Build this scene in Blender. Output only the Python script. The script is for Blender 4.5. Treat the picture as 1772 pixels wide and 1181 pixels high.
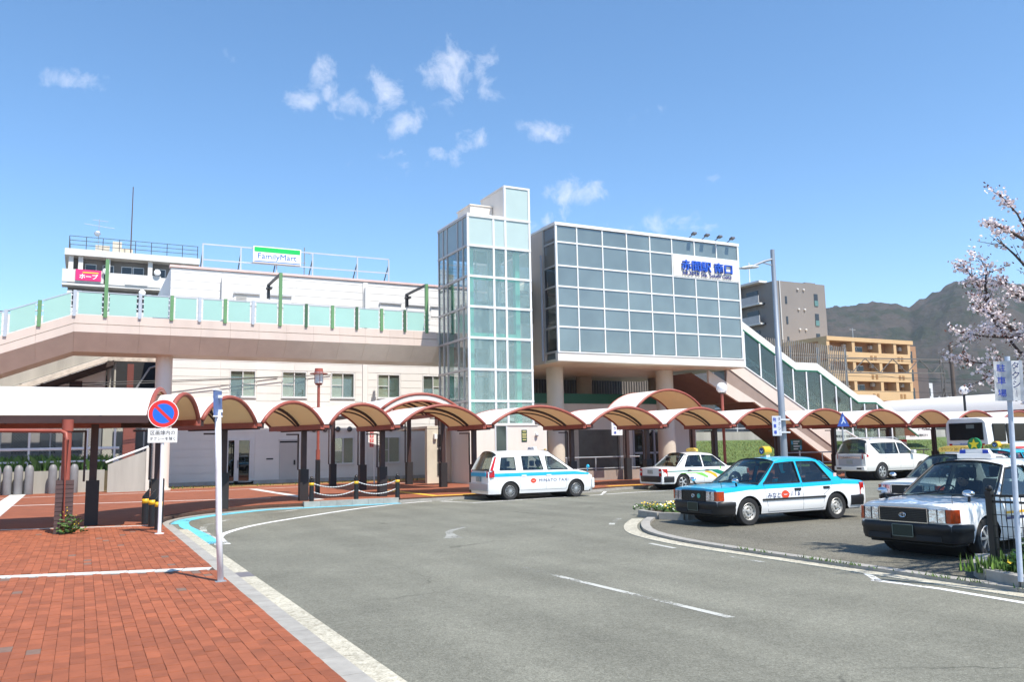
import bpy, bmesh, math, random
from mathutils import Vector, Matrix
for o in list(bpy.data.objects): bpy.data.objects.remove(o)
SC = bpy.context.scene; COL = SC.collection
R = math.radians
random.seed(7)

# ---------------------------------------------------------------- camera
# world axes: x runs along the station front (to the right), y runs away from the forecourt, z up
YAW = R(27.1); PITCH = math.atan(184.5/1450.0); ROLL = 0.018
cam_d = bpy.data.cameras.new('camera'); cam = bpy.data.objects.new('camera', cam_d); COL.objects.link(cam)
cam_d.sensor_width = 36; cam_d.lens = 36*1450.0/1772.0; cam_d.clip_start = .1; cam_d.clip_end = 9000
def _rot(v):
    c, s = math.cos(YAW), math.sin(YAW)
    return Vector((v[0]*c+v[1]*s, -v[0]*s+v[1]*c, v[2]))
_cp, _sp = math.cos(PITCH), math.sin(PITCH)
_fw = Vector((0, _cp, _sp)); _up0 = Vector((0, -_sp, _cp)); _rt0 = Vector((1, 0, 0))
_rt = _rt0*math.cos(ROLL)-_up0*math.sin(ROLL); _up = _rt0*math.sin(ROLL)+_up0*math.cos(ROLL)
_m = Matrix.Identity(4)
for i, c in enumerate((_rot(_rt), _rot(_up), -_rot(_fw))):
    for j in range(3): _m[j][i] = c[j]
_m.translation = Vector((0, 0, 1.85)); cam.matrix_world = _m
SC.camera = cam

# ---------------------------------------------------------------- sun, sky, exposure
SUN_EL = R(58.5); SUN_DIR = Vector((.268*math.cos(SUN_EL), -.963*math.cos(SUN_EL), math.sin(SUN_EL))).normalized()
sd = bpy.data.lights.new('sun', 'SUN'); so = bpy.data.objects.new('sun', sd); COL.objects.link(so)
sd.energy = 5.0; sd.angle = R(.53); sd.color = (1, .945, .855)
so.rotation_euler = SUN_DIR.to_track_quat('Z', 'Y').to_euler(); so.location = (10, -20, 40)
SC.view_settings.view_transform = 'Standard'; SC.view_settings.look = 'None'
SC.view_settings.exposure = .55; SC.view_settings.gamma = 1; SC.view_settings.use_curve_mapping = False
W = bpy.data.worlds.new('World'); SC.world = W; W.use_nodes = True
nt = W.node_tree; nt.nodes.clear(); N = nt.nodes.new; LK = nt.links.new
def wn(t, **kw):
    n = N(t)
    for k, v in kw.items(): setattr(n, k, v)
    return n
sky = wn('ShaderNodeTexSky', sky_type='NISHITA', sun_disc=False, sun_elevation=SUN_EL,
         sun_rotation=math.atan2(SUN_DIR.x, SUN_DIR.y), air_density=.82, dust_density=.05, ozone_density=2.0, altitude=0)
hsv = wn('ShaderNodeHueSaturation'); hsv.inputs['Hue'].default_value = .4955; hsv.inputs['Saturation'].default_value = 1.15; hsv.inputs['Value'].default_value = 1.12
LK(sky.outputs[0], hsv.inputs['Color'])
bg = wn('ShaderNodeBackground'); bg.inputs[1].default_value = .15; LK(hsv.outputs[0], bg.inputs[0])
tc = wn('ShaderNodeTexCoord')
def vm(op, a, b=None):
    n = wn('ShaderNodeVectorMath', operation=op)
    for i, q in enumerate((a, b)):
        if q is None: continue
        if hasattr(q, 'is_output'): LK(q, n.inputs[i])
        else: n.inputs[i].default_value = q
    return n.outputs['Value'] if op == 'DOT_PRODUCT' else n.outputs[0]
def mm(op, a, b=None, c=None, clamp=False):
    n = wn('ShaderNodeMath', operation=op, use_clamp=clamp)
    for i, q in enumerate((a, b, c)):
        if q is None: continue
        if hasattr(q, 'is_output'): LK(q, n.inputs[i])
        else: n.inputs[i].default_value = q
    return n.outputs[0]
dirv = vm('NORMALIZE', tc.outputs['Generated'])
noi = wn('ShaderNodeTexNoise'); noi.inputs['Scale'].default_value = 30; noi.inputs['Detail'].default_value = 10; noi.inputs['Roughness'].default_value = .66; noi.inputs['Distortion'].default_value = .35
LK(dirv, noi.inputs['Vector'])
# fair-weather clouds: centre direction, angular half width / half height, slant, density
CL = [(-0.4383,0.8142,0.3808,0.029,0.0083,0.08,0.85),(-0.2947,0.8589,0.4188,0.0117,0.011,-0.4,0.5),(-0.2139,0.8873,0.4086,0.011,0.0234,-0.45,0.9),(-0.2247,0.8931,0.3898,0.0207,0.0097,0.3,0.8),(-0.1995,0.8953,0.3984,0.0124,0.0097,0.2,0.8),(-0.1723,0.9064,0.3857,0.029,0.0138,-0.1,0.8),(-0.1362,0.9051,0.4029,0.0207,0.0138,-0.5,1),(-0.054,0.9029,0.4265,0.0303,0.0234,-0.5,1.05),(-0.0284,0.9119,0.4094,0.0221,0.0152,-0.2,0.95),(-0.1206,0.9204,0.3719,0.0207,0.0124,0.2,0.85),(-0.0738,0.9366,0.3426,0.0262,0.0097,-0.1,0.75),(-0.0414,0.9347,0.3531,0.0207,0.011,0.3,0.9),(-0.1273,0.9356,0.3293,0.0138,0.0152,-0.5,0.6),(-0.1826,0.9277,0.3256,0.011,0.0083,0,0.45),(0.0471,0.9303,0.3637,0.0234,0.0124,-0.15,0.87),(0.0736,0.9528,0.2944,0.0331,0.0124,0.1,1.02),(0.0449,0.9623,0.2683,0.0248,0.0097,0.3,0.84),(0.1534,0.9146,0.3741,0.0179,0.0062,0.2,0.65),(0.1603,0.954,0.2535,0.0414,0.0097,0,0.82),(0.2236,0.9428,0.2473,0.0179,0.0055,0,0.67),(0.3458,0.9044,0.2499,0.0131,0.0062,0.05,0.55),(0.2351,0.9246,0.2996,0.0097,0.0041,0,0.4),(-0.2446,0.8965,0.3694,0.0179,0.0041,0,0.4),(-0.2939,0.8787,0.3763,0.0097,0.0062,0.2,0.45)]
rc = random.Random(3)
for i in range(8):
    a = rc.uniform(R(48), R(320)); e = rc.uniform(.12, .6)
    CL.append((math.sin(a)*math.sqrt(1-e*e), math.cos(a)*math.sqrt(1-e*e), e, rc.uniform(.02,.05), rc.uniform(.01,.02), rc.uniform(-.4,.4), rc.uniform(.4,.9)))
acc = None
for i, (x, y, z, sx, sy, sl, dn) in enumerate(CL):
    c = Vector((x, y, z)).normalized()
    if i < 24: c = _rot(c)
    rt = Vector((c.y, -c.x, 0)).normalized(); up = rt.cross(c).normalized()
    if up.z < 0: up = -up
    ca, sa = math.cos(sl), math.sin(sl)
    e1 = (rt*ca+up*sa)/(sx*1.2); e2 = (up*ca-rt*sa)/(sy*1.2)
    dd = vm('SUBTRACT', dirv, tuple(c))
    p = mm('POWER', vm('DOT_PRODUCT', dd, tuple(e1)), 2.0); q = mm('POWER', vm('DOT_PRODUCT', dd, tuple(e2)), 2.0)
    g = mm('MULTIPLY', mm('EXPONENT', mm('MULTIPLY', mm('ADD', p, q), -.55)), dn)
    acc = g if acc is None else mm('MAXIMUM', acc, g)
dens = mm('MULTIPLY', mm('SUBTRACT', mm('ADD', acc, mm('MULTIPLY', mm('SUBTRACT', noi.outputs['Fac'], .5), 2.7)), .52), .95, clamp=True)
dens = mm('MULTIPLY', dens, mm('MULTIPLY', acc, 2.2, clamp=True))
dens = mm('MULTIPLY', dens, .80)
bg2 = wn('ShaderNodeBackground'); bg2.inputs[0].default_value = (.80, .83, .93, 1); bg2.inputs[1].default_value = .95
mx = wn('ShaderNodeMixShader'); LK(dens, mx.inputs[0]); LK(bg.outputs[0], mx.inputs[1]); LK(bg2.outputs[0], mx.inputs[2])
W.cycles.sampling_method = 'NONE'
wo = wn('ShaderNodeOutputWorld'); LK(mx.outputs[0], wo.inputs[0])

# ---------------------------------------------------------------- helpers
MATS = {}
def pm(name, col, rough=.6, metal=0, var=.1, scale=1.5, bump=0, bscale=60, spec=.5, rand=0, island=0, coat=0, emit=0, streak=False, alpha_wear=0, trans=0):
    if name in MATS: return MATS[name]
    m = bpy.data.materials.new(name); m.use_nodes = True; t = m.node_tree; n = t.nodes; l = t.links.new
    b = n['Principled BSDF']; b.inputs['Roughness'].default_value = rough; b.inputs['Metallic'].default_value = metal
    b.inputs['Specular IOR Level'].default_value = spec
    if coat: b.inputs['Coat Weight'].default_value = coat; b.inputs['Coat Roughness'].default_value = .06
    if emit: b.inputs['Emission Color'].default_value = (*col, 1); b.inputs['Emission Strength'].default_value = emit
    geo = n.new('ShaderNodeNewGeometry'); vec = geo.outputs['Position']
    if streak:
        mp = n.new('ShaderNodeMapping'); mp.inputs['Scale'].default_value = (1, 1, .12); l(vec, mp.inputs[0]); vec = mp.outputs[0]
    no = n.new('ShaderNodeTexNoise'); no.inputs['Scale'].default_value = scale; no.inputs['Detail'].default_value = 6; no.inputs['Roughness'].default_value = .6
    l(vec, no.inputs['Vector'])
    mr = n.new('ShaderNodeMapRange'); mr.inputs[1].default_value = .3; mr.inputs[2].default_value = .7
    mr.inputs[3].default_value = 1-var; mr.inputs[4].default_value = 1+var*.7; l(no.outputs['Fac'], mr.inputs[0])
    fac = mr.outputs[0]
    def addrand(sock, amt, fac):
        q = n.new('ShaderNodeMapRange'); q.inputs[3].default_value = 1-amt; q.inputs[4].default_value = 1+amt; l(sock, q.inputs[0])
        k = n.new('ShaderNodeMath'); k.operation = 'MULTIPLY'; l(fac, k.inputs[0]); l(q.outputs[0], k.inputs[1]); return k.outputs[0]
    if rand: oi = n.new('ShaderNodeObjectInfo'); fac = addrand(oi.outputs['Random'], rand, fac)
    if island: fac = addrand(geo.outputs['Random Per Island'], island, fac)
    mu = n.new('ShaderNodeVectorMath'); mu.operation = 'SCALE'; mu.inputs[0].default_value = col; l(fac, mu.inputs['Scale'])
    l(mu.outputs[0], b.inputs['Base Color'])
    if bump:
        n2 = n.new('ShaderNodeTexNoise'); n2.inputs['Scale'].default_value = bscale; n2.inputs['Detail'].default_value = 4
        l(geo.outputs['Position'], n2.inputs['Vector'])
        bp = n.new('ShaderNodeBump'); bp.inputs['Strength'].default_value = bump; bp.inputs['Distance'].default_value = .02
        l(n2.outputs['Fac'], bp.inputs['Height']); l(bp.outputs[0], b.inputs['Normal'])
    if trans:
        tl = n.new('ShaderNodeBsdfTranslucent'); tl.inputs[0].default_value = (*col, 1)
        ms = n.new('ShaderNodeMixShader'); ms.inputs[0].default_value = trans
        l(b.outputs[0], ms.inputs[1]); l(tl.outputs[0], ms.inputs[2]); l(ms.outputs[0], n['Material Output'].inputs[0])
    if alpha_wear:
        n3 = n.new('ShaderNodeTexNoise'); n3.inputs['Scale'].default_value = 22; n3.inputs['Detail'].default_value = 8; n3.inputs['Roughness'].default_value = .75
        l(geo.outputs['Position'], n3.inputs['Vector'])
        n4 = n.new('ShaderNodeTexNoise'); n4.inputs['Scale'].default_value = 1.1; l(geo.outputs['Position'], n4.inputs['Vector'])
        ad = n.new('ShaderNodeMath'); ad.operation = 'ADD'; l(n3.outputs['Fac'], ad.inputs[0]); l(n4.outputs['Fac'], ad.inputs[1])
        r2 = n.new('ShaderNodeMapRange'); r2.inputs[1].default_value = 1.35-alpha_wear; r2.inputs[2].default_value = 1.5-alpha_wear
        r2.inputs[3].default_value = 1; r2.inputs[4].default_value = .0; l(ad.outputs[0], r2.inputs[0])
        l(r2.outputs[0], b.inputs['Alpha'])
    MATS[name] = m; return m
def glass(name, tint=(.6,.68,.68), refl=1.0, rough=.0, base=None, mixb=0.0):
    if name in MATS: return MATS[name]
    m = bpy.data.materials.new(name); m.use_nodes = True; t = m.node_tree; n = t.nodes; l = t.links.new; n.remove(n['Principled BSDF'])
    tr = n.new('ShaderNodeBsdfTransparent'); tr.inputs[0].default_value = (*tint, 1)
    gl = n.new('ShaderNodeBsdfGlossy'); gl.inputs['Roughness'].default_value = rough; gl.inputs[0].default_value = (1, 1, 1, 1)
    lw = n.new('ShaderNodeLayerWeight'); lw.inputs[0].default_value = .5
    pw = n.new('ShaderNodeMath'); pw.operation = 'POWER'; pw.inputs[1].default_value = 5; l(lw.outputs['Facing'], pw.inputs[0])
    fr = n.new('ShaderNodeMath'); fr.operation = 'MULTIPLY_ADD'; fr.inputs[1].default_value = .95; fr.inputs[2].default_value = .045; l(pw.outputs[0], fr.inputs[0])
    k = n.new('ShaderNodeMath'); k.operation = 'MULTIPLY'; k.use_clamp = True; k.inputs[1].default_value = 1.5*refl; l(fr.outputs[0], k.inputs[0])
    a = tr.outputs[0]
    if base:
        d = n.new('ShaderNodeBsdfDiffuse'); d.inputs[0].default_value = (*base, 1)
        m0 = n.new('ShaderNodeMixShader'); m0.inputs[0].default_value = mixb; l(a, m0.inputs[1]); l(d.outputs[0], m0.inputs[2]); a = m0.outputs[0]
    ms = n.new('ShaderNodeMixShader'); l(k.outputs[0], ms.inputs[0]); l(a, ms.inputs[1]); l(gl.outputs[0], ms.inputs[2])
    l(ms.outputs[0], n['Material Output'].inputs[0]); MATS[name] = m; return m

WSET = set()
def attach(o, p):
    if p is None: return
    o.parent = p
    if p.name in WSET: o.matrix_parent_inverse = Matrix.Translation(-p.location)
def wthing(*a, **k):
    t = thing(*a, **k); WSET.add(t.name); return t      # parts of it are given in world coordinates
class MB:
    def __init__(s): s.v = []; s.f = []; s.m = []
    def add(s, vs, fs, mi=0):
        o = len(s.v); s.v += [tuple(p) for p in vs]; s.f += [tuple(i+o for i in f) for f in fs]; s.m += [mi]*len(fs); return s
    def quad(s, a, b, c, d, mi=0): return s.add([a, b, c, d], [(0,1,2,3)], mi)
    def box(s, x0, x1, y0, y1, z0, z1, mi=0):
        return s.add([(x0,y0,z0),(x1,y0,z0),(x1,y1,z0),(x0,y1,z0),(x0,y0,z1),(x1,y0,z1),(x1,y1,z1),(x0,y1,z1)],
                     [(0,3,2,1),(4,5,6,7),(0,1,5,4),(1,2,6,5),(2,3,7,6),(3,0,4,7)], mi)
    def beam(s, p0, p1, w, h, mi=0, up=(0,0,1)):
        a = Vector(p0); b = Vector(p1); d = (b-a).normalized(); u = Vector(up)
        if abs(d.dot(u)) > .98: u = Vector((1,0,0))
        x = d.cross(u).normalized()*w/2; y = x.normalized().cross(d).normalized()*h/2
        vs = [p+i*x+j*y for p in (a, b) for i, j in ((-1,-1),(1,-1),(1,1),(-1,1))]
        return s.add(vs, [(3,2,1,0),(4,5,6,7),(0,1,5,4),(1,2,6,5),(2,3,7,6),(3,0,4,7)], mi)
    def cyl(s, p0, p1, r, r1=None, n=10, mi=0, cap=True):
        r1 = r if r1 is None else r1; return s.tube([p0, p1], [r, r1], n, mi, cap)
    def tube(s, pts, r, n=8, mi=0, cap=True):
        pts = [Vector(p) for p in pts]; k = len(pts); rs = r if isinstance(r, (list, tuple)) else [r]*k
        o = len(s.v); ref = None
        for i, p in enumerate(pts):
            d = (pts[min(i+1, k-1)]-pts[max(i-1, 0)])
            d = d.normalized() if d.length > 1e-9 else Vector((0,0,1))
            if ref is None: ref = Vector((0,0,1)) if abs(d.z) < .9 else Vector((1,0,0))
            x = d.cross(ref)
            if x.length < 1e-4: x = d.cross(Vector((0,1,0)))
            x.normalize(); y = d.cross(x).normalized(); ref = -y if False else ref
            for j in range(n):
                a = 2*math.pi*j/n; s.v.append(tuple(p+(x*math.cos(a)+y*math.sin(a))*rs[i]))
        fs = []
        for i in range(k-1):
            for j in range(n):
                a = o+i*n+j; b = o+i*n+(j+1) % n; fs.append((a, b, b+n, a+n))
        if cap: fs.append(tuple(o+j for j in range(n))[::-1]); fs.append(tuple(o+(k-1)*n+j for j in range(n)))
        s.f += fs; s.m += [mi]*len(fs); return s
    def lathe(s, prof, c=(0,0,0), n=16, axis='z', mi=0, mis=None):
        o = len(s.v); k = len(prof)
        for r, h in prof:
            for j in range(n):
                a = 2*math.pi*j/n; p = (r*math.cos(a), r*math.sin(a), h)
                if axis == 'y': p = (p[0], p[2], p[1])
                if axis == 'x': p = (p[2], p[0], p[1])
                s.v.append((c[0]+p[0], c[1]+p[1], c[2]+p[2]))
        for i in range(k-1):
            for j in range(n):
                a = o+i*n+j; b = o+i*n+(j+1) % n; q = (a, b, b+n, a+n)
                s.f.append(q if axis != 'y' else q[::-1]); s.m.append(mis[i] if mis else mi)
        return s
    def prism(s, poly, a, b, plane='xz', mi=0):
        def mp(p, t): return (p[0], t, p[1]) if plane == 'xz' else ((p[0], p[1], t) if plane == 'xy' else (t, p[0], p[1]))
        k = len(poly); vs = [mp(p, a) for p in poly]+[mp(p, b) for p in poly]
        fs = [tuple(range(k))[::-1], tuple(range(k, 2*k))]+[(i, (i+1) % k, (i+1) % k+k, i+k) for i in range(k)]
        return s.add(vs, fs, mi)
    def grid(s, rows, mi=0, close=False):
        o = len(s.v); k = len(rows[0])
        for r in rows: s.v += [tuple(p) for p in r]
        for i in range(len(rows)-1):
            for j in range(k if close else k-1):
                a = o+i*k+j; b = o+i*k+(j+1) % k; s.f.append((a, b, b+k, a+k)); s.m.append(mi)
        return s
    def fill(s, outer, holes, fn, mi=0):
        bm = bmesh.new(); es = []
        for lp in [outer]+list(holes):
            vs = [bm.verts.new((p[0], p[1], 0)) for p in lp]
            es += [bm.edges.new((vs[i], vs[(i+1) % len(vs)])) for i in range(len(vs))]
        bmesh.ops.triangle_fill(bm, use_beauty=True, edges=es, normal=(0, 0, 1))
        bm.verts.index_update()
        s.add([fn(v.co.x, v.co.y) for v in bm.verts], [tuple(v.index for v in f.verts) for f in bm.faces], mi); bm.free(); return s
    def ball(s, c, r, n=10, m=7, mi=0, sc=(1,1,1)):
        prof = [(max(r*math.sin(math.pi*i/m), 1e-4), -r*math.cos(math.pi*i/m)) for i in range(m+1)]
        o = len(s.v); s.lathe(prof, (0,0,0), n, 'z', mi)
        for i in range(o, len(s.v)): p = s.v[i]; s.v[i] = (c[0]+p[0]*sc[0], c[1]+p[1]*sc[1], c[2]+p[2]*sc[2])
        return s
    def mesh(s, name, mats, smooth=False):
        me = bpy.data.meshes.new(name); me.from_pydata(s.v, [], s.f)
        for m in (mats if isinstance(mats, (list, tuple)) else [mats]): me.materials.append(m)
        me.polygons.foreach_set('material_index', s.m)
        me.update(); me.validate()
        if smooth:
            me.polygons.foreach_set('use_smooth', [True]*len(me.polygons))
            if smooth is not True and hasattr(me, 'set_sharp_from_angle'): me.set_sharp_from_angle(angle=R(smooth))
        return me
    def build(s, name, mats, parent=None, smooth=False, bevel=0):
        o = bpy.data.objects.new(name, s.mesh(name, mats, smooth)); COL.objects.link(o)
        attach(o, parent)
        if bevel:
            b = o.modifiers.new('bevel', 'BEVEL'); b.width = bevel; b.segments = 2; b.limit_method = 'ANGLE'; b.angle_limit = R(40)
        return o
def thing(name, label, cat, loc=(0,0,0), rz=0, group=None):
    o = bpy.data.objects.new(name, None); COL.objects.link(o); o.location = loc; o.rotation_euler = (0, 0, rz); o.empty_display_size = .1
    return tag(o, label, cat, group)
def tag(o, label, cat, group=None):
    o['label'] = label; o['category'] = cat
    if group: o['group'] = group
    return o
def struct(o): o['kind'] = 'structure'; return o
def stuff(o): o['kind'] = 'stuff'; return o
UB = None
def unit(mat, name):
    me = MB().box(-.5,.5,-.5,.5,-.5,.5).mesh(name, mat); return me
def piece(me, name, parent, x0, x1, y0, y1, z0, z1):
    o = bpy.data.objects.new(name, me); COL.objects.link(o); attach(o, parent)
    o.location = ((x0+x1)/2, (y0+y1)/2, (z0+z1)/2); o.scale = (abs(x1-x0), abs(y1-y0), abs(z1-z0)); return o
def inst(me, name, parent, loc=(0,0,0), rot=(0,0,0), sc=(1,1,1)):
    o = bpy.data.objects.new(name, me); COL.objects.link(o); attach(o, parent); o.location = loc; o.rotation_euler = rot; o.scale = sc; return o
def text_mesh(body, size=1.0, bold=0.0, ext=0.0, align='CENTER', space=1.0, shear=0):
    c = bpy.data.curves.new('lettering', 'FONT'); c.body = body; c.size = size; c.offset = bold; c.extrude = ext
    c.align_x = align; c.align_y = 'CENTER'; c.space_character = space; c.shear = shear; c.resolution_u = 3
    o = bpy.data.objects.new('lettering_curve', c); COL.objects.link(o)
    dg = bpy.context.evaluated_depsgraph_get(); me = bpy.data.meshes.new_from_object(o.evaluated_get(dg))
    bpy.data.objects.remove(o); bpy.data.curves.remove(c); return me
def text_obj(body, mat, parent, fn, size=1.0, bold=0.0, w=None, h=None, align='CENTER', name='lettering', shear=0, space=1.0, ext=0.0):
    """lettering mesh: fn maps (x, y, z-extrude) of the text plane to 3D"""
    me = text_mesh(body, size, bold, ext, align, space, shear)
    xs = [v.co.x for v in me.vertices] or [0]; ys = [v.co.y for v in me.vertices] or [0]
    cx, cy = (max(xs)+min(xs))/2, (max(ys)+min(ys))/2
    kx = w/(max(xs)-min(xs)) if w else 1; ky = h/(max(ys)-min(ys)) if h else (kx if w else 1)
    if not w and h: kx = ky
    for v in me.vertices: v.co = fn((v.co.x-cx)*kx, (v.co.y-cy)*ky, v.co.z)
    me.materials.clear(); me.materials.append(mat); me.update()
    o = bpy.data.objects.new(name, me); COL.objects.link(o); attach(o, parent); return o

# ---------------------------------------------------------------- shared materials
white_paint = pm('white paint', (.80,.79,.77), .45, var=.05)
cream_wall = pm('cream wall', (.72,.655,.585), .7, var=.09, scale=.8, streak=True)
siding_m = pm('siding', (.73,.71,.68), .6, var=.06, scale=.7, rand=.025, streak=True)
red_steel = pm('red brown steel', (.30,.072,.047), .5, var=.15, scale=4)
shaded_steel = pm('shaded brown steel', (.045,.018,.015), .55, var=.2, scale=4)  # red-brown steel darkened so its colour carries the shade under the canopies
black_paint = pm('black paint', (.012,.012,.014), .4, var=.2)
grey_metal = pm('grey metal', (.42,.44,.46), .4, metal=.6, var=.1)
light_metal = pm('light metal', (.72,.73,.74), .4, metal=.3, var=.06)
chrome = pm('chrome', (.75,.76,.78), .12, metal=1, var=.05)
rubber = pm('tyre rubber', (.018,.018,.019), .85, var=.2, bump=.3, bscale=90)
dark_void = pm('dark interior', (.02,.02,.022), .8, var=.2)
concrete = pm('concrete', (.40,.385,.34), .85, var=.22, scale=1.2, bump=.25, bscale=40, streak=True)
kerb_m = pm('kerb stone', (.33,.312,.28), .85, var=.16, scale=5, bump=.3, bscale=120, rand=.05)
green_leaf = pm('weed leaf', (.065,.13,.025), .7, var=.3, island=.4)
blue_ink = pm('blue ink', (.02,.06,.42), .5, var=.05)
black_ink = pm('black ink', (.015,.015,.016), .6, var=.1)
red_ink = pm('red ink', (.62,.02,.02), .5, var=.05)
car_glass = glass('car glass', (.50,.58,.56), 1.0)
# ================================================================ ground
def speckle(name, c0, c1, c2, sc=180., big=.5, rough=.9, bumpd=.004, crack=False):
    m = bpy.data.materials.new(name); m.use_nodes = True; t = m.node_tree; n = t.nodes; l = t.links.new; b = n['Principled BSDF']
    b.inputs['Roughness'].default_value = rough; b.inputs['Specular IOR Level'].default_value = .25
    g = n.new('ShaderNodeNewGeometry')
    def noise(s, d=3, r=.6):
        q = n.new('ShaderNodeTexNoise'); q.inputs['Scale'].default_value = s; q.inputs['Detail'].default_value = d; q.inputs['Roughness'].default_value = r
        l(g.outputs['Position'], q.inputs['Vector']); return q.outputs['Fac']
    vo = n.new('ShaderNodeTexVoronoi'); vo.inputs['Scale'].default_value = sc; l(g.outputs['Position'], vo.inputs['Vector'])
    vo2 = n.new('ShaderNodeTexVoronoi'); vo2.inputs['Scale'].default_value = sc*.38; l(g.outputs['Position'], vo2.inputs['Vector'])
    sep = n.new('ShaderNodeSeparateColor'); l(vo.outputs['Color'], sep.inputs[0])
    sep2 = n.new('ShaderNodeSeparateColor'); l(vo2.outputs['Color'], sep2.inputs[0])
    av = n.new('ShaderNodeMath'); av.operation = 'MULTIPLY_ADD'; av.inputs[1].default_value = .55; l(sep.outputs[0], av.inputs[0])
    k2 = n.new('ShaderNodeMath'); k2.operation = 'MULTIPLY'; k2.inputs[1].default_value = .45; l(sep2.outputs[1], k2.inputs[0]); l(k2.outputs[0], av.inputs[2])
    cr = n.new('ShaderNodeValToRGB'); cr.color_ramp.elements[0].color = (*c0, 1); cr.color_ramp.elements[1].color = (*c2, 1)
    cr.color_ramp.elements[0].position = .08; cr.color_ramp.elements[1].position = .92
    e = cr.color_ramp.elements.new(.5); e.color = (*c1, 1); l(av.outputs[0], cr.inputs[0])
    mr = n.new('ShaderNodeMapRange'); mr.inputs[1].default_value = .32; mr.inputs[2].default_value = .68; mr.inputs[3].default_value = .84; mr.inputs[4].default_value = 1.12; l(noise(big, 6, .65), mr.inputs[0])
    m2 = n.new('ShaderNodeMapRange'); m2.inputs[1].default_value = .3; m2.inputs[2].default_value = .7; m2.inputs[3].default_value = .9; m2.inputs[4].default_value = 1.08; l(noise(7, 6, .7), m2.inputs[0])
    mu = n.new('ShaderNodeMath'); mu.operation = 'MULTIPLY'; l(mr.outputs[0], mu.inputs[0]); l(m2.outputs[0], mu.inputs[1])
    scl = n.new('ShaderNodeVectorMath'); scl.operation = 'SCALE'; l(cr.outputs[0], scl.inputs[0]); l(mu.outputs[0], scl.inputs['Scale']); l(scl.outputs[0], b.inputs['Base Color'])
    if crack:
        wv = n.new('ShaderNodeVectorMath'); wv.operation = 'MULTIPLY_ADD'; q = n.new('ShaderNodeTexNoise'); q.inputs['Scale'].default_value = 1.3; q.inputs['Detail'].default_value = 5; l(g.outputs['Position'], q.inputs['Vector'])
        wv.inputs[1].default_value = (.9,.9,0); l(q.outputs['Color'], wv.inputs[0]); l(g.outputs['Position'], wv.inputs[2])
        ve = n.new('ShaderNodeTexVoronoi'); ve.feature = 'DISTANCE_TO_EDGE'; ve.inputs['Scale'].default_value = .16; l(wv.outputs[0], ve.inputs['Vector'])
        c1 = n.new('ShaderNodeMapRange'); c1.inputs[1].default_value = .0012; c1.inputs[2].default_value = .0045; c1.inputs[3].default_value = .62; c1.inputs[4].default_value = 1; l(ve.outputs['Distance'], c1.inputs[0])
        msk = n.new('ShaderNodeMapRange'); msk.inputs[1].default_value = .50; msk.inputs[2].default_value = .60; l(noise(.35, 3), msk.inputs[0])
        mxc = n.new('ShaderNodeMix'); l(msk.outputs[0], mxc.inputs[0]); mxc.inputs[2].default_value = 1; l(c1.outputs[0], mxc.inputs[3])
        mpp = n.new('ShaderNodeMapping'); mpp.inputs['Rotation'].default_value = (0,0,.35); mpp.inputs['Scale'].default_value = (.9,.10,1); l(g.outputs['Position'], mpp.inputs[0])
        tq = n.new('ShaderNodeTexNoise'); tq.inputs['Scale'].default_value = 1.0; tq.inputs['Detail'].default_value = 4; l(mpp.outputs[0], tq.inputs['Vector'])
        tm = n.new('ShaderNodeMapRange'); tm.inputs[1].default_value = .35; tm.inputs[2].default_value = .7; tm.inputs[3].default_value = 1.06; tm.inputs[4].default_value = .84; l(tq.outputs['Fac'], tm.inputs[0])
        k3 = n.new('ShaderNodeMath'); k3.operation = 'MULTIPLY'; l(mxc.outputs[0], k3.inputs[0]); l(tm.outputs[0], k3.inputs[1])
        s3 = n.new('ShaderNodeVectorMath'); s3.operation = 'SCALE'; l(scl.outputs[0], s3.inputs[0]); l(k3.outputs[0], s3.inputs['Scale']); l(s3.outputs[0], b.inputs['Base Color'])
    bp = n.new('ShaderNodeBump'); bp.inputs['Strength'].default_value = .55; bp.inputs['Distance'].default_value = bumpd
    l(vo.outputs['Distance'], bp.inputs['Height']); l(bp.outputs[0], b.inputs['Normal']); MATS[name] = m; return m
asphalt = speckle('asphalt', (.118,.116,.091), (.180,.177,.143), (.26,.256,.211), 150, crack=True)
asphalt_lot = speckle('parking asphalt', (.070,.065,.050), (.145,.135,.106), (.24,.226,.182), 135, crack=True)
earth = speckle('earth', (.10,.085,.06), (.16,.14,.10), (.2,.18,.13), 20)
gutter_m = speckle('gutter concrete', (.30,.275,.215), (.46,.43,.345), (.55,.52,.43), 60, .8)
mk_white = pm('road paint white', (.80,.80,.78), .7, var=.08, scale=8, alpha_wear=.30)
mk_faded = pm('road paint faded', (.46,.46,.42), .8, var=.08, scale=8, alpha_wear=.40)
mk_blue = pm('road paint blue', (.13,.52,.68), .7, var=.15, scale=8, alpha_wear=.26)
mk_yellow = pm('tactile yellow', (.68,.42,.05), .75, var=.12, scale=6, bump=.6, bscale=45)
brick_m = pm('brick paver', (.268,.076,.031), .85, var=.18, scale=5, bump=.35, bscale=130, rand=.17, island=.19)
brick_far = pm('brick paving far', (.245,.072,.032), .85, var=.2, scale=3, bump=.2, bscale=60)
joint_m = pm('sand joint', (.085,.045,.030), .95, var=.3, scale=12)
gravel_m = pm('dry grass strip', (.40,.235,.075), .95, var=.35, scale=9, bump=.6, bscale=60)
paver_m = pm('white paver', (.58,.565,.53), .8, var=.1, scale=6, rand=.06, bump=.2, bscale=90)

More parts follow.
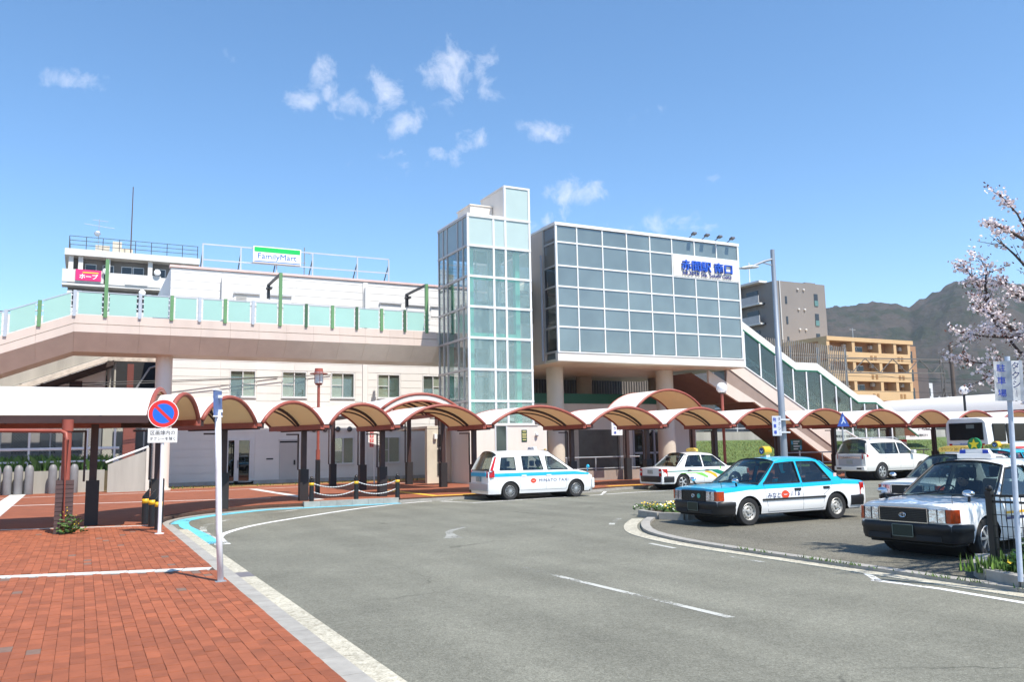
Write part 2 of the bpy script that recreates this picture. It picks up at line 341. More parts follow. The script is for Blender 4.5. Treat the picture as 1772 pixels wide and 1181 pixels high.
struct(MB().quad((-1700,-1700,-.12),(1700,-1700,-.12),(1700,1700,-.12),(-1700,1700,-.12)).build('ground', earth))
struct(MB().quad((-60,-60,0),(150,-60,0),(150,60,0),(-60,60,0)).build('road', asphalt))
struct(MB().add([(10.35,-14,.004),(60,-14,.004),(60,19.6,.004),(14.5,19.6,.004),(12.9,17.6,.004),(11.9,16.3,.004),(11.0,14.9,.004),(10.45,13.4,.004),(10.3,11.5,.004)], [tuple(range(9))]).build('taxi_lot', asphalt_lot))

# ---- pavement slab with brick pieces
KL = [(1.86,-12.0),(1.86,22.7),(1.95,24.4),(2.35,25.7),(3.1,26.75),(4.2,27.7),(5.4,28.35),(6.6,28.35),(9.8,28.4),(10.6,28.62),(12.6,28.75),(17.6,29.0),(19.2,29.55),(20.5,30.05),(24,30.3),(150,31.5)]
PZ = .128
pave = MB(); k = len(KL)
poly = KL+[(150,60),(-60,60),(-60,-12)]
pave.add([(x, y, PZ-.012) for x, y in poly], [tuple(range(len(poly)))])
pave.add([(x, y, z) for x, y in KL for z in (PZ-.012, -.02)], [(2*i, 2*i+1, 2*i+3, 2*i+2) for i in range(k-1)])
pavement = struct(pave.build('pavement', joint_m))
BW, BL = .1165, .2330   # brick module
bv = MB(); h = .004
def brick_mesh():
    b = MB(); x, y, e = BW/2-.0004, BL/2-.0034, .0022
    b.add([(-x,-y,-.02),(x,-y,-.02),(x,y,-.02),(-x,y,-.02),(-x,-y,.006),(x,-y,.006),(x,y,.006),(-x,y,.006),(-x+e,-y+e,.012),(x-e,-y+e,.012),(x-e,y-e,.012),(-x+e,y-e,.012)],
          [(8,9,10,11),(4,5,9,8),(5,6,10,9),(6,7,11,10),(7,4,8,11),(0,1,5,4),(1,2,6,5),(2,3,7,6),(3,0,4,7)])
    return b.mesh('brick', brick_m)
BM = brick_mesh()
dark_brick = pm('dark grey brick', (.19,.115,.085), .85, var=.2, scale=9, bump=.35, bscale=130)  # occasional bricks in a darker, greyer tone
BMD = BM.copy(); BMD.materials.clear(); BMD.materials.append(dark_brick)
def wline(u): return 14.43-.305*(u+.97)     # cross line of white pavers
cand = []
fu, fv = math.sin(YAW), math.cos(YAW)
rb = random.Random(11)
for i in range(0, 150):
    u = 1.845-BW*(i+.5)
    for j in range(0, 90):
        v = 5.2+BL*(j+.5)+(BL/2 if i % 2 else 0)
        dep = u*fu+v*fv; lat = u*fv-v*fu
        if dep < 5.6 or lat/dep < -.66 or v > 23.2: continue
        if abs(v-wline(u)) < .125+BL/2*.6: continue
        if i < 1 and v > 22.6: continue
        cand.append((dep, u, v))
cand.sort()
big = MB()
for q, (dep, u, v) in enumerate(cand):
    dz = rb.uniform(-.0022, .0022); dk = rb.random() < .016; gx = rb.uniform(0,.010) if rb.random() < .22 else rb.uniform(0,.0015); u += rb.uniform(-.0009,.0009)
    if q < 298:
        o = inst(BMD if dk else BM, 'brick', pavement, (u, v, PZ-.012+dz), (rb.uniform(-.008,.008), rb.uniform(-.008,.008), rb.uniform(-.02,.02)), (1, 1-gx/BL*2, 1))
    else:
        x, y, e, z = BW/2-.0004, BL/2-.0034-gx, .0022, PZ-.012+dz; t1 = rb.uniform(-.0012,.0012); t2 = rb.uniform(-.0012,.0012); an_ = rb.uniform(-.02,.02)
        big.add([(u+(a_-u)-(b_-v)*an_, v+(b_-v)+(a_-u)*an_, c_) for a_, b_, c_ in [(u-x,v-y,z),(u+x,v-y,z),(u+x,v+y,z),(u-x,v+y,z),(u-x+e,v-y+e,z+.012-t1),(u+x-e,v-y+e,z+.012+t1+t2),(u+x-e,v+y-e,z+.012+t1),(u-x+e,v+y-e,z+.012-t2)]],
                [(4,5,6,7),(0,1,5,4),(1,2,6,5),(2,3,7,6),(3,0,4,7)], 1 if dk else 0)
stuff(big.build('bricks', [brick_m, dark_brick], pavement))
# far brick paving sheets (single bricks cannot be told apart there)
PZF = PZ+.0005
ff = MB()
KF = [(x-.0, y+.22) for x, y in KL[2:]]
fp = [(-60,23.2),(1.6,23.2)]+[(KL[2][0]-.2, KL[2][1])]+[(x-.12, y+.2) for x, y in KL[3:-1]]+[(150,31.7),(150,45.2),(-60,45.2)]
ff.add([(x, y, PZF) for x, y in fp], [tuple(range(len(fp)))])
ff.add([(-60,5,PZF-.008),(-14,5,PZF-.008),(-14,23.2,PZF-.008),(-60,23.2,PZF-.008)], [(0,1,2,3)])
ff.add([(-30,-12,PZF-.012),(1.84,-12,PZF-.012),(1.84,5.3,PZF-.012),(-30,5.3,PZF-.012)], [(0,1,2,3)])
ff.build('far_brick_paving', brick_far, pavement)
MB().quad((-60,44.6,PZF+.004),(21,44.6,PZF+.004),(21,48,PZF+.004),(-60,48,PZF+.004)).build('dry_grass_strip', gravel_m, pavement)
# white paver courses
PU = unit(paver_m, 'paver')
def course(p0, p1, w, ln, z=PZ+.002, name='paver'):
    a = Vector((*p0, 0)); b = Vector((*p1, 0)); L = (b-a).length; n_ = max(1, round(L/ln)); d = (b-a)/L; ang = math.atan2(d.y, d.x)
    for i in range(n_):
        c = a+d*((i+.5)*L/n_); inst(PU, name, pavement, (c.x, c.y, z-.03), (0,0,ang), (L/n_-.014, w, .06))
course((1.80, wline(1.80)), (-5.8, wline(-5.8)), .25, .40)
course((1.6, 22.42), (-4.5, 24.45), .12, .6, PZ+.008)
course((-6, 35.5), (6.4, 32.6), .16, .6, PZ+.006); course((-6, 41.0), (16, 41.6), .12, .6, PZ+.006)
course((-2.3, 24.0), (-2.5, 46), .62, .6, PZ+.009); course((7.6, 30.1), (7.2, 41), .36, .6, PZ+.007)
# tactile strips
MB().box(11.5,13.4,29.15,29.5,PZ-.01,PZ+.010).box(11.5,11.85,29.5,34.6,PZ-.01,PZ+.010).box(20.1,21.9,30.45,30.8,PZ-.01,PZ+.010).build('tactile_paving', mk_yellow, pavement)
# kerb stones + gutter along the left edge
KU = unit(kerb_m, 'kerb_stone')
kerb = struct(MB().box(1.87,2.02,-12,22.4,-.05,.082).build('kerb', pm('kerb bedding',(.22,.22,.21),.9)))
def kline(pts, w, z0, z1, ln, parent, name='kerb_stone', me=KU, gap=.008):
    for (x0, y0), (x1, y1) in zip(pts[:-1], pts[1:]):
        a = Vector((x0, y0, 0)); b = Vector((x1, y1, 0)); L = (b-a).length
        if L < .01: continue
        n_ = max(1, round(L/ln)); d = (b-a)/L; ang = math.atan2(d.y, d.x)
        for i in range(n_):
            c = a+d*((i+.5)*L/n_); inst(me, name, parent, (c.x, c.y, (z0+z1)/2), (0,0,ang), (L/n_-gap, w, z1-z0))
kline([(1.945,4.2),(1.945,22.5)], .20, -.05, .118, .6, kerb)
kline([(6.6,28.26),(9.9,28.31)], .20, -.05, .19, .55, kerb)
kline([(9.9,28.32),(10.6,28.58),(12.6,28.70),(17.6,28.94),(19.2,29.46),(20.5,29.97),(24,30.2),(60,30.6)], .16, -.05, .09, .6, kerb)
GU = unit(gutter_m, 'gutter_slab')
kline([(2.21,4.0),(2.21,13.2)], .345, -.06, .014, 2.0, kerb, 'gutter_slab', GU, .012)
kline([(2.21,13.75),(2.21,22.2)], .335, -.06, .014, 2.0, kerb, 'gutter_slab', GU, .012)
MB().box(2.06,2.38,13.2,13.75,-.05,.012).build('drain_grate', pm('drain iron',(.16,.15,.16),.7), kerb)
# ---- painted lines
def ribbon(pts, w, z=.004):
    m = MB(); P = [Vector((x, y, 0)) for x, y in pts]; rows = []
    for i, p in enumerate(P):
        d = (P[min(i+1, len(P)-1)]-P[max(i-1, 0)]).normalized(); nrm = Vector((-d.y, d.x, 0)); ww = w[i] if isinstance(w, list) else w
        rows.append([(p+nrm*ww/2+Vector((0,0,z)))[:], (p-nrm*ww/2+Vector((0,0,z)))[:]])
    return m.grid(rows)
def smooth(pts, n=6):
    out = []
    for i in range(len(pts)-1):
        p0, p1, p2, p3 = pts[max(i-1,0)], pts[i], pts[i+1], pts[min(i+2,len(pts)-1)]
        for k in range(n):
            t = k/n
            out.append(tuple(.5*((2*b)+(-a+c)*t+(2*a-5*b+4*c-d)*t*t+(-a+3*b-3*c+d)*t**3) for a, b, c, d in zip(p0, p1, p2, p3)))
    return out+[pts[-1]]
def resamp(pts, ln):
    P = [Vector((*q, 0)) for q in smooth(pts, 12)]; out = [tuple(P[0][:2])]; acc_ = 0
    tot = sum((b-a).length for a, b in zip(P[:-1], P[1:])); n_ = max(1, round(tot/ln)); step = tot/n_
    for a, b in zip(P[:-1], P[1:]):
        acc_ += (b-a).length
        if acc_ >= step*.999: out.append(tuple(b[:2])); acc_ -= step
    if (Vector((*out[-1],0))-P[-1]).length > ln*.4: out.append(tuple(P[-1][:2]))
    return out
kline([(1.945,22.5)]+resamp([(1.96,23.2),(2.06,24.3),(2.42,25.5),(3.15,26.62),(4.25,27.55),(5.4,28.2),(6.6,28.28)], .6), .17, -.05, .035, .6, kerb)
def marking(name, pts, w, m, z=.004): return struct(ribbon(pts, w, z).build(name, m))
marking('road_line', smooth([(2.62,18.15),(2.75,19.6),(3.15,20.9),(4.17,22.6),(6.0,24.59),(7.93,26.47),(9.5,27.6),(10.7,28.2),(12.0,28.4)]), [.32,.3,.28,.26,.24,.22]+[.16]*43, mk_white)
marking('kerb_paint_blue', smooth([(2.34,24.0),(2.62,25.2),(3.3,26.3),(4.4,27.3),(5.5,27.97),(6.8,28.0),(9.9,28.05)]), .42, mk_blue, .006)
marking('kerb_paint_blue', smooth([(2.50,18.4),(2.52,20.2),(2.46,21.9),(2.42,23.2),(2.5,24.3)]), .26, mk_blue, .007)
marking('kerb_paint_white', smooth([(2.62,19.4),(2.66,21.5),(2.95,23.2),(3.7,24.6),(4.7,25.9),(6.2,27.3)]), .16, mk_faded, .006)
marking('bay_line', [(11.4,28.05),(11.95,26.5),(17.7,27.35),(19.1,29.2)], .12, mk_white)
marking('bay_line', [(18.0,27.5),(19.6,27.75),(26,28.1),(40,28.7)], .13, mk_white)
marking('lane_dash', [(6.16,11.8),(6.2,9.5),(6.26,7.2)], .105, mk_faded)
mk_ghost = pm('ghost paint', (.30,.30,.27), .85, var=.1, scale=8, alpha_wear=.34)
marking('turn_arrow', smooth([(6.95,16.4),(7.15,17.0),(7.45,17.8),(8.2,18.6)]), [.45,.4,.34,.3,.3,.26,.2,.2,.18]+[.16]*12, mk_ghost)
marking('lane_dash', smooth([(12.3,18.2),(11.5,17.3),(11.2,16.9)]), .14, mk_faded)
marking('lane_dash', [(9.65,13.3),(9.55,12.4)], .1, mk_faded); marking('lane_dash', [(9.62,11.0),(9.55,10.2)], .1, mk_faded)
marking('edge_line', [(9.5,8.1),(9.62,7.2),(9.55,5.9),(9.4,3)], .11, mk_white)
marking('bay_line', [(9.95,8.6),(9.5,8.0)], .1, mk_white)
# ---- taxi island kerb (flush stones) and its concrete gutter
ik = struct(MB().box(10.12,10.30,-8,11.4,-.05,.03).build('island_kerb', pm('kerb bedding',(.22,.22,.21),.9)))
kline([(10.2,4.0),(10.2,11.5)]+resamp([(10.2,11.5),(10.33,13.2),(10.82,14.85),(11.85,16.45),(12.75,17.45)], .6), .20, -.04, .062, .62, ik)
kline([(9.98,5.0),(9.98,11.4)], .26, -.04, .012, 1.6, ik, 'gutter_slab', GU, .01); kline(resamp([(9.98,11.4),(10.04,13.0),(10.47,14.85),(11.4,16.42),(12.55,17.75)], .5), .30, -.04, .012, 1.6, ik, 'gutter_slab', GU, -.03)
# ---- raised planter islands
soil = pm('planter soil', (.09,.065,.04), .95, var=.3, scale=10, bump=.5)
def planter(name, label, pts, z1=.17, w=.17, closed=True):
    t = thing(name, label, 'planter', (pts[0][0], pts[0][1], 0))
    off = lambda q: (q[0]-pts[0][0], q[1]-pts[0][1])
    P = [off(q) for q in pts]
    s = MB(); s.add([(x, y, z1-.05) for x, y in P], [tuple(range(len(P)))]); s.build('soil', soil, t)
    kline(P+([P[0]] if closed else []), w, -.04, z1, .62, t)
    return t
PL1 = [(13.05,18.3),(12.95,17.35),(13.25,16.75),(14.2,16.9),(15.6,17.6),(17.8,18.2),(17.6,19.3),(14.6,19.35)]
PL2 = [(17.0,14.2),(17.6,13.8),(22.4,15.4),(22.2,16.1)]
PL3 = [(11.75,8.05),(10.95,7.55),(10.45,7.05),(10.25,6.5),(10.2,4.0),(12.6,3.0),(12.6,6.5)]
planter('planter', 'kerbed planter bed with yellow pansies at the tip of the taxi island', PL1)
planter('planter', 'narrow planter bed of mixed flowers behind the turquoise and white taxi', PL2, .16)
planter('planter', 'kerbed planter bed with black railing at the right edge', PL3, .19)
# ================================================================ station
win_glass = glass('window glass', (.92,.96,.94), 1.0, .02)
blind_m = pm('window blind', (.40,.39,.32), .8, var=.06, scale=4)
frame_m = pm('aluminium frame', (.68,.68,.68), .4, metal=.2, var=.05)
door_m = pm('grey door', (.50,.48,.46), .55, var=.05)
def rect_wall(mb, u0, u1, z0, z1, v0, v1, holes, mi=0):
    us = sorted(set([u0, u1]+[h for q in holes for h in q[:2] if u0 < h < u1])); zs = sorted(set([z0, z1]+[h for q in holes for h in q[2:] if z0 < h < z1]))
    for a, b in zip(us[:-1], us[1:]):
        for c, d in zip(zs[:-1], zs[1:]):
            if any(q[0] <= (a+b)/2 <= q[1] and q[2] <= (c+d)/2 <= q[3] for q in holes): continue
            mb.box(a, b, v0, v1, c, d, mi)
    return mb
WV = 45.0
bld = wthing('station_building', 'white sided two storey station building behind the footbridge', 'building', (3.6, WV, 0))
wins2 = [(6.64,7.94,4.70,6.08),(9.29,10.59,4.70,6.08),(11.92,13.22,4.70,6.08),(14.54,15.86,4.72,6.06),(17.22,18.5,4.75,6.05)]
wins1 = [(12.02,13.21,1.13,2.57),(14.55,15.86,1.13,2.56)]
gdoor = (6.55,7.92,.2,2.56); sdoor = (9.23,10.16,.2,2.43)
holes = wins2+wins1+[gdoor, sdoor]
rect_wall(MB(), 3.65, 21.0, .1, 11.25, WV, WV+.25, holes).box(3.65,3.9,WV+.25,58,.1,11.25).box(3.9,21,57.75,58,.1,11.25).box(3.9,21,WV+.25,57.75,11.0,11.2).build('wall', siding_m, bld)
SB = unit(siding_m, 'siding_board')
bays = [(3.65,6.12),(6.17,9.93),(9.95,13.66),(13.98,17.6),(17.62,21.0)]
zr = .42; rows_ = []
while zr < 11.2: rows_.append((zr, min(zr+.402, 11.24))); zr += .408
for a, b in bays:
    for c, d in rows_:
        cuts = sorted([(max(a, h[0]-.05), min(b, h[1]+.05)) for h in holes if h[2]-.05 < d and h[3]+.05 > c and h[1] > a and h[0] < b])
        x = a; segs = []
        for q in cuts:
            if q[0]-x > .05: segs.append((x, q[0]))
            x = max(x, q[1])
        if b-x > .05: segs.append((x, b))
        for s0, s1 in segs: piece(SB, 'siding_board', bld, s0+.003, s1-.003, WV-.024, WV-.002, c, d-.020)
MB().box(13.68,13.96,WV-.07,WV-.003,.3,11.2).build('pilaster', siding_m, bld)
MB().box(3.6,21.05,WV-.05,WV-.003,.1,.40).build('plinth', pm('plinth', (.42,.40,.38), .8, var=.2, scale=2), bld)
MB().box(3.58,21.05,WV-.10,WV+.4,11.262,11.38).build('parapet_cap', pm('parapet cap', (.70,.50,.46), .6), bld)
def window(parent, q, v, panes=2, blind=(1,1), frame=frame_m):
    u0, u1, z0, z1 = q; f = MB(); t = .05
    f.box(u0,u1,v-.04,v+.1,z0,z0+t).box(u0,u1,v-.04,v+.1,z1-t,z1).box(u0,u0+t,v-.04,v+.1,z0+t,z1-t).box(u1-t,u1,v-.04,v+.1,z0+t,z1-t)
    for i in range(1, panes): x = u0+(u1-u0)*i/panes; f.box(x-.025,x+.025,v-.02,v+.08,z0+t,z1-t)
    f.box(u0-.04,u1+.04,v-.07,v-.041,z0-.05,z0)
    w = f.build('window', frame, parent)
    for i in range(panes):
        a = u0+(u1-u0)*i/panes+.03; b = u0+(u1-u0)*(i+1)/panes-.03
        g = MB().box(a,b,v+.03,v+.04,z0+t,z1-t); g.build('pane', win_glass, w)
        if blind[i % len(blind)]: MB().box(a,b,v+.055,v+.065,z0+t,z1-t).build('blind', blind_m if blind[i % len(blind)] != 3 else pm('dim blind',(.13,.15,.135),.6,var=.3,scale=.9), w)
        if blind[i % len(blind)] == 2: MB().box(a,b,v-.01,v+.02,(z0+z1)/2-.02,(z0+z1)/2+.02).build('transom', frame, w)
    return w
for i, q in enumerate(wins2): window(bld, q, WV, 2, ((2,3) if i not in (0,4) else (3,2)))
for q in wins1: window(bld, q, WV, 2, (2,1))
MB().box(3.9,20.9,WV+1.6,WV+1.65,.1,11).build('inner_wall', pm('room dark',(.10,.10,.10),.9), bld)
d = MB(); u0,u1,z0,z1 = gdoor
d.box(u0,u1,WV-.05,WV+.1,z1-.1,z1).box(u0,u0+.1,WV-.05,WV+.1,z0,z1-.1).box(u1-.1,u1,WV-.05,WV+.1,z0,z1-.1).box(u0+.1,u1-.1,WV-.05,WV+.1,z0,z0+.12).box(u0+.40,u0+.62,WV-.05,WV+.1,z0+.12,z1-.1).box(u1-.22,u1-.1,WV-.03,WV+.1,z0+.12,z1-.1)
dg_ = d.build('door', pm('white door frame',(.66,.65,.64),.5), bld)
MB().box(u0+.1,u1-.1,WV+.03,WV+.04,z0+.12,z1-.1).build('pane', glass('dark door glass', (.10,.11,.11), 1.2), dg_)
MB().box(u0+.56,u0+.59,WV-.11,WV-.08,1.05,1.45).build('handle', black_paint, dg_)
u0,u1,z0,z1 = sdoor
d2 = MB().box(u0,u1,WV-.03,WV+.05,z0,z1-.12).box(u0-.06,u1+.06,WV-.05,WV+.06,z1-.03,z1+.05).build('door', door_m, bld)
MB().box(u1-.2,u1-.12,WV-.09,WV-.035,1.15,1.4).build('handle', black_paint, d2)
MB().box(u0,u1,WV-.02,WV+.05,z1-.115,z1-.035).build('transom_slot', dark_void, d2)
MB().box(8.55,8.9,WV-.05,WV-.025,1.45,1.52).build('letter_slot', black_paint, bld)
for u in (11.0,11.6,12.3,12.95,15.3,16.1): MB().ball((u, WV-.10, 3.0), .15, 10, 6, 0, (1,.7,1)).build('vent_hood', pm('vent hood',(.10,.10,.11),.4,metal=.5), bld, True)
for q in ((6.75,8.02,9.5,10.1),(8.6,9.68,9.5,10.1),(14.66,15.9,9.5,10.08),(16.3,17.45,9.5,10.05),(17.75,18.9,9.5,10.05)):
    l_ = MB().box(q[0],q[1],WV-.06,WV-.025,q[2],q[3])
    L0 = l_.build('louvre_panel', siding_m, bld); MB().box(q[0]-.05,q[1]+.05,WV-.16,WV-.06,q[3],q[3]+.05).build('hood', pm('hood grey',(.45,.45,.46),.5), L0)
    if q[0] < 8:
        for i in range(6): MB().box(q[0]+.1,(q[0]+q[1])/2,WV-.09,WV-.061,q[2]+.1+i*.08,q[2]+.13+i*.08).build('slat', pm('louvre slat',(.55,.52,.47),.6), L0)
for u in (6.2, 13.85): MB().box(u-.10,u+.12,WV-.28,WV-.03,9.3,10.9).box(u-.06,u+.08,WV-.22,WV-.08,8.7,9.3).build('downpipe', siding_m, bld)
# dark recess left of the building and the raised wing over the tracks
wing = wthing('track_wing', 'white sided wing of the station raised over the railway at left', 'building', (-8, 46, 4.9))
rect_wall(MB(), -30, .9, 4.95, 8.3, 46, 46.3, [(-.68,-.12,5.07,5.46)]).box(-30,.9,46.3,56,8.0,8.3).build('wall', siding_m, wing)
zr = 4.98
while zr < 8.2:
    for a in range(-10, 1, 3):
        if zr < 5.5 and a == -1: segs = ((-1,-.73),(-.07,.88))
        else: segs = ((a, min(a+3, .88)),)
        for s0, s1 in segs: piece(SB, 'siding_board', wing, s0+.004, s1-.004, 45.976, 45.998, zr, zr+.382)
    zr += .40
vt = MB().box(-.68,-.12,46.02,46.2,5.07,5.46).build('vent', dark_void, wing)
for i in range(5): MB().box(-.66,-.14,45.99,46.03,5.10+i*.07,5.14+i*.07).build('slat', pm('vent slat',(.13,.07,.06),.6), vt)
rec = wthing('covered_passage', 'dark open passage with pipes between the wing and the station building', 'passage', (2, 46, 4))
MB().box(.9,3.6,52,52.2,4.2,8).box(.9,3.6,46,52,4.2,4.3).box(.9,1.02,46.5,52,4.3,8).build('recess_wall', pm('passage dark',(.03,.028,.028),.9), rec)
MB().box(.9,3.62,45.6,45.9,6.45,6.75).build('rusty_beam', pm('rust stained steel',(.55,.47,.38),.8,var=.4,scale=3), rec)
MB().box(1.9,2.2,47,47.3,4.3,6.45).build('red_column', pm('dull red',(.16,.045,.035),.7), rec)
MB().cyl((2.2,46.2,4.95),(2.9,46.2,6.2),.05).cyl((2.9,46.2,6.2),(3.4,46.2,6.35),.05).build('pipe', grey_metal, rec)
MB().cyl((1.05,45.9,4.7),(1.05,45.9,6.4),.09).cyl((1.3,45.9,4.7),(1.3,45.9,6.4),.05).build('duct', concrete, rec)
# rooftop sign and its frame
fr = wthing('sign_scaffold', 'galvanised pipe scaffold behind the rooftop sign', 'scaffold', (5.2, 45.5, 11.2))
pipe_m = pm('galvanised pipe', (.55,.56,.58), .45, metal=.4, var=.1)
MB().beam((5.2,45.5,12.73),(15.35,45.5,12.78),.06,.06).beam((5.2,45.5,11.90),(15.35,45.5,11.96),.06,.06).build('rail', pipe_m, fr)
for u in (5.2,7.12,9.0,10.95,13.49,15.35):
    MB().beam((u,45.5,11.2),(u,45.5,12.76),.07,.07).build('post', pipe_m, fr); MB().beam((u,45.55,12.4),(u,46.9,11.2),.05,.05).build('brace', pm('dark brace',(.06,.06,.065),.5), fr)
fs = wthing('rooftop_sign', 'green, white and blue shop sign reading FamilyMart on the station roof', 'sign', (9, 45.4, 11.95))
MB().box(7.72,10.27,45.28,45.44,11.94,12.83).build('board', white_paint, fs, bevel=.01)
MB().box(7.78,10.21,45.272,45.279,12.53,12.78).build('green_band', pm('sign green',(.0,.50,.10),.5,var=.03), fs)
MB().box(7.78,10.21,45.272,45.279,11.985,12.03).build('blue_band', pm('sign blue',(.01,.16,.62),.5,var=.03), fs)
text_obj('FamilyMart', pm('sign lettering blue',(.01,.13,.45),.5,var=.03), fs, lambda x, y, z: (8.995+x, 45.270-z, 12.265+y), 1, .0, w=2.05, h=.40)
an = wthing('rooftop_aerial', 'small television aerial beside the rooftop sign', 'aerial', (10.6, 46, 11.2))
a_ = MB().cyl((10.6,46,11.2),(10.6,46,13.15),.025).cyl((10.0,46,12.95),(11.0,46,12.80),.015).cyl((10.0,46,12.3),(10.7,46,12.25),.015)
for i in range(6): a_.cyl((10.05+.17*i,45.75,12.94-.025*i),(10.05+.17*i,46.25,12.94-.025*i),.01,n=5)
a_.build('mast', pm('aerial metal',(.30,.29,.28),.5,metal=.5), an)
def push(t, k, dv):      # set a group of thing parts further back at the size it has there
    L = t.location.copy(); t.scale = (k, 1, k); t.location = (L.x*k, L.y+dv, L.z*k-1.85*(k-1))
for q in (bld, fr, fs, an): push(q, 1.06, 2.7)
for q in (wing, rec): push(q, 1.055, 2.5)

# ---------------------------------------------------------------- footbridge
FV = 41.4
fb = wthing('footbridge', 'cream clad footbridge with pale green glass parapet leading to the lift tower', 'footbridge', (3.3, FV, 0))
clad = pm('cream cladding', (.62,.51,.44), .55, var=.08, scale=1, rand=.012, streak=True)
soff = pm('soffit panel', (.66,.60,.50), .5, var=.08, scale=1.2, rand=.015)
SL = .400   # slope of the stairs at the left
def bz(u): return 0 if u >= -.55 else SL*(u+.55)
KX = -15.0
core = MB()
core.add([(u, v, z+bz(u)) for u in (KX, -.55, 21.4) for v, z in ((FV+.03,8.02),(FV+.03,7.30),(FV+.75,6.50),(FV+2.8,6.50),(FV+3.4,7.3),(FV+3.4,8.02))],
         [tuple(i*6+j for j in q)+() for i in (0, 1) for q in ()])
o_ = 0
for i in (0, 1):
    for j in range(6): a = i*6+j; b = i*6+(j+1) % 6; core.f.append((a, b, b+6, a+6)); core.m.append(0)
core.build('deck', soff, fb)
def slab(u0, u1, z0, z1, v0, v1, name, mat, g=.003):
    MB().add([(u, v, z+bz(u)) for u in (u0+g, u1-g) for v, z in ((v0,z0),(v1,z0),(v1,z1),(v0,z1))],
             [(0,1,2,3),(7,6,5,4),(0,4,5,1),(1,5,6,2),(2,6,7,3),(3,7,4,0)]).build(name, mat, fb)
us = [KX+i*1.445 for i in range(11)]+[-.55]+[-.55+1.326*i for i in range(1, 14)]
for a, b in zip(us[:-1], us[1:]):
    if b-a < .1: continue
    slab(a, b, 7.665, 8.03, FV-.03, FV+.02, 'fascia_panel', clad)
    slab(a, b, 7.275, 7.630, FV-.06, FV+.02, 'fascia_panel', clad)
    MB().add([(u, v, z+bz(u)) for u in (a+.004, b-.004) for v, z in ((FV-.055,7.268),(FV+.70,6.475),(FV+.72,6.50),(FV-.03,7.29))],
             [(0,1,2,3),(7,6,5,4),(0,4,5,1),(1,5,6,2),(2,6,7,3),(3,7,4,0)]).build('soffit_panel', soff, fb)
slab(KX, -.55, 8.03, 8.05, FV-.02, FV+.3, 'coping', clad, 0); slab(-.55, 16.6, 8.03, 8.05, FV-.02, FV+.3, 'coping', clad, 0)
par_g = pm('frosted green glass', (.45,.70,.63), .25, var=.04, scale=.6, trans=.25)
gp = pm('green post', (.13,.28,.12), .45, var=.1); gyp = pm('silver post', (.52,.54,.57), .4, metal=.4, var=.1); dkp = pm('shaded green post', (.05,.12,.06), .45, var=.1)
posts = [-9.6,-8.3,-7.0,-5.7,-4.4,-3.14,-1.9,-.56,.68,2.1,3.45,4.67,5.82,7.11,8.4,9.68,11.0,12.26,13.58,14.85,16.08]
tall = {.68, 8.4, 16.08}
for i, u in enumerate(posts):
    green = i % 2 == 0
    zt = 10.63 if u in tall else 9.14
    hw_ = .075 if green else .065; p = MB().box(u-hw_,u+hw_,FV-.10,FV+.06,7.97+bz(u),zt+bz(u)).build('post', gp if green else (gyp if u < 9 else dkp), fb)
    for s in (-1, 1):
        for z in (8.15,8.4,8.65,8.9): MB().box(min(u+s*.08,u+s*.16),max(u+s*.08,u+s*.16),FV-.045,FV+.005,z+bz(u),z+.06+bz(u)).build('clamp', light_metal, p)
    if i+1 < len(posts) and u > -12:
        n_ = posts[i+1]; a, b = u+.15, n_-.15
        MB().add([(x, v, z+bz(x)) for x in (a, b) for v, z in ((FV-.03,8.09),(FV-.012,8.09),(FV-.012,9.06),(FV-.03,9.06))],
                 [(0,1,2,3),(7,6,5,4),(0,4,5,1),(1,5,6,2),(2,6,7,3),(3,7,4,0)]).build('glass_panel', par_g, fb)
        MB().add([(x, v, z+bz(x)) for x in (u, n_) for v, z in ((FV-.05,9.075),(FV+.01,9.075),(FV+.01,9.115),(FV-.05,9.115))],
                 [(0,1,2,3),(7,6,5,4),(0,4,5,1),(1,5,6,2),(2,6,7,3),(3,7,4,0)]).build('handrail', gyp, fb)
for u in (8.4, 16.08):
    lam = MB().beam((u,FV,10.58),(u,FV+3.1,10.58),.10,.12).box(u-.07,u+.07,FV+2.95,FV+3.15,9.85,10.62).box(u-.14,u+.14,FV+2.7,FV+3.05,10.32,10.42)
    lam.build('lamp_arm', pm('charcoal',(.045,.045,.05),.5), fb)
for u, r in ((3.35,.38),(-8.5,.34)):
    MB().cyl((u,FV+1.9,.1),(u,FV+1.9,6.52+bz(u)),r,n=28).cyl((u,FV+1.9,.1),(u,FV+1.9,.22),r+.1,n=28).build('column', cream_wall, fb, 40)
# old concrete stair seen behind the ramp
st = wthing('old_stair', 'stained concrete stair flight behind the footbridge ramp', 'stair', (-3, 44.2, 3))
rust_w = pm('rust stained white', (.62,.57,.50), .8, var=.3, scale=2.5)
def sl_box(mb, u0, z0, u1, z1, h, v0, v1, mi=0):
    mb.add([(u, v, z) for u, zz in ((u0,z0),(u1,z1)) for v, z in ((v0,zz),(v1,zz),(v1,zz+h),(v0,zz+h))], [(0,1,2,3),(7,6,5,4),(0,4,5,1),(1,5,6,2),(2,6,7,3),(3,7,4,0)], mi)
    return mb
sl_box(MB(), -6.5,3.55, .9,6.55, .55, 44.0, 44.2).build('parapet', concrete, st)
sl_box(MB(), -6.5,3.25, .9,6.25, .26, 43.9, 44.25).build('girder', rust_w, st)
sl_box(MB(), -6.5,3.0, 1.2,6.12, .24, 44.3, 46.0).build('soffit', pm('dark brown soffit',(.05,.035,.03),.9), st); push(st, 1.06, 2.6)  # underside in a much darker brown than the girder

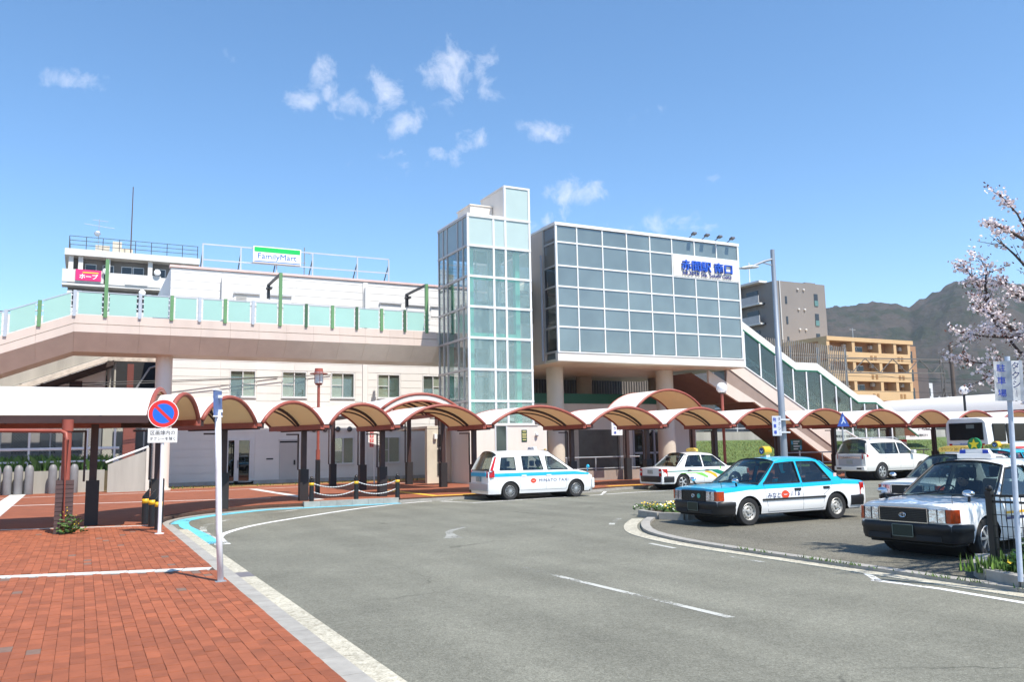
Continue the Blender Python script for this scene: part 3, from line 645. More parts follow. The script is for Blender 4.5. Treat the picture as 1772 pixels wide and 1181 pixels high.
# ---------------------------------------------------------------- lift tower
TV, TB, TU0, TU1 = 37.6, 41.45, 16.85, 20.36
tw = wthing('lift_tower', 'glazed lift tower with white mullions and stepped roof', 'tower', (18.6, 39.5, 0))
tz = [3.0,4.16,5.73,7.31,8.88,10.43,12.0,13.55]; tu = [TU0,18.27,18.95,TU1]; tv = [TV,38.2,38.86,40.25,40.8,TB]
mul = pm('white mullion', (.74,.74,.73), .4, var=.05)
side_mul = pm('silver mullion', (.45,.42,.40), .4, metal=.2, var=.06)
m_ = MB(); k_ = .055
for z in tz: m_.box(TU0-.06,TU1+.06,TV-.06,TV+.05,z-k_,z+k_)
for u in tu: m_.box(u-k_,u+k_,TV-.045,TV+.05,3.0,13.5)
m_.box(18.95-k_,TU1+.06,TV-.05,TV+.1,15.25,15.35).box(18.95-k_,18.95+k_,TV-.045,TV+.05,13.6,15.25).box(TU1-k_,TU1+.055,TV-.045,TV+.05,13.6,15.25)
m_.build('front_mullions', mul, tw)
m_ = MB()
for z in tz: m_.box(TU0-.06,TU0+.05,TV+.05,TB+.06,z-k_,z+k_)
for v in tv[1:]: m_.box(TU0-.045,TU0+.05,v-.04,v+.04,3.0,13.5)
m_.build('side_mullions', side_mul, tw)
tgl = glass('tower glass', (.90,.94,.93), .9, .01, base=(.48,.66,.60), mixb=.16)
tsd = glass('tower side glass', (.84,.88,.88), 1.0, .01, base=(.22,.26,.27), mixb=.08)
frost = pm('frosted white glass', (.43,.535,.515), .25, var=.03)
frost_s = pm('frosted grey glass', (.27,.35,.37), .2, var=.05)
for a, b in zip(tz[:-1], tz[1:]):
    top = b > 13
    for i in range(3): MB().box(tu[i]+k_,tu[i+1]-k_,TV-.008,TV+.008,a+k_,b-k_).build('pane', frost if top else tgl, tw)
    for i in range(5): MB().box(TU0-.008,TU0+.008,tv[i]+.04,tv[i+1]-.04,a+k_,b-k_).build('pane', frost_s if top else tsd, tw)
    MB().box(TU1-.008,TU1+.008,TV+.06,TB-.05,a+k_,b-k_).build('pane', frost_s if top else tsd, tw)
    MB().box(TU0+.06,TU1-.06,TB-.008,TB+.008,a+k_,b-k_).build('pane', frost_s if top else tsd, tw)
MB().box(18.95+k_,TU1-k_,TV-.008,TV+.008,13.6,15.25).build('pane', frost, tw)
MB().box(TU0-.07,18.93,TV-.07,TB+.07,13.606,13.66).box(18.93,TU1+.07,TV+.1,TB,13.606,13.66).build('roof', white_paint, tw)
MB().box(18.9,18.94,TV+.06,40.4,13.67,15.22).box(18.94,TU1+.02,40.3,40.4,13.67,15.22).box(TU1+.0,TU1+.04,TV+.06,40.3,13.67,15.22).box(18.88,TU1+.06,TV+.11,40.42,15.23,15.34).build('roof_turret', cream_wall, tw)
MB().box(17.6,18.86,38.9,40.6,13.67,14.50).box(17.55,18.88,38.85,40.65,14.505,14.56).prism([(38.7,13.67),(40.4,13.67),(40.4,14.9),(39.4,14.6)],18.5,18.88,'yz').build('roof_box', cream_wall, tw)
MB().box(TU0-.03,21.12,TV-.04,TB,.1,2.93).box(TU0-.08,20.6,TV-.08,TB,2.935,2.98).build('base', cream_wall, tw)
MB().box(18.25,18.78,TV-.06,TV-.041,.6,2.9).build('base_pane', pm('dark green glass',(.035,.055,.055),.1,spec=.8), tw)
MB().box(18.17,18.24,TV-.07,TV-.041,.4,2.92).box(18.79,18.86,TV-.07,TV-.041,.4,2.92).build('base_frame', frame_m, tw)
teal = pm('teal steel', (.09,.48,.34), .45, var=.08); shaft = pm('shaft grey', (.30,.30,.31), .5, var=.2, scale=2, streak=True)
for u in (17.10, 19.75):
    MB().box(u,u+.26,38.1,38.36,2.98,12.0).box(u,u+.26,40.7,40.96,2.98,12.0).build('shaft_post', teal, tw)
i_ = MB()
for z in (7.32, 4.1, 10.4): i_.box(17.36,19.75,38.12,38.3,z,z+.32 if z == 7.32 else z+.12)
i_.build('shaft_beam', teal, tw)
i_ = MB()
for z in (5.9,9.0,3.2,12.0): i_.box(17.4,19.7,38.4,38.6,z,z+.16)
for u in (17.6,17.9,18.6,19.3): i_.box(u,u+.05,39.0,39.08,3,12.3)
i_.box(17.5,17.9,38.6,38.9,10.6,11.0).box(19.1,19.6,38.6,38.9,10.5,10.75)
i_.build('shaft_fittings', pm('pale machinery',(.55,.56,.56),.4,metal=.3), tw)
MB().box(17.5,19.7,38.9,40.7,6.9,9.4).build('lift_car', pm('lift car',(.33,.34,.36),.35,metal=.3,var=.2,streak=True), tw)
MB().box(18.32,18.9,38.3,38.34,3,12).build('guide_panel', shaft, tw)
nb = wthing('notice_board', 'dark green notice with yellow print on the lift tower base', 'notice', (19.8, TV-.05, 2.1))
MB().box(19.66,19.96,TV-.06,TV-.042,2.12,2.72).build('board', pm('notice green',(.01,.05,.03),.5), nb)
pr = MB()
for z, w_ in ((2.62,.2),(2.5,.24),(2.42,.22),(2.32,.24),(2.2,.2)): pr.box(19.81-w_/2,19.81+w_/2,TV-.063,TV-.0605,z,z+.05)
pr.build('print', pm('notice yellow',(.62,.55,.22),.6,var=.4,scale=30), nb)
cam_ = MB().ball((20.5,TV-.12,2.45),.09,10,7).box(20.46,20.54,TV-.10,TV-.04,2.45,2.56).build('security_camera', pm('camera white',(.5,.5,.5),.4), None, True); tag(cam_, 'small dome security camera on the lift tower base', 'camera')
# ---------------------------------------------------------------- glass concourse hall
HU0, HU1, HB = 21.95, 34.52, 48.0
ha = wthing('concourse_hall', 'raised glass fronted station hall on round columns', 'building', (28, 42, 0))
hz = [6.80,8.11,9.22,10.27,11.39,12.67,13.58]; hu = [HU0,23.25,24.88,26.48,28.06,29.6,31.23,32.87,HU1]
MB().box(HU0+.12,HU1-.12,TV+.25,HB,6.45,13.4).build('core', pm('hall inner',(.16,.17,.17),.9), ha)
m_ = MB()
for z in hz[1:-1]: m_.box(HU0-.04,HU1+.04,TV-.05,TV+.06,z-.04,z+.04)
for u in hu[1:-1]: m_.box(u-.036,u+.036,TV-.04,TV+.06,6.8,13.58)
m_.box(HU0-.05,HU0+.06,TV-.056,TV+.055,6.8,13.57).box(HU1-.06,HU1+.05,TV-.056,TV+.055,6.8,13.57)
m_.build('mullions', mul, ha)
MB().box(HU0-.08,HU1+.08,TV-.08,39.1,13.58,13.74).box(HU0-.08,HU1+.08,39.1,HB+.1,13.58,13.70).build('roof_edge', white_paint, ha)
hg = bpy.data.materials.new('hall glass'); hg.use_nodes = True
_n = hg.node_tree.nodes; _l = hg.node_tree.links.new; _b = _n['Principled BSDF']; _b.inputs['Roughness'].default_value = .04; _b.inputs['Specular IOR Level'].default_value = .7; _b.inputs['IOR'].default_value = 1.8
_g = _n.new('ShaderNodeNewGeometry'); _q = _n.new('ShaderNodeTexNoise'); _q.inputs['Scale'].default_value = .7; _l(_g.outputs['Position'], _q.inputs['Vector'])
_r = _n.new('ShaderNodeMapRange'); _r.inputs[1].default_value = .3; _r.inputs[2].default_value = .7; _r.inputs[3].default_value = .86; _r.inputs[4].default_value = 1.12; _l(_q.outputs['Fac'], _r.inputs[0])
_oi = _n.new('ShaderNodeObjectInfo'); _r2 = _n.new('ShaderNodeMapRange'); _r2.inputs[3].default_value = .90; _r2.inputs[4].default_value = 1.10; _l(_oi.outputs['Random'], _r2.inputs[0])
_k = _n.new('ShaderNodeMath'); _k.operation = 'MULTIPLY'; _l(_r.outputs[0], _k.inputs[0]); _l(_r2.outputs[0], _k.inputs[1])
_s = _n.new('ShaderNodeVectorMath'); _s.operation = 'SCALE'; _s.inputs[0].default_value = (.145,.185,.182); _l(_k.outputs[0], _s.inputs['Scale']); _l(_s.outputs[0], _b.inputs['Base Color'])
hgd = pm('hall side glass', (.03,.028,.027), .06, spec=.6, var=.2, rand=.3)
rp = random.Random(5)
HP = MB().box(-.5,.5,-.5,.5,-.5,.5).mesh('pane', hg)
for i in range(8):
    for j in range(6):
        if j == 4 and i >= 5: continue
        p = piece(HP, 'pane', ha, hu[i]+.036, hu[i+1]-.036, TV-.005, TV+.02, hz[j]+.04, hz[j+1]-.04)
        p.rotation_euler = (rp.uniform(-.0016,.0016), 0, rp.uniform(-.0016,.0016))
sv = [TV+.06, 38.9]
m_ = MB()
for z in hz: m_.box(HU0-.045,HU0+.03,TV+.065,38.84,z-.05,z+.05)
m_.box(HU0-.05,HU0+.03,38.85,38.95,6.8,13.58).build('side_mullions', side_mul, ha)
for j in range(6): MB().box(HU0-.006,HU0+.006,TV+.06,38.85,hz[j]+.05,hz[j+1]-.05).build('pane', hgd if j < 4 else pm('hall side glass pale',(.17,.15,.13),.1,spec=.6), ha)
MB().box(HU0-.06,HU0+.1,38.95,HB,6.28,13.57).build('side_wall', clad, ha)
MB().box(21.0,HU0-.07,40.2,44.5,7.6,11.0).build('link_panel', cream_wall, ha); MB().box(21.02,HU0-.08,40.16,40.19,8.6,10.4).build('link_window', hgd, ha)
MB().cyl((21.8,38.98,6.4),(21.8,38.98,12.2),.06).build('drain_pipe', pm('pipe grey',(.42,.42,.46),.5), ha)
MB().box(HU0-.06,HU1+.06,TV-.06,TV+.2,6.3,6.74).build('fascia', cream_wall, ha); MB().box(HU0-.05,HU1+.05,TV-.10,TV+.1,6.74,6.80).build('sill', mul, ha)
sp = pm('soffit cream', (.74,.62,.45), .45, var=.06, scale=.8, rand=.03)
for i in range(9):
    for j in range(8):
        a = HU0-.05+i*1.41; b = TV+.0+j*1.3
        if b+1.3 > HB: continue
        MB().box(a+.006,a+1.404,b+.006,b+1.294,6.26,6.29).build('soffit_panel', sp, ha)
MB().box(HU0,HU1,TV+.21,HB,6.30,6.42).build('floor_slab', sp, ha)
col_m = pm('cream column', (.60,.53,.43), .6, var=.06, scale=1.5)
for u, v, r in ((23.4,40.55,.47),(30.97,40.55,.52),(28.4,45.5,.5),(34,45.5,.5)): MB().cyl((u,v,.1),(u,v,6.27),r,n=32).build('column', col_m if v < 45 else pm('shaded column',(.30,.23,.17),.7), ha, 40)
hs = wthing('station_sign', 'cream sign board with blue raised station name on the glass hall', 'sign', (32, TV, 11.4))
MB().box(29.64,HU1-.02,TV-.07,TV-.045,11.42,12.64).build('board', pm('sign cream',(.80,.74,.63),.5,var=.04,scale=.8,streak=True), hs)
sbl = pm('sign letter blue', (.02,.10,.55), .4, var=.05); sbd = pm('sign letter navy', (.02,.035,.22), .4, var=.05)
text_obj('赤間駅 南口', sbl, hs, lambda x, y, z: (32.05+x, TV-.13-z, 12.09+y), 1, .008, w=3.75, h=.62, ext=.05)
text_obj('AKAMA Sta. South Gate', sbd, hs, lambda x, y, z: (32.05+x, TV-.11-z, 11.63+y), 1, .0, w=3.65, h=.25, ext=.012)
for i, u in enumerate((30.95,31.9,32.85,33.8)):
    fl = wthing('floodlight', ['leftmost','second from left','third from left','rightmost'][i]+' of four sign floodlights on the hall roof edge', 'floodlight', (u, TV, 13.75), group='sign floodlights')
    MB().beam((u,TV+.1,13.76),(u,TV-.42,13.92),.035,.035).build('arm', black_paint, fl)
    MB().add([(u+x, TV-.42+y, 13.90+z) for x in (-.13,.13) for y, z in ((-.12,.0),(.12,-.06),(.14,.02),(-.08,.10))], [(0,1,2,3),(7,6,5,4),(0,4,5,1),(1,5,6,2),(2,6,7,3),(3,7,4,0)]).build('head', pm('lamp grey',(.10,.10,.11),.4), fl)

# ---------------------------------------------------------------- enclosed stair to the right of the hall
SV = 39.0
es = wthing('enclosed_stair', 'cream stair enclosure with glass sides descending from the hall', 'stair', (40, SV, 0))
top = [(34.4,10.14),(40.12,6.90),(41.99,6.90),(45.55,4.90),(47.2,4.90),(52.0,2.2)]
def zat(pl_, u):
    for (a, b), (c, d) in zip(pl_[:-1], pl_[1:]):
        if a <= u <= c: return b+(d-b)*(u-a)/(c-a)
    return pl_[-1][1] if u > pl_[-1][0] else pl_[0][1]
low = [(u, z-.48) for u, z in top]; glb = [(34.4,7.36),(43.2,2.62),(44.2,2.6),(50.5,-.3)]
strl = [(31.94,6.05),(35.32,4.35),(36.56,4.35),(43.2,.4),(43.4,.1)]
def strip(pa, pb, v0, v1, us_): 
    m = MB(); rows = []
    for u in us_: rows.append([(u, v0, zat(pa, u)), (u, v1, zat(pa, u)), (u, v1, zat(pb, u)), (u, v0, zat(pb, u))])
    m.grid(rows, 0, True); n_ = len(rows); m.f.append((3,2,1,0)); m.m.append(0); o_ = (n_-1)*4; m.f.append((o_,o_+1,o_+2,o_+3)); m.m.append(0); return m
tus = [34.5,36,38,40.12,41.99,43.5,45.55,47.2,49,51.2]
strip(low, top, SV-.02, SV+2.6, tus).build('roof', pm('stair roof white',(.74,.72,.68),.5,var=.08,scale=2), es)
gl_ = [(u, z-.10) for u, z in low]
strip(gl_, low, SV-.045, SV+.02, tus).build('green_trim', pm('trim green',(.012,.13,.065),.4), es)
glt = glass('stair glass', (.62,.70,.68), 1.0, .01, base=(.05,.08,.075), mixb=.10)
mus = [34.6,35.93,37.18,38.45,39.85,41.0,42.25,43.55,44.85,46.1,47.3,48.6,49.9]
for a, b in zip(mus[:-1], mus[1:]):
    pa = [(u, max(z, .1)) for u, z in glb]
    uu = [a+.05]+[q for q in (40.12,41.99,43.2,44.2,45.55,47.2) if a+.05 < q < b-.05]+[b-.05]
    strip(pa, gl_, SV+.005, SV+.02, uu).build('glass_panel', glt, es)
    zb, zt_ = max(zat(glb, a), .1), zat(gl_, a)
    MB().box(a-.05,a+.05,SV-.04,SV+.04,zb,zt_).build('mullion', mul, es)
strip([(u, z-.08) for u, z in glb], glb, SV-.05, SV+.04, [34.5,38,43.2,44.2,46.5,49.5]).build('bottom_rail', mul, es)
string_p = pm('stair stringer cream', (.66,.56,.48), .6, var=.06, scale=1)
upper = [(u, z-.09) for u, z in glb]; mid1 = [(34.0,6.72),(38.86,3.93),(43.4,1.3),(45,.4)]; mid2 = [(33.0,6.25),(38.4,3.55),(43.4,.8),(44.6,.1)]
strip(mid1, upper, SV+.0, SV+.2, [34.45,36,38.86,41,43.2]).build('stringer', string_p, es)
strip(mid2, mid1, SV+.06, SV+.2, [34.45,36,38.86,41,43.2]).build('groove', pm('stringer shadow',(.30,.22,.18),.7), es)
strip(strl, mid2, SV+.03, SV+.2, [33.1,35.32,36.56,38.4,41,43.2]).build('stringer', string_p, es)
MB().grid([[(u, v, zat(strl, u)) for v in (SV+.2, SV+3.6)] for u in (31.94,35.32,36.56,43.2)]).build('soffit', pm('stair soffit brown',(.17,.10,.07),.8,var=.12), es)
MB().grid([[(u, SV+2.6, zat(glb, u)), (u, SV+2.6, zat(low, u))] for u in (34.5,40.12,41.99,45.55,47.2,50)]).build('rear_wall', glass('stair rear glass', (.80,.86,.85), .8, .02, base=(.10,.13,.12), mixb=.25), es)
inn = MB()
for i in range(22):
    u = 35+i*.55; z = zat(glb, u); inn.beam((u,SV+.5,z+1.0),(u+.5,SV+2.4,z+1.9 if i % 2 else z+.9),.05,.07)
inn.build('inner_structure', pm('stair steel',(.55,.57,.57),.4,metal=.3), es)
strip([(u, z+.75) for u, z in glb], [(u, z+.83) for u, z in glb], SV+.3, SV+.36, [34.6,38,43.2,44.2,49]).build('inner_handrail', pm('stair steel',(.55,.57,.57),.4), es)
# lower outside wall pieces of the stair at the ground (seen between the canopy posts)
MB().box(43.6,49.6,SV+.02,SV+.2,.1,.9).build('base_wall', string_p, es)
# back wall, doors and green band under the hall
uh = wthing('underpass_wall', 'beige wall with green fascia and shuttered openings under the hall', 'wall', (28, 44, 0))
rect_wall(MB(), 21.2, 36, .1, 4.45, 44, 44.2, [(26.9,29.9,.1,2.85),(31.0,34.2,.1,2.9),(24.6,26.2,.1,2.8)]).build('wall', cream_wall, uh)
MB().box(21.2,36,43.9,44.0,4.46,5.05).build('green_fascia', pm('fascia green',(.005,.11,.06),.5), uh)
MB().box(26.9,29.9,44.05,44.1,.1,2.85).box(24.6,26.2,44.05,44.1,.1,2.8).build('shutter', pm('dark shutter',(.10,.085,.07),.35,var=.25,scale=2), uh)
gd = MB()
for i in range(5): gd.box(31.0+i*.8-.05,31.0+i*.8+.05,43.95,44.1,.1,2.9)
gd.box(31,34.2,43.95,44.1,1.3,1.42).box(31,34.2,43.95,44.1,2.8,2.9); gd = gd.build('door_frame', pm('grey frame',(.36,.35,.38),.5), uh)
MB().box(31,34.2,44.06,44.08,.1,2.8).build('pane', glass('dark door glass', (.10,.11,.11), 1.2), gd)
for u in (26.75, 30.05): MB().box(u-.15,u+.15,43.9,43.99,.1,2.9).build('jamb', pm('pale jamb',(.50,.44,.36),.6), uh)
# railings and low walls in front of the hall entrance
for (a, b, v, lbl) in ((21.4,25.9,36.2,'stainless railing on a low wall before the hall entrance'),(33.5,46,34.3,'stainless railing behind the canopy posts at the grass bank')):
    rl = wthing('railing', lbl, 'railing', (a, v, 0)); 
    MB().box(a,b,v,v+.15,.1,.62 if a < 30 else .4).build('low_wall', pm('low wall',(.30,.24,.20),.8,var=.15), rl)
    MB().cyl((a,v+.07,1.28),(b,v+.07,1.28),.035).cyl((a,v+.07,.72),(b,v+.07,.72),.03).build('rail', grey_metal, rl)
    x = a+.1
    while x < b: MB().cyl((x,v+.07,.4),(x,v+.07,1.28),.03,n=8).build('post', grey_metal, rl); x += 1.7
# lift lobby cubicle left of the tower
cb = wthing('entrance_porch', 'cream porch walls with tall narrow windows beside the lift tower', 'porch', (16.2, 40, 0))
MB().box(15.5,16.55,39.9,40.2,.1,2.85).box(16.78,17.5,39.8,40.0,.1,2.85).box(15.5,17.5,39.9,44.5,2.87,3.0).build('wall', pm('porch wall',(.60,.54,.43),.6), cb)
for u, v in ((16.05,39.88),(17.0,39.78)):
    for z in (.5,1.2,1.95): MB().box(u,u+.32,v-.02,v+.01,z,z+.62).build('narrow_window', pm('slot glass',(.05,.05,.05),.1), cb)
MB().box(15.85,16.0,39.75,39.9,2.35,2.6).build('wall_lamp', white_paint, cb)
MB().box(15.0,16.6,36.6,37.6,2.95,3.35).build('hanging_duct', pm('duct grey',(.33,.30,.28),.6), cb)
# ================================================================ walkway canopies
memb = pm('white membrane', (.87,.86,.84), .6, var=.03, scale=.6, trans=.25)
lit_underside = pm('tan lining', (.80,.58,.33), .75, var=.08, scale=1.4, trans=.5)  # added under-layer, its tan paints sunlight coming through the white membrane
def arcpts(A, B, z0, rise, n=14):
    A = Vector((A[0], A[1], 0)); B = Vector((B[0], B[1], 0)); L = (B-A).length; rr = (L*L/4+rise*rise)/(2*rise); a0 = math.asin(min(1, L/2/rr)); out = []
    for i in range(n+1):
        a = -a0+2*a0*i/n; s = .5+rr*math.sin(a)/L; z = z0+rr*math.cos(a)-(rr-rise)
        p = A.lerp(B, s); out.append(Vector((p.x, p.y, z)))
    return out
def canopy(name, label, sections, z0, rise, posts, group, mid=(.5,), zpost=2.62, gutters=True, base=True, panels=False, eave_beam=True):
    """sections: list of (A, B) eave points of successive arches along the barrel"""
    t = wthing(name, label, 'canopy', (sections[0][0][0], sections[0][0][1], 0), group=group)
    rows = [arcpts(a, b, z0, rise) for a, b in sections]
    MB().grid([[p+Vector((0,0,.03)) for p in r] for r in rows]).build('membrane', memb, t, True)
    MB().grid([[p+Vector((0,0,.002)) for p in r] for r in rows]).build('lit_underside', lit_underside, t, True)
    MB().tube([p+Vector((0,0,.01)) for p in rows[0]], .062, 8).build('front_arch', red_steel, t, True)
    MB().tube([p+Vector((0,0,.0)) for p in rows[-1]], .055, 8).build('rear_arch', red_steel, t, True)
    for k in mid:
        q = k*(len(rows)-1); i = min(int(q), len(rows)-2); f = q-i
        pts = [rows[i][j].lerp(rows[i+1][j], f) for j in range(len(rows[0]))]
        MB().tube([p-Vector((0,0,.05)) for p in pts], .05, 6).tube([p-Vector((0,0,.20)) for p in pts[1:-1]], .03, 6).build('rib', shaded_steel, t)
    for side in (0, 1):
        pts = [s[side] for s in sections]
        e = MB()
        for p, q in zip(pts[:-1], pts[1:]): e.beam((p[0],p[1],z0-.07),(q[0],q[1],z0-.07),.16,.17)
        if eave_beam: e.build('edge_beam', red_steel if side else shaded_steel, t)
    if panels:
        A, B = sections[0]; lo = arcpts(A, B, z0-.26, rise-.02)
        MB().tube(lo, .055, 8).build('lower_arch', red_steel, t, True)
        for j in range(0, 14, 2):
            m = MB()
            for w in (0, 1):
                m.quad(*[p+Vector((0,-.01,0)) for p in (lo[j+w]+Vector((0,0,.05)), lo[j+w+1]+Vector((0,0,.05)), rows[0][j+w+1]-Vector((0,0,.05)), rows[0][j+w]-Vector((0,0,.05)))])
            m.build('fascia_panel', pm('fascia white',(.70,.66,.58),.5), t)
    for (x, y) in posts:
        p = MB().box(x-.085,x+.085,y-.085,y+.085,.12,zpost).build('post', shaded_steel, t)
        if base: MB().box(x-.15,x+.15,y-.15,y+.15,.12,1.22).build('post_sleeve', pm('black sleeve',(.02,.016,.016),.6), p)
        MB().beam((x-.2,y,zpost-.16),(x-.2,y,1.2),.05,.05).beam((x-.62,y,zpost-.18),(x-.2,y,zpost-.18),.05,.05).build('drain_pipe', shaded_steel, p)
    return t
FR = [(2.8,24.3,-.80,.60),(4.85,26.85,-.70,.71),(7.45,28.75,-.38,.92),(10.18,29.2,-.12,.99),(13.97,29.4,-.06,1),(18.68,29.7,-.06,1),(22.75,29.9,-.06,1),(26.9,30.15,-.06,1),(31.1,30.4,-.06,1),(35.3,30.6,-.06,1),(39.8,30.85,-.06,1),(43.9,31.1,-.06,1),(48.3,31.3,-.06,1),(52.6,31.5,-.06,1)]
ordn = ['first','second','third','fourth','fifth','sixth','seventh','eighth','ninth','tenth','eleventh','twelfth','thirteenth']
for i in range(len(FR)-1):
    a, b = FR[i], FR[i+1]; dx, dy = b[0]-a[0], b[1]-a[1]; L = math.hypot(dx, dy); ex, ey = dx/L*.17, dy/L*.17
    sec = [((a[0]+a[2]*t+ex, a[1]+a[3]*t+ey), (b[0]+b[2]*t-ex, b[1]+b[3]*t-ey)) for t in (0, 1.05, 2.1, 3.1)]
    canopy('canopy_bay', 'white arched canopy bay, %s from the left in the row along the kerb' % ordn[i], sec, 2.74, .72 if i > 1 else .70,
           [(b[0]+b[2]*1.25, b[1]+b[3]*1.25)], 'arched canopy bays along the kerb', mid=(.42,))
    # gutter between the bays
    g = wthing('canopy_gutter', 'red brown gutter beam after the %s canopy bay from the left' % ordn[i], 'gutter', (b[0], b[1], 2.6), group='gutters between canopy bays')
    MB().beam((b[0]-b[2]*.05,b[1]-b[3]*.05,2.68),(b[0]+b[2]*3.1,b[1]+b[3]*3.1,2.68),.22,.09).build('channel', red_steel, g)
    MB().beam((b[0]-b[2]*.02,b[1]-b[3]*.02,2.585),(b[0]+b[2]*2.6,b[1]+b[3]*2.6,2.585),.12,.08).build('bracket', shaded_steel, g)
canopy('canopy_bay', 'narrow white canopy bay between the long barrel roof and the curved row', [((1.9,22.35),(2.78,24.15)),((1.6,22.7),(2.45,24.55)),((1.35,23.0),(2.2,24.9))], 2.74, .62, [(1.75,23.35)], 'arched canopy bays along the kerb', mid=())
canopy('canopy_bay', 'long white barrel canopy over the brick pavement at left', [((1.38-26*k/8.0, 21.75+.10*k),(2.2-26.8*k/8.0, 25.85+.10*k)) for k in range(9)], 2.74, .78,
       [(.27,23.58),(-5.5,22.9),(-5.2,24.9)], 'arched canopy bays along the kerb', mid=(.04,.15,.27,.4,.6,.8))
lb = wthing('canopy_post', 'red brown canopy post with a brick clad base and downpipe at left', 'post', (-.31, 21.6, .12))
MB().cyl((-.31,21.62,1.3),(-.31,21.62,2.62),.095,n=14).cyl((-.31,21.62,2.4),(-.31,21.62,2.66),.12,n=14).build('shaft', red_steel, lb, 40)
bkm = pm('brown cladding brick', (.085,.05,.047), .6, var=.15, rand=.12); BKU = unit(bkm, 'brick')
for j in range(12):
    z = .13+j*.098
    piece(BKU, 'brick', lb, -.49, -.32, 21.44, 21.80, z, z+.088); piece(BKU, 'brick', lb, -.314, -.13, 21.44, 21.80, z, z+.088)
MB().tube([(-3.2,21.58,2.44),(-.44,21.52,2.40),(-.33,21.40,2.34),(-.31,21.38,2.2),(-.31,21.38,.13)], .045, 10).build('downpipe', red_steel, lb, 50)
# higher canopies over the ways to the lift and to the hall
canopy('canopy_bay', 'higher arched canopy with white fascia leading to the lift tower', [((11.0,33.6),(14.65,33.6)),((11.0,35.8),(14.65,35.8)),((11.0,38),(14.65,38)),((11.0,40.8),(14.65,40.8))], 3.48, .70,
       [(14.6,35.6),(10.9,35.8),(14.5,39.8),(10.8,40.3)], 'arched canopy bays along the kerb', mid=(.3,.6), zpost=3.4, panels=True)
canopy('canopy_bay', 'higher arched canopy leading to the hall entrance', [((25.0,35.1),(29.2,35.1)),((25.0,36.5),(29.2,36.5)),((25.0,37.9),(29.2,37.9))], 3.72, .95,
       [(24.75,35.7),(29.0,35.7)], 'arched canopy bays along the kerb', mid=(), zpost=3.65)
# big barrel roof far right, running away from the row
canopy('canopy_bay', 'large white barrel roof behind the bus at far right', [((59.6,30.0),(56.0,30.0)),((59.6,37.5),(56.0,37.5)),((59.6,46.5),(56.0,46.5))], 3.75, 1.25, [(56.3,33),(56.3,40)], 'arched canopy bays along the kerb', mid=(), zpost=3.7, base=False)
# ================================================================ vehicles
trim_b = pm('black trim', (.014,.014,.015), .45, var=.15); bumper_b = pm('black bumper', (.012,.012,.014), .5, var=.2, scale=3)
lamp_clear = pm('headlamp lens', (.60,.63,.68), .16, metal=.85, var=.35, scale=9, spec=.8, coat=1, bump=.22, bscale=14)
lamp_amber = pm('amber lens', (.46,.05,.006), .15, var=.3, scale=20, coat=1); lamp_red = pm('red lens', (.50,.012,.012), .15, var=.25, scale=20, coat=1)
plate_g = pm('number plate dark green', (.008,.022,.014), .5, var=.1); plate_w = pm('number plate grey', (.35,.36,.34), .5, var=.3, scale=20)
seat_m = pm('seat cloth', (.06,.06,.065), .8, var=.2); seat_w = pm('white seat cover', (.50,.50,.48), .8, var=.1); seam_m = pm('door seam', (.10,.10,.10), .7)
alloy = pm('alloy wheel', (.62,.62,.62), .3, metal=.7, var=.1); steelw = pm('steel wheel', (.50,.49,.46), .45, metal=.4, var=.2, scale=10)
def paint(name, c): return pm('car paint '+name, c, .32, var=.035, scale=.8, coat=.7)
P_white = paint('white', (.80,.80,.79)); P_cyan = paint('turquoise', (.0,.40,.66)); P_pearl = paint('pearl white', (.76,.74,.69)); P_silver = paint('silver', (.42,.42,.44))
def lerp_list(L, x):
    if x <= L[0][0]: return L[0][1]
    for (a, b), (c, d) in zip(L[:-1], L[1:]):
        if x <= c: t = (x-a)/(c-a); return b+(d-b)*t
    return L[-1][1]
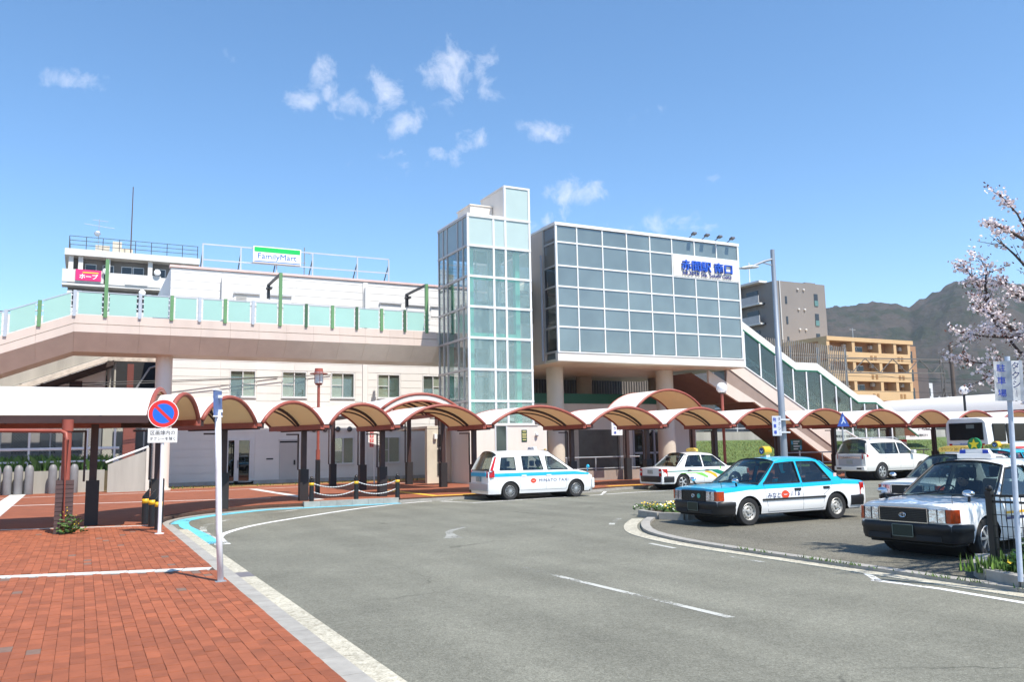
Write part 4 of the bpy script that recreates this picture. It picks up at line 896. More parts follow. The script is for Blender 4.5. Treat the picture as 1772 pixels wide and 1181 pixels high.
def wheel_mesh(r, w, style):
    ty = MB(); ty.lathe([(r*.62,-w/2+.01),(r*.70,-w/2),(r*.93,-w/2),(r,-w/2+.03),(r,w/2-.03),(r*.93,w/2),(r*.70,w/2),(r*.62,w/2-.01)], n=28, axis='y')
    rm = MB(); f = w/2-.015   # outer face at +y
    rm.lathe([(r*.64,-f),(r*.64,f),(r*.60,f+.012),(r*.575,f-.02)], n=28, axis='y', mi=0)
    if style == 'steel':
        rm.lathe([(r*.575,f-.02),(r*.50,f-.045),(r*.36,f-.01),(r*.20,f-.02),(r*.13,f+.015),(1e-3,f+.02)], n=28, axis='y', mi=0)
        for i in range(12):
            a = 2*math.pi*i/12; c = (r*.47*math.cos(a), f-.030, r*.47*math.sin(a)); rm.ball(c, r*.052, 7, 4, 1, (1,.35,1))
        for i in range(5): a = 2*math.pi*i/5; rm.ball((r*.235*math.cos(a), f-.008, r*.235*math.sin(a)), r*.045, 6, 4, 1, (1,.6,1))
    else:
        rm.lathe([(r*.575,f-.05),(1e-3,f-.05)], n=28, axis='y', mi=1)
        k = {'alloy5':5,'alloy15':15,'alloy6':6,'cover':7}[style]
        for i in range(k):
            a = 2*math.pi*i/k; wd = {'alloy5':.17,'alloy15':.055,'alloy6':.085,'cover':.15}[style]*r
            d = Vector((math.cos(a), 0, math.sin(a))); s = Vector((-d.z, 0, d.x))*wd/2
            for q in ((0,) if style != 'alloy6' else (-.16, .16)):
                dd = (d+Vector((-d.z,0,d.x))*q).normalized(); A = d*r*.12; B = dd*r*.585; y0, y1 = f-.045, f+.004
                rm.add([(A+s*.8)[:], (A-s*.8)[:], (B-s)[:], (B+s)[:]][:0], [])
                P = [A+s*.8, A-s*.8, B-s, B+s]
                rm.add([(p.x, y, p.z) for y in (y0, y1) for p in P], [(4,5,6,7),(7,6,5,4),(0,1,5,4),(1,2,6,5),(2,3,7,6),(3,0,4,7)], 0)
        rm.lathe([(r*.17,f-.02),(r*.15,f+.008),(1e-3,f+.012)], n=16, axis='y', mi=0)
    return ty.mesh('wheel', rubber, 50), rm.mesh('rim', [steelw if style == 'steel' else alloy, dark_void], 35)
WM = {}
def seatset(t, c, xs, y=.36, z=.32, hb=.62, cover=False):
    m = c; k = .95
    for x in xs:
        for s in (-1, 1):
            b = MB().box(x-.1,x+.42,s*y-.24,s*y+.24,z,z+.2)
            b.add([(x+dx, s*y+dy, zz) for dx, zz in ((-.12,z+.18),(.06,z+.18),(-.20,z+.18+hb),(-.30,z+.18+hb)) for dy in (-.23,.23)], [(0,1,3,2),(2,3,5,4),(4,5,7,6),(6,7,1,0),(0,2,4,6),(1,7,5,3)])
            b.box(x-.32,x-.22,s*y-.12,s*y+.12,z+.22+hb,z+.42+hb); b.build('seat', m, t, bevel=.03)
def car(name, label, loc, heading, p, group=None, cat='taxi'):
    """local frame: +x is the front, +y the left side"""
    t = thing(name, label, cat, loc, heading, group)
    xf, xr, W2, split = p['xf'], p['xr'], p['W']/2, p.get('split', 99)
    ax, r = p['axles'], p['r']; top = p['top']; sill = p.get('sill', .24); RA = r+.055
    def hw(x):
        e = 0
        for end, rad, amt in ((xf, p.get('fr',.55), p.get('fa',.10)), (xr, p.get('rr',.45), p.get('ra',.07))):
            d = abs(x-end)
            if d < rad: q = 1-d/rad; e = max(e, amt*q*q)
        return W2-e
    def side(x, z):
        zt = lerp_list(top, x); s = (z-sill)/(zt-sill); s = min(max(s, 0), 1.05)
        return hw(x)*(1-.055*max(0, .35-s)**2/.1225-p.get('tum',.045)*max(0, (s-.62)/.38)**2)
    def zlow(x):
        z = sill
        for a in ax:
            d = abs(x-a)
            if d < RA: z = max(z, r*.98+math.sqrt(RA*RA-d*d)*.98)
        if x > xf-.46: z = max(z, p.get('fz', sill))
        return z
    xs = set([xr+.0, xf])
    n = 46
    for i in range(n+1): xs.add(round(xr+(xf-xr)*i/n, 4))
    for a in ax:
        for i in range(13): xs.add(round(a-RA*math.cos(math.pi*i/12)*.9999, 4))
    for x_, _ in top: xs.add(x_)
    xs = sorted(xs); cab = p['cab']  # open cabin range on the top surface
    rows = []; S = 9; sh = p.get('sh', .055)
    for x in xs:
        zl, zt = zlow(x), lerp_list(top, x); ring = []
        zs = [zl+(zt-sh-zl)*i/S for i in range(S+1)]
        if split < 50: zs[S-1] = zt-split
        L = [(side(x, z), z) for z in zs]; y0 = L[-1][0]
        L += [(y0-sh*.30, zt-sh*.30), (y0-sh, zt), (y0*.66, zt+p.get('crown',.028)*.55), (y0*.33, zt+p.get('crown',.028)*.9), (0, zt+p.get('crown',.028))]
        ring = [(x, y, z) for y, z in L]+[(x, -y, z) for y, z in L[-2::-1]]
        rows.append(ring)
    b = MB(); k = len(rows[0]); b.v = [q for r_ in rows for q in r_]
    ns = S+1
    for i in range(len(rows)-1):
        xm = (xs[i]+xs[i+1])/2
        for j in range(k-1):
            if ns <= j < k-1-ns and cab[0] < xm < cab[1]: continue
            a = i*k+j; f = (a, a+k, a+k+1, a+1); zc = sum(b.v[q][2] for q in f)/4
            b.f.append(f); b.m.append(1 if split < 50 and S-1 <= j < k-S else 0)
    for i, fl in ((0, 0), (len(rows)-1, 1)):
        for j in range((k-1)//2):
            a = i*k+j; f = (a, a+1, i*k+k-2-j, i*k+k-1-j); f = f if fl else f[::-1]
            if len(set(f)) < 4: f = tuple(dict.fromkeys(f))
            zc = sum(b.v[q][2] for q in f)/len(f); b.f.append(f); b.m.append(1 if split < 50 and j >= S-1 else 0)
    nose = p.get('nose')
    if nose: b.v = [(x+nose(x, z), y, z) for x, y, z in b.v]
    pa, pb = p['paint'], p.get('paint2', p['paint'])
    b.build('body', [pa, pb], t, 38)
    # ---- cabin
    g = p['gh']; zb_f = lambda x: lerp_list(top, x)-.012
    A0, A1, C1, C0 = g['A0'], g['A1'], g['C1'], g['C0']; yb, yr = W2*.945, g['yr']; zr = g['zr']
    def gy(x, z):
        s = (z-zb_f(min(max(x, C0[0]), A0[0])))/(zr-.95); s = (z-A0[1])/(zr-A0[1]); s = min(max(s, -.1), 1)
        e = 0
        if x > A1[0]: e = .10*((x-A1[0])/(A0[0]-A1[0]))**2*max(0, 1-s)+.0
        return (yb-(yb-yr)*s**1.25) if s > 0 else yb
    outer = g['outer']; wins = g['wins']
    for s in (1, -1):
        b = MB().fill(outer, wins, lambda x, z: (x, s*gy(x, z), z)); b.fill(outer, wins, lambda x, z: (x, s*(gy(x, z)-.035), z))
        b.build('pillar_frame', pb if split < 50 else pa, t)
        for wn_ in wins:
            w = MB().fill(wn_, [], lambda x, z: (x, s*(gy(x, z)-.014), z)).build('window', car_glass if not p.get('tint') or wn_[0][0] > p['tint'] else glass('privacy glass', (.05,.054,.058), .55), t)
            pts = [(x, s*(gy(x, z)+.001), z) for x, z in wn_]; e = MB()
            for q0, q1 in zip(pts, pts[1:]+pts[:1]): e.beam(q0, q1, .022, .022, up=(0,1,0))
            e.build('window_seal', trim_b, w)
    def roofz(x): return lerp_list(g['roof'], x)
    nx = 14; rr_ = []
    for i in range(nx+1):
        x = C1[0]+(A1[0]-C1[0])*i/nx; z0 = roofz(x); yy = gy(x, z0)+.004; ring = []
        for q in range(-8, 9):
            f = q/8; bow = .06*(1-f*f)*(1 if i == nx else (-1 if i == 0 else 0))
            ring.append((x+bow*.7, yy*f, z0+g.get('rc',.075)*(1-abs(f)**2.6)))
        rr_.append(ring)
    b = MB().grid(rr_); bo = len(b.v)
    b.grid([[(x, y, z-.03) for x, y, z in r_] for r_ in rr_])
    b.build('roof', g.get('roofpaint', pb), t, 50)
    def screen(nm, base, tp, sgn, matg):
        rows_ = []; m = 6
        for i in range(m+1):
            f = i/m; x = base[0]+(tp[0]-base[0])*f; z = base[1]+(tp[1]+g.get('rc',.075)*0-base[1])*f; ring = []
            for q in range(-8, 9):
                h_ = q/8; yy = gy(x, z)-.012
                ring.append((x+sgn*(.11*(1-f)+.05*f)*(1-h_*h_), yy*h_, z+g.get('rc',.075)*(1-abs(h_)**2.6)*f))
            rows_.append(ring)
        w = MB().grid(rows_).build(nm, matg, t, True)
        e = MB(); e.tube([(x+sgn*.006, y, z+.004) for x, y, z in rows_[0]], .016, 6).tube([(x+sgn*.006, y, z+.004) for x, y, z in rows_[-1]], .014, 6)
        for side_ in (0, -1): e.tube([(x+sgn*.008, y, z+.004) for x, y, z in [r_[side_] for r_ in rows_]], .016, 6)
        e.build('seal', trim_b, w); return w
    screen('windscreen', (A0[0]+.0, A0[1]), A1, 1, car_glass); screen('rear_window', C0, C1, -1, glass('privacy glass', (.05,.054,.058), .55) if p.get('tint') else car_glass)
    # wipers
    for y in (.15, -.45): MB().beam((A0[0]+.09,y,A0[1]+.03),(A0[0]+.03,y+.42,A0[1]+.10),.015,.02).build('wiper', trim_b, t)
    # ---- interior and underside
    MB().box(xr+.15,xf-.12,-W2+.14,W2-.14,sill-.03,sill+.10).box(cab[1]-.05,xf-.25,-W2+.22,W2-.22,sill+.1,.70).box(xr+.12,cab[0]+.05,-W2+.22,W2-.22,sill+.1,.74).build('underbody', dark_void, t)
    seatset(t, p.get('seat', seat_m), p.get('seats', (.0,-.85)))
    MB().box(cab[1]-.42,cab[1]-.02,-W2+.15,W2-.15,.62,p.get('dash',.93)).build('dashboard', pm('dashboard',(.035,.035,.038),.7), t, bevel=.04)
    sw = MB().lathe([(.17,-.014),(.185,0),(.17,.014),(.155,0),(.17,-.014)], n=18, axis='x').box(-.01,.01,-.16,.16,-.02,.02).build('steering_wheel', trim_b, t)
    sw.location = (cab[1]-.55, -.36, p.get('dash',.93)-.02); sw.rotation_euler = (0, R(-24), 0)
    for y in ((-.36,) if p.get('mirror_in', True) else ()): MB().box(A1[0]-.04,A1[0]+.02,-.12,.12,A1[1]-.10,A1[1]-.03).build('inside_mirror', trim_b, t)
    for a in ax: MB().cyl((a,-W2+.24,r),(a,W2-.24,r),RA-.01,n=20).build('wheel_arch_liner', dark_void, t)
    # ---- wheels
    key = (r, p['wheel'])
    if key not in WM: WM[key] = wheel_mesh(r, p.get('ww',.19), p['wheel'])
    for a in ax:
        for s in (1, -1):
            w = inst(WM[key][0], 'wheel', t, (a, s*(W2-.115), r), (0, 0, 0 if s > 0 else math.pi)); inst(WM[key][1], 'rim', w)
    # ---- seams, handles, mouldings
    def on(x, z, s, d=.003): return (x, s*(side(x, z)+d), z)
    for s in (1, -1):
        for line in p['seams']:
            e = MB()
            for q0, q1 in zip(line[:-1], line[1:]):
                m = max(1, int(abs(q0[0]-q1[0])/.12)+int(abs(q0[1]-q1[1])/.12))
                for i in range(m):
                    A = [q0[c]+(q1[c]-q0[c])*i/m for c in (0,1)]; B = [q0[c]+(q1[c]-q0[c])*(i+1)/m for c in (0,1)]; e.beam(on(*A, s, 0), on(*B, s, 0), .006, .007, up=(0,1,0))
            e.build('door_seam', seam_m, t)
        for hx, hz_ in p.get('handles', ()): MB().box(hx-.10,hx+.10,s*(side(hx,hz_)-.005)-.006,s*(side(hx,hz_)+.02)+.006,hz_-.028,hz_+.028).build('door_handle', p.get('handle_m', trim_b), t, bevel=.01)
        if p.get('mould'):
            x0, x1, z0, z1 = p['mould']; e = MB(); rows_ = []
            for i in range(15):
                x = x0+(x1-x0)*i/14; rows_.append([on(x, z0, s, .0), on(x, z0, s, .022), on(x, z1, s, .022), on(x, z1, s, .0)])
            e.grid(rows_, 0, True).build('side_moulding', trim_b, t)
    t['_'] = 0; del t['_']
    return t, side, on
def decal(t, on, s, pts, mat, name='stripe', d=.004, n=10):
    """band on the body side: pts = [(x, z_low, z_high)]"""
    rows = []
    for (a, b) in zip(pts[:-1], pts[1:]):
        for i in range(n): f = i/n; q = [a[c]+(b[c]-a[c])*f for c in range(3)]; rows.append([on(q[0], q[1]+(q[2]-q[1])*j/4, s, d) for j in range(5)])
    q = pts[-1]; rows.append([on(q[0], q[1]+(q[2]-q[1])*j/4, s, d) for j in range(5)])
    return MB().grid(rows).build(name, mat, t)
def side_text(t, on, s, body, mat, cx, cz, w=None, h=None, bold=.0, shear=0, space=1.0, d=.006):
    sg = -1 if s > 0 else 1
    return text_obj(body, mat, t, lambda x, y, z: on(cx+sg*x, cz+y, s, d), 1, bold, w, h, shear=shear, space=space)
def disc(t, on, s, cx, cz, rx, rz, mat, name='emblem', d=.005, half=None, n=20):
    sg = -1 if s > 0 else 1; pts = []
    for i in range(n):
        a = 2*math.pi*i/n; z = math.sin(a); 
        if half == 'top': z = max(z, .12)
        if half == 'bot': z = min(z, -.12)
        pts.append(on(cx+sg*rx*math.cos(a), cz+rz*z, s, d))
    return MB().add(pts, [tuple(range(n))]).build(name, mat, t)
# ---------------- square four door taxi
def sedan(name, label, loc, heading, c, group='four door taxis'):
    top = [(-2.42,.875),(-2.30,.90),(-1.60,.93),(-.3,.905),(.98,.90),(1.6,.880),(2.12,.845),(2.24,.825)]
    p = dict(xf=2.24, xr=-2.42, W=1.69, r=.315, axles=(1.375,-1.385), top=top, sill=.25, cab=(-1.62,.98), paint=P_white, wheel=c.get('wheel','steel'), split=c.get('split',99),
             paint2=c.get('paint2', P_white), fr=.5, fa=.085, rr=.4, ra=.06, seats=(-.05,-.95), fz=.46,
             gh=dict(A0=(1.05,.90), A1=(.36,1.405), C1=(-1.02,1.42), C0=(-1.64,.93), yr=.60, zr=1.43, rc=.075, roof=[(-1.02,1.42),(-.5,1.445),(0,1.44),(.36,1.405)],
                     outer=[(1.08,.885),(1.03,.925),(.38,1.40),(.0,1.445),(-.5,1.45),(-1.0,1.43),(-1.12,1.40),(-1.68,.93),(-1.68,.89)],
                     wins=[[(.90,.925),(.82,.98),(.36,1.365),(-.02,1.39),(-.24,1.395),(-.24,.925)],[(-.33,.925),(-.33,1.395),(-.86,1.39),(-.95,1.365),(-1.26,.935)]]),
             seams=[[(.90,.90),(.86,.6),(.80,.30)],[(-.285,.90),(-.285,.29)],[(-1.28,.90),(-1.20,.76),(-.96,.62),(-.93,.29)],[(.80,.29),(-.93,.29)]],
             handles=((-.12,.765),(-1.05,.775)), mould=(.98,-1.0,.545,.585) if c.get('mould', True) else None, nose=lambda x, z: (-.05*max(0,(z-.62)) if x > 2.0 else 0))
    t, side, on = car(name, label, loc, heading, p, group)
    xf = 2.262
    gr = MB().box(xf-.06,xf+.012,-.40,.40,.58,.79).build('grille', pm('grille dark',(.012,.013,.014),.4), t)
    for i in range(7): MB().box(xf+.012,xf+.024,-.385,.385,.598+i*.027,.608+i*.027).build('slat', trim_b, gr)
    e = MB()
    for a, b in (((-.41,.572),(.41,.572)),((.41,.572),(.41,.795)),((.41,.795),(-.41,.795)),((-.41,.795),(-.41,.572))): e.beam((xf+.014,a[0],a[1]),(xf+.014,b[0],b[1]),.014,.014,up=(1,0,0))
    e.build('grille_surround', c.get('surround', chrome), gr)
    e = MB(); 
    for k_ in range(2): e.tube([(xf+.032, .055*math.cos(a)*(1 if k_ == 0 else .45), .680+.038*math.sin(a)*(1 if k_ == 0 else .95)) for a in [2*math.pi*i/18 for i in range(19)]], .005, 5)
    e.tube([(xf+.032, .04*math.cos(a), .70+.013*math.sin(a)) for a in [2*math.pi*i/14 for i in range(15)]], .005, 5)
    e.build('emblem', chrome, gr)
    if c.get('badge'): MB().lathe([(.055,0),(.05,.012),(.001,.014)], (xf+.02,.19,.68), 16, 'x').build('round_badge', pm('badge teal',(.10,.42,.36),.3), t)
    for s in (1, -1):
        hl = MB().add([(xf-.05+dx, s*y, z) for dx, y, z in ((.07,.425,.58),(.055,.70,.58),(.045,.70,.79),(.06,.425,.79),(-.05,.425,.58),(-.05,.70,.58),(-.05,.70,.79),(-.05,.425,.79))],
                      [(0,1,2,3),(3,2,1,0),(0,4,5,1),(1,5,6,2),(2,6,7,3),(3,7,4,0)]).build('headlight', lamp_clear, t, bevel=.008)
        e = MB()
        for yy in (.43,.565,.695): e.beam((xf+.016 if yy < .6 else xf+.004, s*yy, .585),(xf+.014 if yy < .6 else xf+.0, s*yy, .785), .008, .008)
        e.build('lamp_bezel', trim_b, hl)
        MB().add([(x, s*y, z) for z in (.582,.788) for x, y in ((xf+.004,.705),(xf-.010,.765),(xf-.05,.805),(xf-.17,.828),(xf-.17,.78),(xf-.06,.74))],
                 [(0,1,7,6),(1,2,8,7),(2,3,9,8),(3,4,10,9),(4,5,11,10),(5,0,6,11),(6,7,8,9,10,11),(5,4,3,2,1,0)]).build('indicator', lamp_amber, t)
        tl = MB().add([(x, s*y, z) for z in (.565,.86) for x, y in ((-2.43,.58),(-2.425,.74),(-2.36,.80),(-2.18,.838),(-2.18,.76),(-2.3,.58))],
                 [(0,1,7,6),(1,2,8,7),(2,3,9,8),(3,4,10,9),(4,5,11,10),(5,0,6,11),(6,7,8,9,10,11),(5,4,3,2,1,0)]).build('tail_light', lamp_red, t)
        MB().add([(x, s*y, z) for z in (.70,.77) for x, y in ((-2.434,.60),(-2.429,.74),(-2.364,.805),(-2.34,.81),(-2.34,.60))], [(0,1,6,5),(1,2,7,6),(2,3,8,7),(5,6,7,8,9),(4,3,2,1,0)]).build('reversing_lens', pm('white lens',(.6,.58,.55),.2), tl)
        mi = MB().tube([(1.60,s*.70,.86),(1.66,s*.74,.96)], .022, 8).build('mirror_stalk', trim_b, t)
        MB().ball((1.68,s*.745,1.015), .085, 14, 8, 0, (.75,1.15,.62)).build('mirror_shell', chrome, mi, True)
    # bumpers swept round the corners
    def bump(sgn, prof, yw, xe, nm, ret):
        plan = [(xe-ret, W_) for W_ in (yw,)]+[(xe-.16, yw),(xe-.06, yw-.05),(xe-.01, yw-.14),(xe, .4),(xe, 0)]
        plan += [(x, -y) for x, y in plan[-2::-1]]; rows = []
        for i, (x, y) in enumerate(plan):
            a = plan[max(i-1,0)]; b_ = plan[min(i+1,len(plan)-1)]; d = Vector((b_[0]-a[0], b_[1]-a[1], 0)).normalized(); nr = Vector((-d.y, d.x, 0))
            if nr.x < 0 and abs(nr.x) > .3: nr = -nr
            if abs(nr.x) <= .3 and nr.y*y < 0: nr = -nr
            rows.append([(sgn*(x+nr.x*o), y+nr.y*o, z) for o, z in prof])
        return MB().grid(rows).build(nm, bumper_b, t, 40)
    bump(1, [(-.06,.565),(.035,.56),(.06,.53),(.06,.46),(.045,.44),(.045,.36),(.02,.28),(-.10,.24),(-.3,.24)], .800, 2.24, 'front_bumper', .455)
    bump(-1, [(-.06,.575),(.03,.57),(.05,.54),(.05,.44),(.03,.32),(-.06,.30),(-.3,.30)], .805, 2.40, 'rear_bumper', .55)
    MB().box(2.285,2.30,-.62,-.22,.30,.38).box(2.285,2.30,.22,.62,.30,.38).build('bumper_intake', dark_void, t)
    pl_ = MB().box(2.30,2.315,-.17,.17,.355,.525).build('number_plate', plate_g, t)
    e = MB()
    for a, b in (((-.175,.35),(.175,.35)),((.175,.35),(.175,.53)),((.175,.53),(-.175,.53)),((-.175,.53),(-.175,.35))): e.beam((2.316,a[0],a[1]),(2.316,b[0],b[1]),.010,.010,up=(1,0,0))
    e.build('plate_frame', pm('plate frame',(.16,.20,.18),.4,metal=.3), pl_)
    MB().box(-2.452,-2.43,-.17,.17,.66,.82).build('number_plate', plate_w, t)
    MB().beam((2.0,.66,.82),(2.06,.70,.98),.008,.008).build('fender_pole', trim_b, t)
    e = MB()
    for y in (.60,-.60): e.beam((2.20,y,.822),(1.02,y*1.03,.922),.006,.006)
    e.build('bonnet_seam', seam_m, t)
    return t, side, on
navy = pm('livery navy', (.02,.04,.16), .4, var=.03)
def fly_emblem(t, on, s, cx, cz, k=1.0):
    rd = pm('emblem red', (.72,.06,.015), .4, var=.05)
    disc(t, on, s, cx, cz, .11*k, .085*k, rd, half='top'); disc(t, on, s, cx, cz, .11*k, .085*k, rd, half='bot')
    sg = -1 if s > 0 else 1
    pts = [(-.16,.02),(-.05,.0),(0,-.03),(.05,0),(.16,.02),(.05,-.025),(0,-.055),(-.05,-.025)]
    MB().add([on(cx+sg*x*k, cz+z*k, s, .006) for x, z in pts], [tuple(range(8))]).build('emblem_wings', rd, t)
def drum_lamp(t, x, y, z):
    r_ = MB().box(x-.06,x+.06,y-.10,y+.10,z,z+.05).build('roof_sign_foot', light_metal, t)
    d = MB().cyl((x-.11,y,z+.15),(x+.11,y,z+.15),.115,n=20).build('roof_sign', pm('lamp yellow',(.78,.42,.02),.35,var=.1), t, 40)
    for s in (1, -1):
        MB().cyl((x+s*.111,y,z+.15),(x+s*.116,y,z+.15),.078,n=18).build('disc', navy, d)
        MB().add([(x+s*.118, y+a, z+.15+b) for a, b in ((-.06,.03),(-.02,.005),(0,-.02),(.02,.005),(.06,.03),(.02,-.02),(0,-.05),(-.02,-.02))], [tuple(range(8)), tuple(range(8))[::-1]]).build('wings', white_paint, d)
def bar_lamp(t, x, z, w, body, y0=0):
    b = MB().prism([(-w/2+y0,z+.02),(w/2+y0,z+.02),(w/2+y0,z+.12),(w/4+y0,z+.17),(-w/4+y0,z+.17),(-w/2+y0,z+.12)], x-.06, x+.06, 'yz').build('roof_sign', pm('lamp yellow pale',(.80,.50,.10),.4,var=.05), t, bevel=.01)
    MB().box(x-.04,x+.04,y0-w/3,y0+w/3,z-.02,z+.02).build('roof_sign_foot', light_metal, t)
    for s in (1, -1): text_obj(body, black_ink, b, lambda a, c, e: (x+s*.062, y0+s*a, z+.085+c), 1, .01, w=w*.86, h=.085)
FW = math.pi     # heading along -x
bt, sd_, on_ = sedan('taxi', 'turquoise over white taxi with black side moulding and number 116', (14.85, 15.55, 0), FW, dict(split=.10, paint2=P_cyan, badge=True, surround=trim_b))
side_text(bt, on_, 1, 'みなと', navy, .63, .655, h=.125, bold=.012, shear=.15); fly_emblem(bt, on_, 1, .28, .66, 1.1); side_text(bt, on_, 1, '116', navy, -.04, .675, h=.115, bold=.010, shear=.2, space=1.4)
MB().box(-1.50,-1.40,.745,.76,1.0,1.1).build('sticker', pm('sticker',(.75,.55,.50),.5), bt)
drum_lamp(bt, -.02, -.05, 1.505)
gt, sd_, on_ = sedan('taxi', 'white taxi with green and yellow curved stripes by the kerb', (23.55, 28.85, 0), 0, dict(wheel='alloy5', mould=False))
lg = pm('livery light green', (.22,.62,.10), .4, var=.03); dgn = pm('livery dark green', (.0,.16,.10), .4, var=.03); oy = pm('livery amber', (.80,.45,.02), .4, var=.03)
for s in (-1,):
    decal(gt, on_, s, [(-2.2,.735,.775),(-.3,.735,.775),(.1,.735,.79)], dgn); decal(gt, on_, s, [(.1,.74,.79),(.45,.60,.785),(.95,.46,.62),(1.0,.455,.5)], dgn)
    decal(gt, on_, s, [(-.25,.69,.725),(.05,.62,.72),(.35,.45,.60),(.40,.45,.5)], oy, d=.005); decal(gt, on_, s, [(-1.8,.665,.68),(-.75,.655,.685),(-.4,.55,.67),(-.1,.45,.52)], lg, d=.0055)
    disc(gt, on_, s, .62, .86, .05, .05, lg)
    side_text(gt, on_, s, '311', black_ink, .84, .86, h=.05)
bar_lamp(gt, -.2, 1.52, .66, 'クリーンタクシー')
HN = math.atan2(-.087, -.996)
nt_, sd_, on_ = sedan('taxi', 'nearest white taxi with dark bumper and dappled shade on its bonnet', (13.93, 9.47, 0), HN, dict(wheel='cover', mould=False))
decal(nt_, on_, 1, [(.85,.66,.70),(-2.1,.66,.70)], oy); decal(nt_, on_, 1, [(.85,.57,.615),(-2.1,.57,.615)], navy)
sgn = MB().box(-.02,.12,-.30,.30,1.52,1.60).prism([(-.28,1.60),(.28,1.60),(.22,1.68),(-.22,1.68)],.0,.10,'yz').build('roof_sign', white_paint, nt_, bevel=.01)
MB().cyl((.03,0,1.76),(.08,0,1.76),.115,n=22).build('green_disc', pm('disc green',(.01,.22,.06),.4), sgn)
MB().add([(.085, .10*(1 if i % 2 == 0 else .42)*math.sin(math.pi*i/5), 1.76+.10*(1 if i % 2 == 0 else .42)*math.cos(math.pi*i/5)) for i in range(10)], [tuple(range(10))]).build('star', pm('star yellow',(.85,.65,.02),.4), sgn)
for y in (-.2,.2): MB().box(.105,.108,y-.05,y+.05,1.605,1.67).build('blue_mark', blue_ink, sgn)
t2, sd_, on_ = sedan('taxi', 'white taxi with a yellow roof sign numbered 201 behind the nearest taxi', (19.9, 14.05, 0), HN, dict(mould=False))
bar_lamp(t2, .0, 1.52, .95, 'クリーン 201 タクシー')
t3, sd_, on_ = sedan('taxi', 'turquoise taxi with round yellow roof lamp hidden behind the others', (26.6, 17.4, 0), HN, dict(split=.10, paint2=P_cyan, mould=False))
drum_lamp(t3, .0, 0, 1.505); bar_lamp(t3, -.16, 1.52, 1.0, 'みなとタクシー')
# ---------------- tall cab at the kerb
topv = [(-2.17,1.02),(-1.9,1.03),(-.5,1.03),(1.02,1.02),(1.55,.985),(1.95,.90),(2.16,.80)]
pv = dict(xf=2.18, xr=-2.17, W=1.69, r=.315, axles=(1.38,-1.345), top=topv, sill=.22, cab=(-2.05,1.10), paint=P_white, wheel='alloy15', fr=.75, fa=.17, rr=.5, ra=.10, seats=(.05,-.95), sh=.07, dash=1.0,
          gh=dict(A0=(1.30,.995), A1=(.42,1.60), C1=(-1.80,1.60), C0=(-2.10,1.05), yr=.62, zr=1.62, rc=.115, roof=[(-1.80,1.60),(-1.2,1.625),(0,1.63),(.42,1.60)],
                  outer=[(1.34,.98),(1.30,1.0),(.85,1.33),(.42,1.595),(0,1.632),(-1.2,1.63),(-1.78,1.605),(-1.93,1.50),(-2.14,1.05),(-2.14,1.0)],
                  wins=[[(1.05,1.035),(.98,1.10),(.40,1.50),(.17,1.52),(.20,1.035)],[(.02,1.045),(-.08,1.53),(-.80,1.535),(-.80,1.05)],[(-1.10,1.055),(-1.10,1.50),(-1.62,1.49),(-1.74,1.06)]]),
          seams=[[(.98,1.0),(.95,.33),(-.95,.33)],[(.10,1.0),(.10,.33)],[(-.97,1.02),(-.93,.62),(-.98,.33)]], handles=((.22,.83),(-.80,.84)), handle_m=P_white, tum=.02,
          nose=lambda x, z: (-.10*max(0, z-.6) if x > 1.9 else 0))
jt, sd_, on_ = car('taxi', 'tall white cab with turquoise stripe and MINATO TAXI lettering at the kerb', (14.94, 27.72, 0), 0, pv, 'taxis')
decal(jt, on_, -1, [(-1.98,.825,.945),(-1.0,.825,.95),(1.3,.83,.945),(1.98,.80,.87)], P_cyan, d=.005)
side_text(jt, on_, -1, 'MINATO TAXI', navy, .42, .655, w=1.22, h=.11, bold=.0, space=1.1); fly_emblem(jt, on_, -1, -.42, .655, 1.0); side_text(jt, on_, -1, '132', pm('pale numerals',(.55,.57,.60),.5), -1.86, .72, h=.07, space=1.3)
for s in (1, -1):
    MB().add([(x, s*y, z) for x, y, z in ((-2.20,.66,.80),(-2.10,.815,.80),(-1.97,.842,.82),(-1.97,.838,1.05),(-2.12,.79,1.06),(-2.20,.66,1.03))], [tuple(range(6)), tuple(range(6))[::-1]]).build('tail_light', lamp_red, jt)
    MB().add([(x, s*y, z) for x, y, z in ((-2.12,.80,1.05),(-2.03,.842,1.05),(-1.83,.70,1.52),(-1.88,.66,1.52))], [(0,1,2,3),(3,2,1,0)]).build('lamp_strip', lamp_red, jt)
    MB().ball((1.92,s*.80,1.10), .075, 12, 7, 0, (.8,1,1.0)).cyl((1.92,s*.77,.92),(1.92,s*.79,1.08),.022,n=8).build('mirror', P_cyan, jt, True)
    MB().box(2.0,2.09,s*.52-.14,s*.52+.14,.74,.86).build('headlight', lamp_clear, jt, bevel=.02)
MB().box(-2.22,-2.15,-.62,.62,.84,.97).build('tailgate_band', P_cyan, jt); MB().box(-2.225,-2.18,-.80,.80,.34,.60).build('rear_bumper', P_silver, jt, bevel=.03)
MB().box(-2.235,-2.19,-.17,.17,.66,.82).build('number_plate', plate_w, jt)
MB().box(2.10,2.22,-.78,.78,.30,.68).build('front_bumper', P_white, jt, bevel=.04)
bl = MB().prism([(-.30,1.75),(.30,1.75),(.22,1.86),(-.22,1.86)],-.05,.06,'yz').build('roof_sign', white_paint, jt, bevel=.01)
for s in (1,-1): text_obj('MINATO', navy, bl, lambda a, c, e: (.005+s*.058, s*a, 1.80+c), 1, .01, w=.40, h=.06)
MB().ball((.62,.1,1.73),.06,8,6).build('roof_light', pm('beacon tan',(.45,.30,.12),.4), jt)
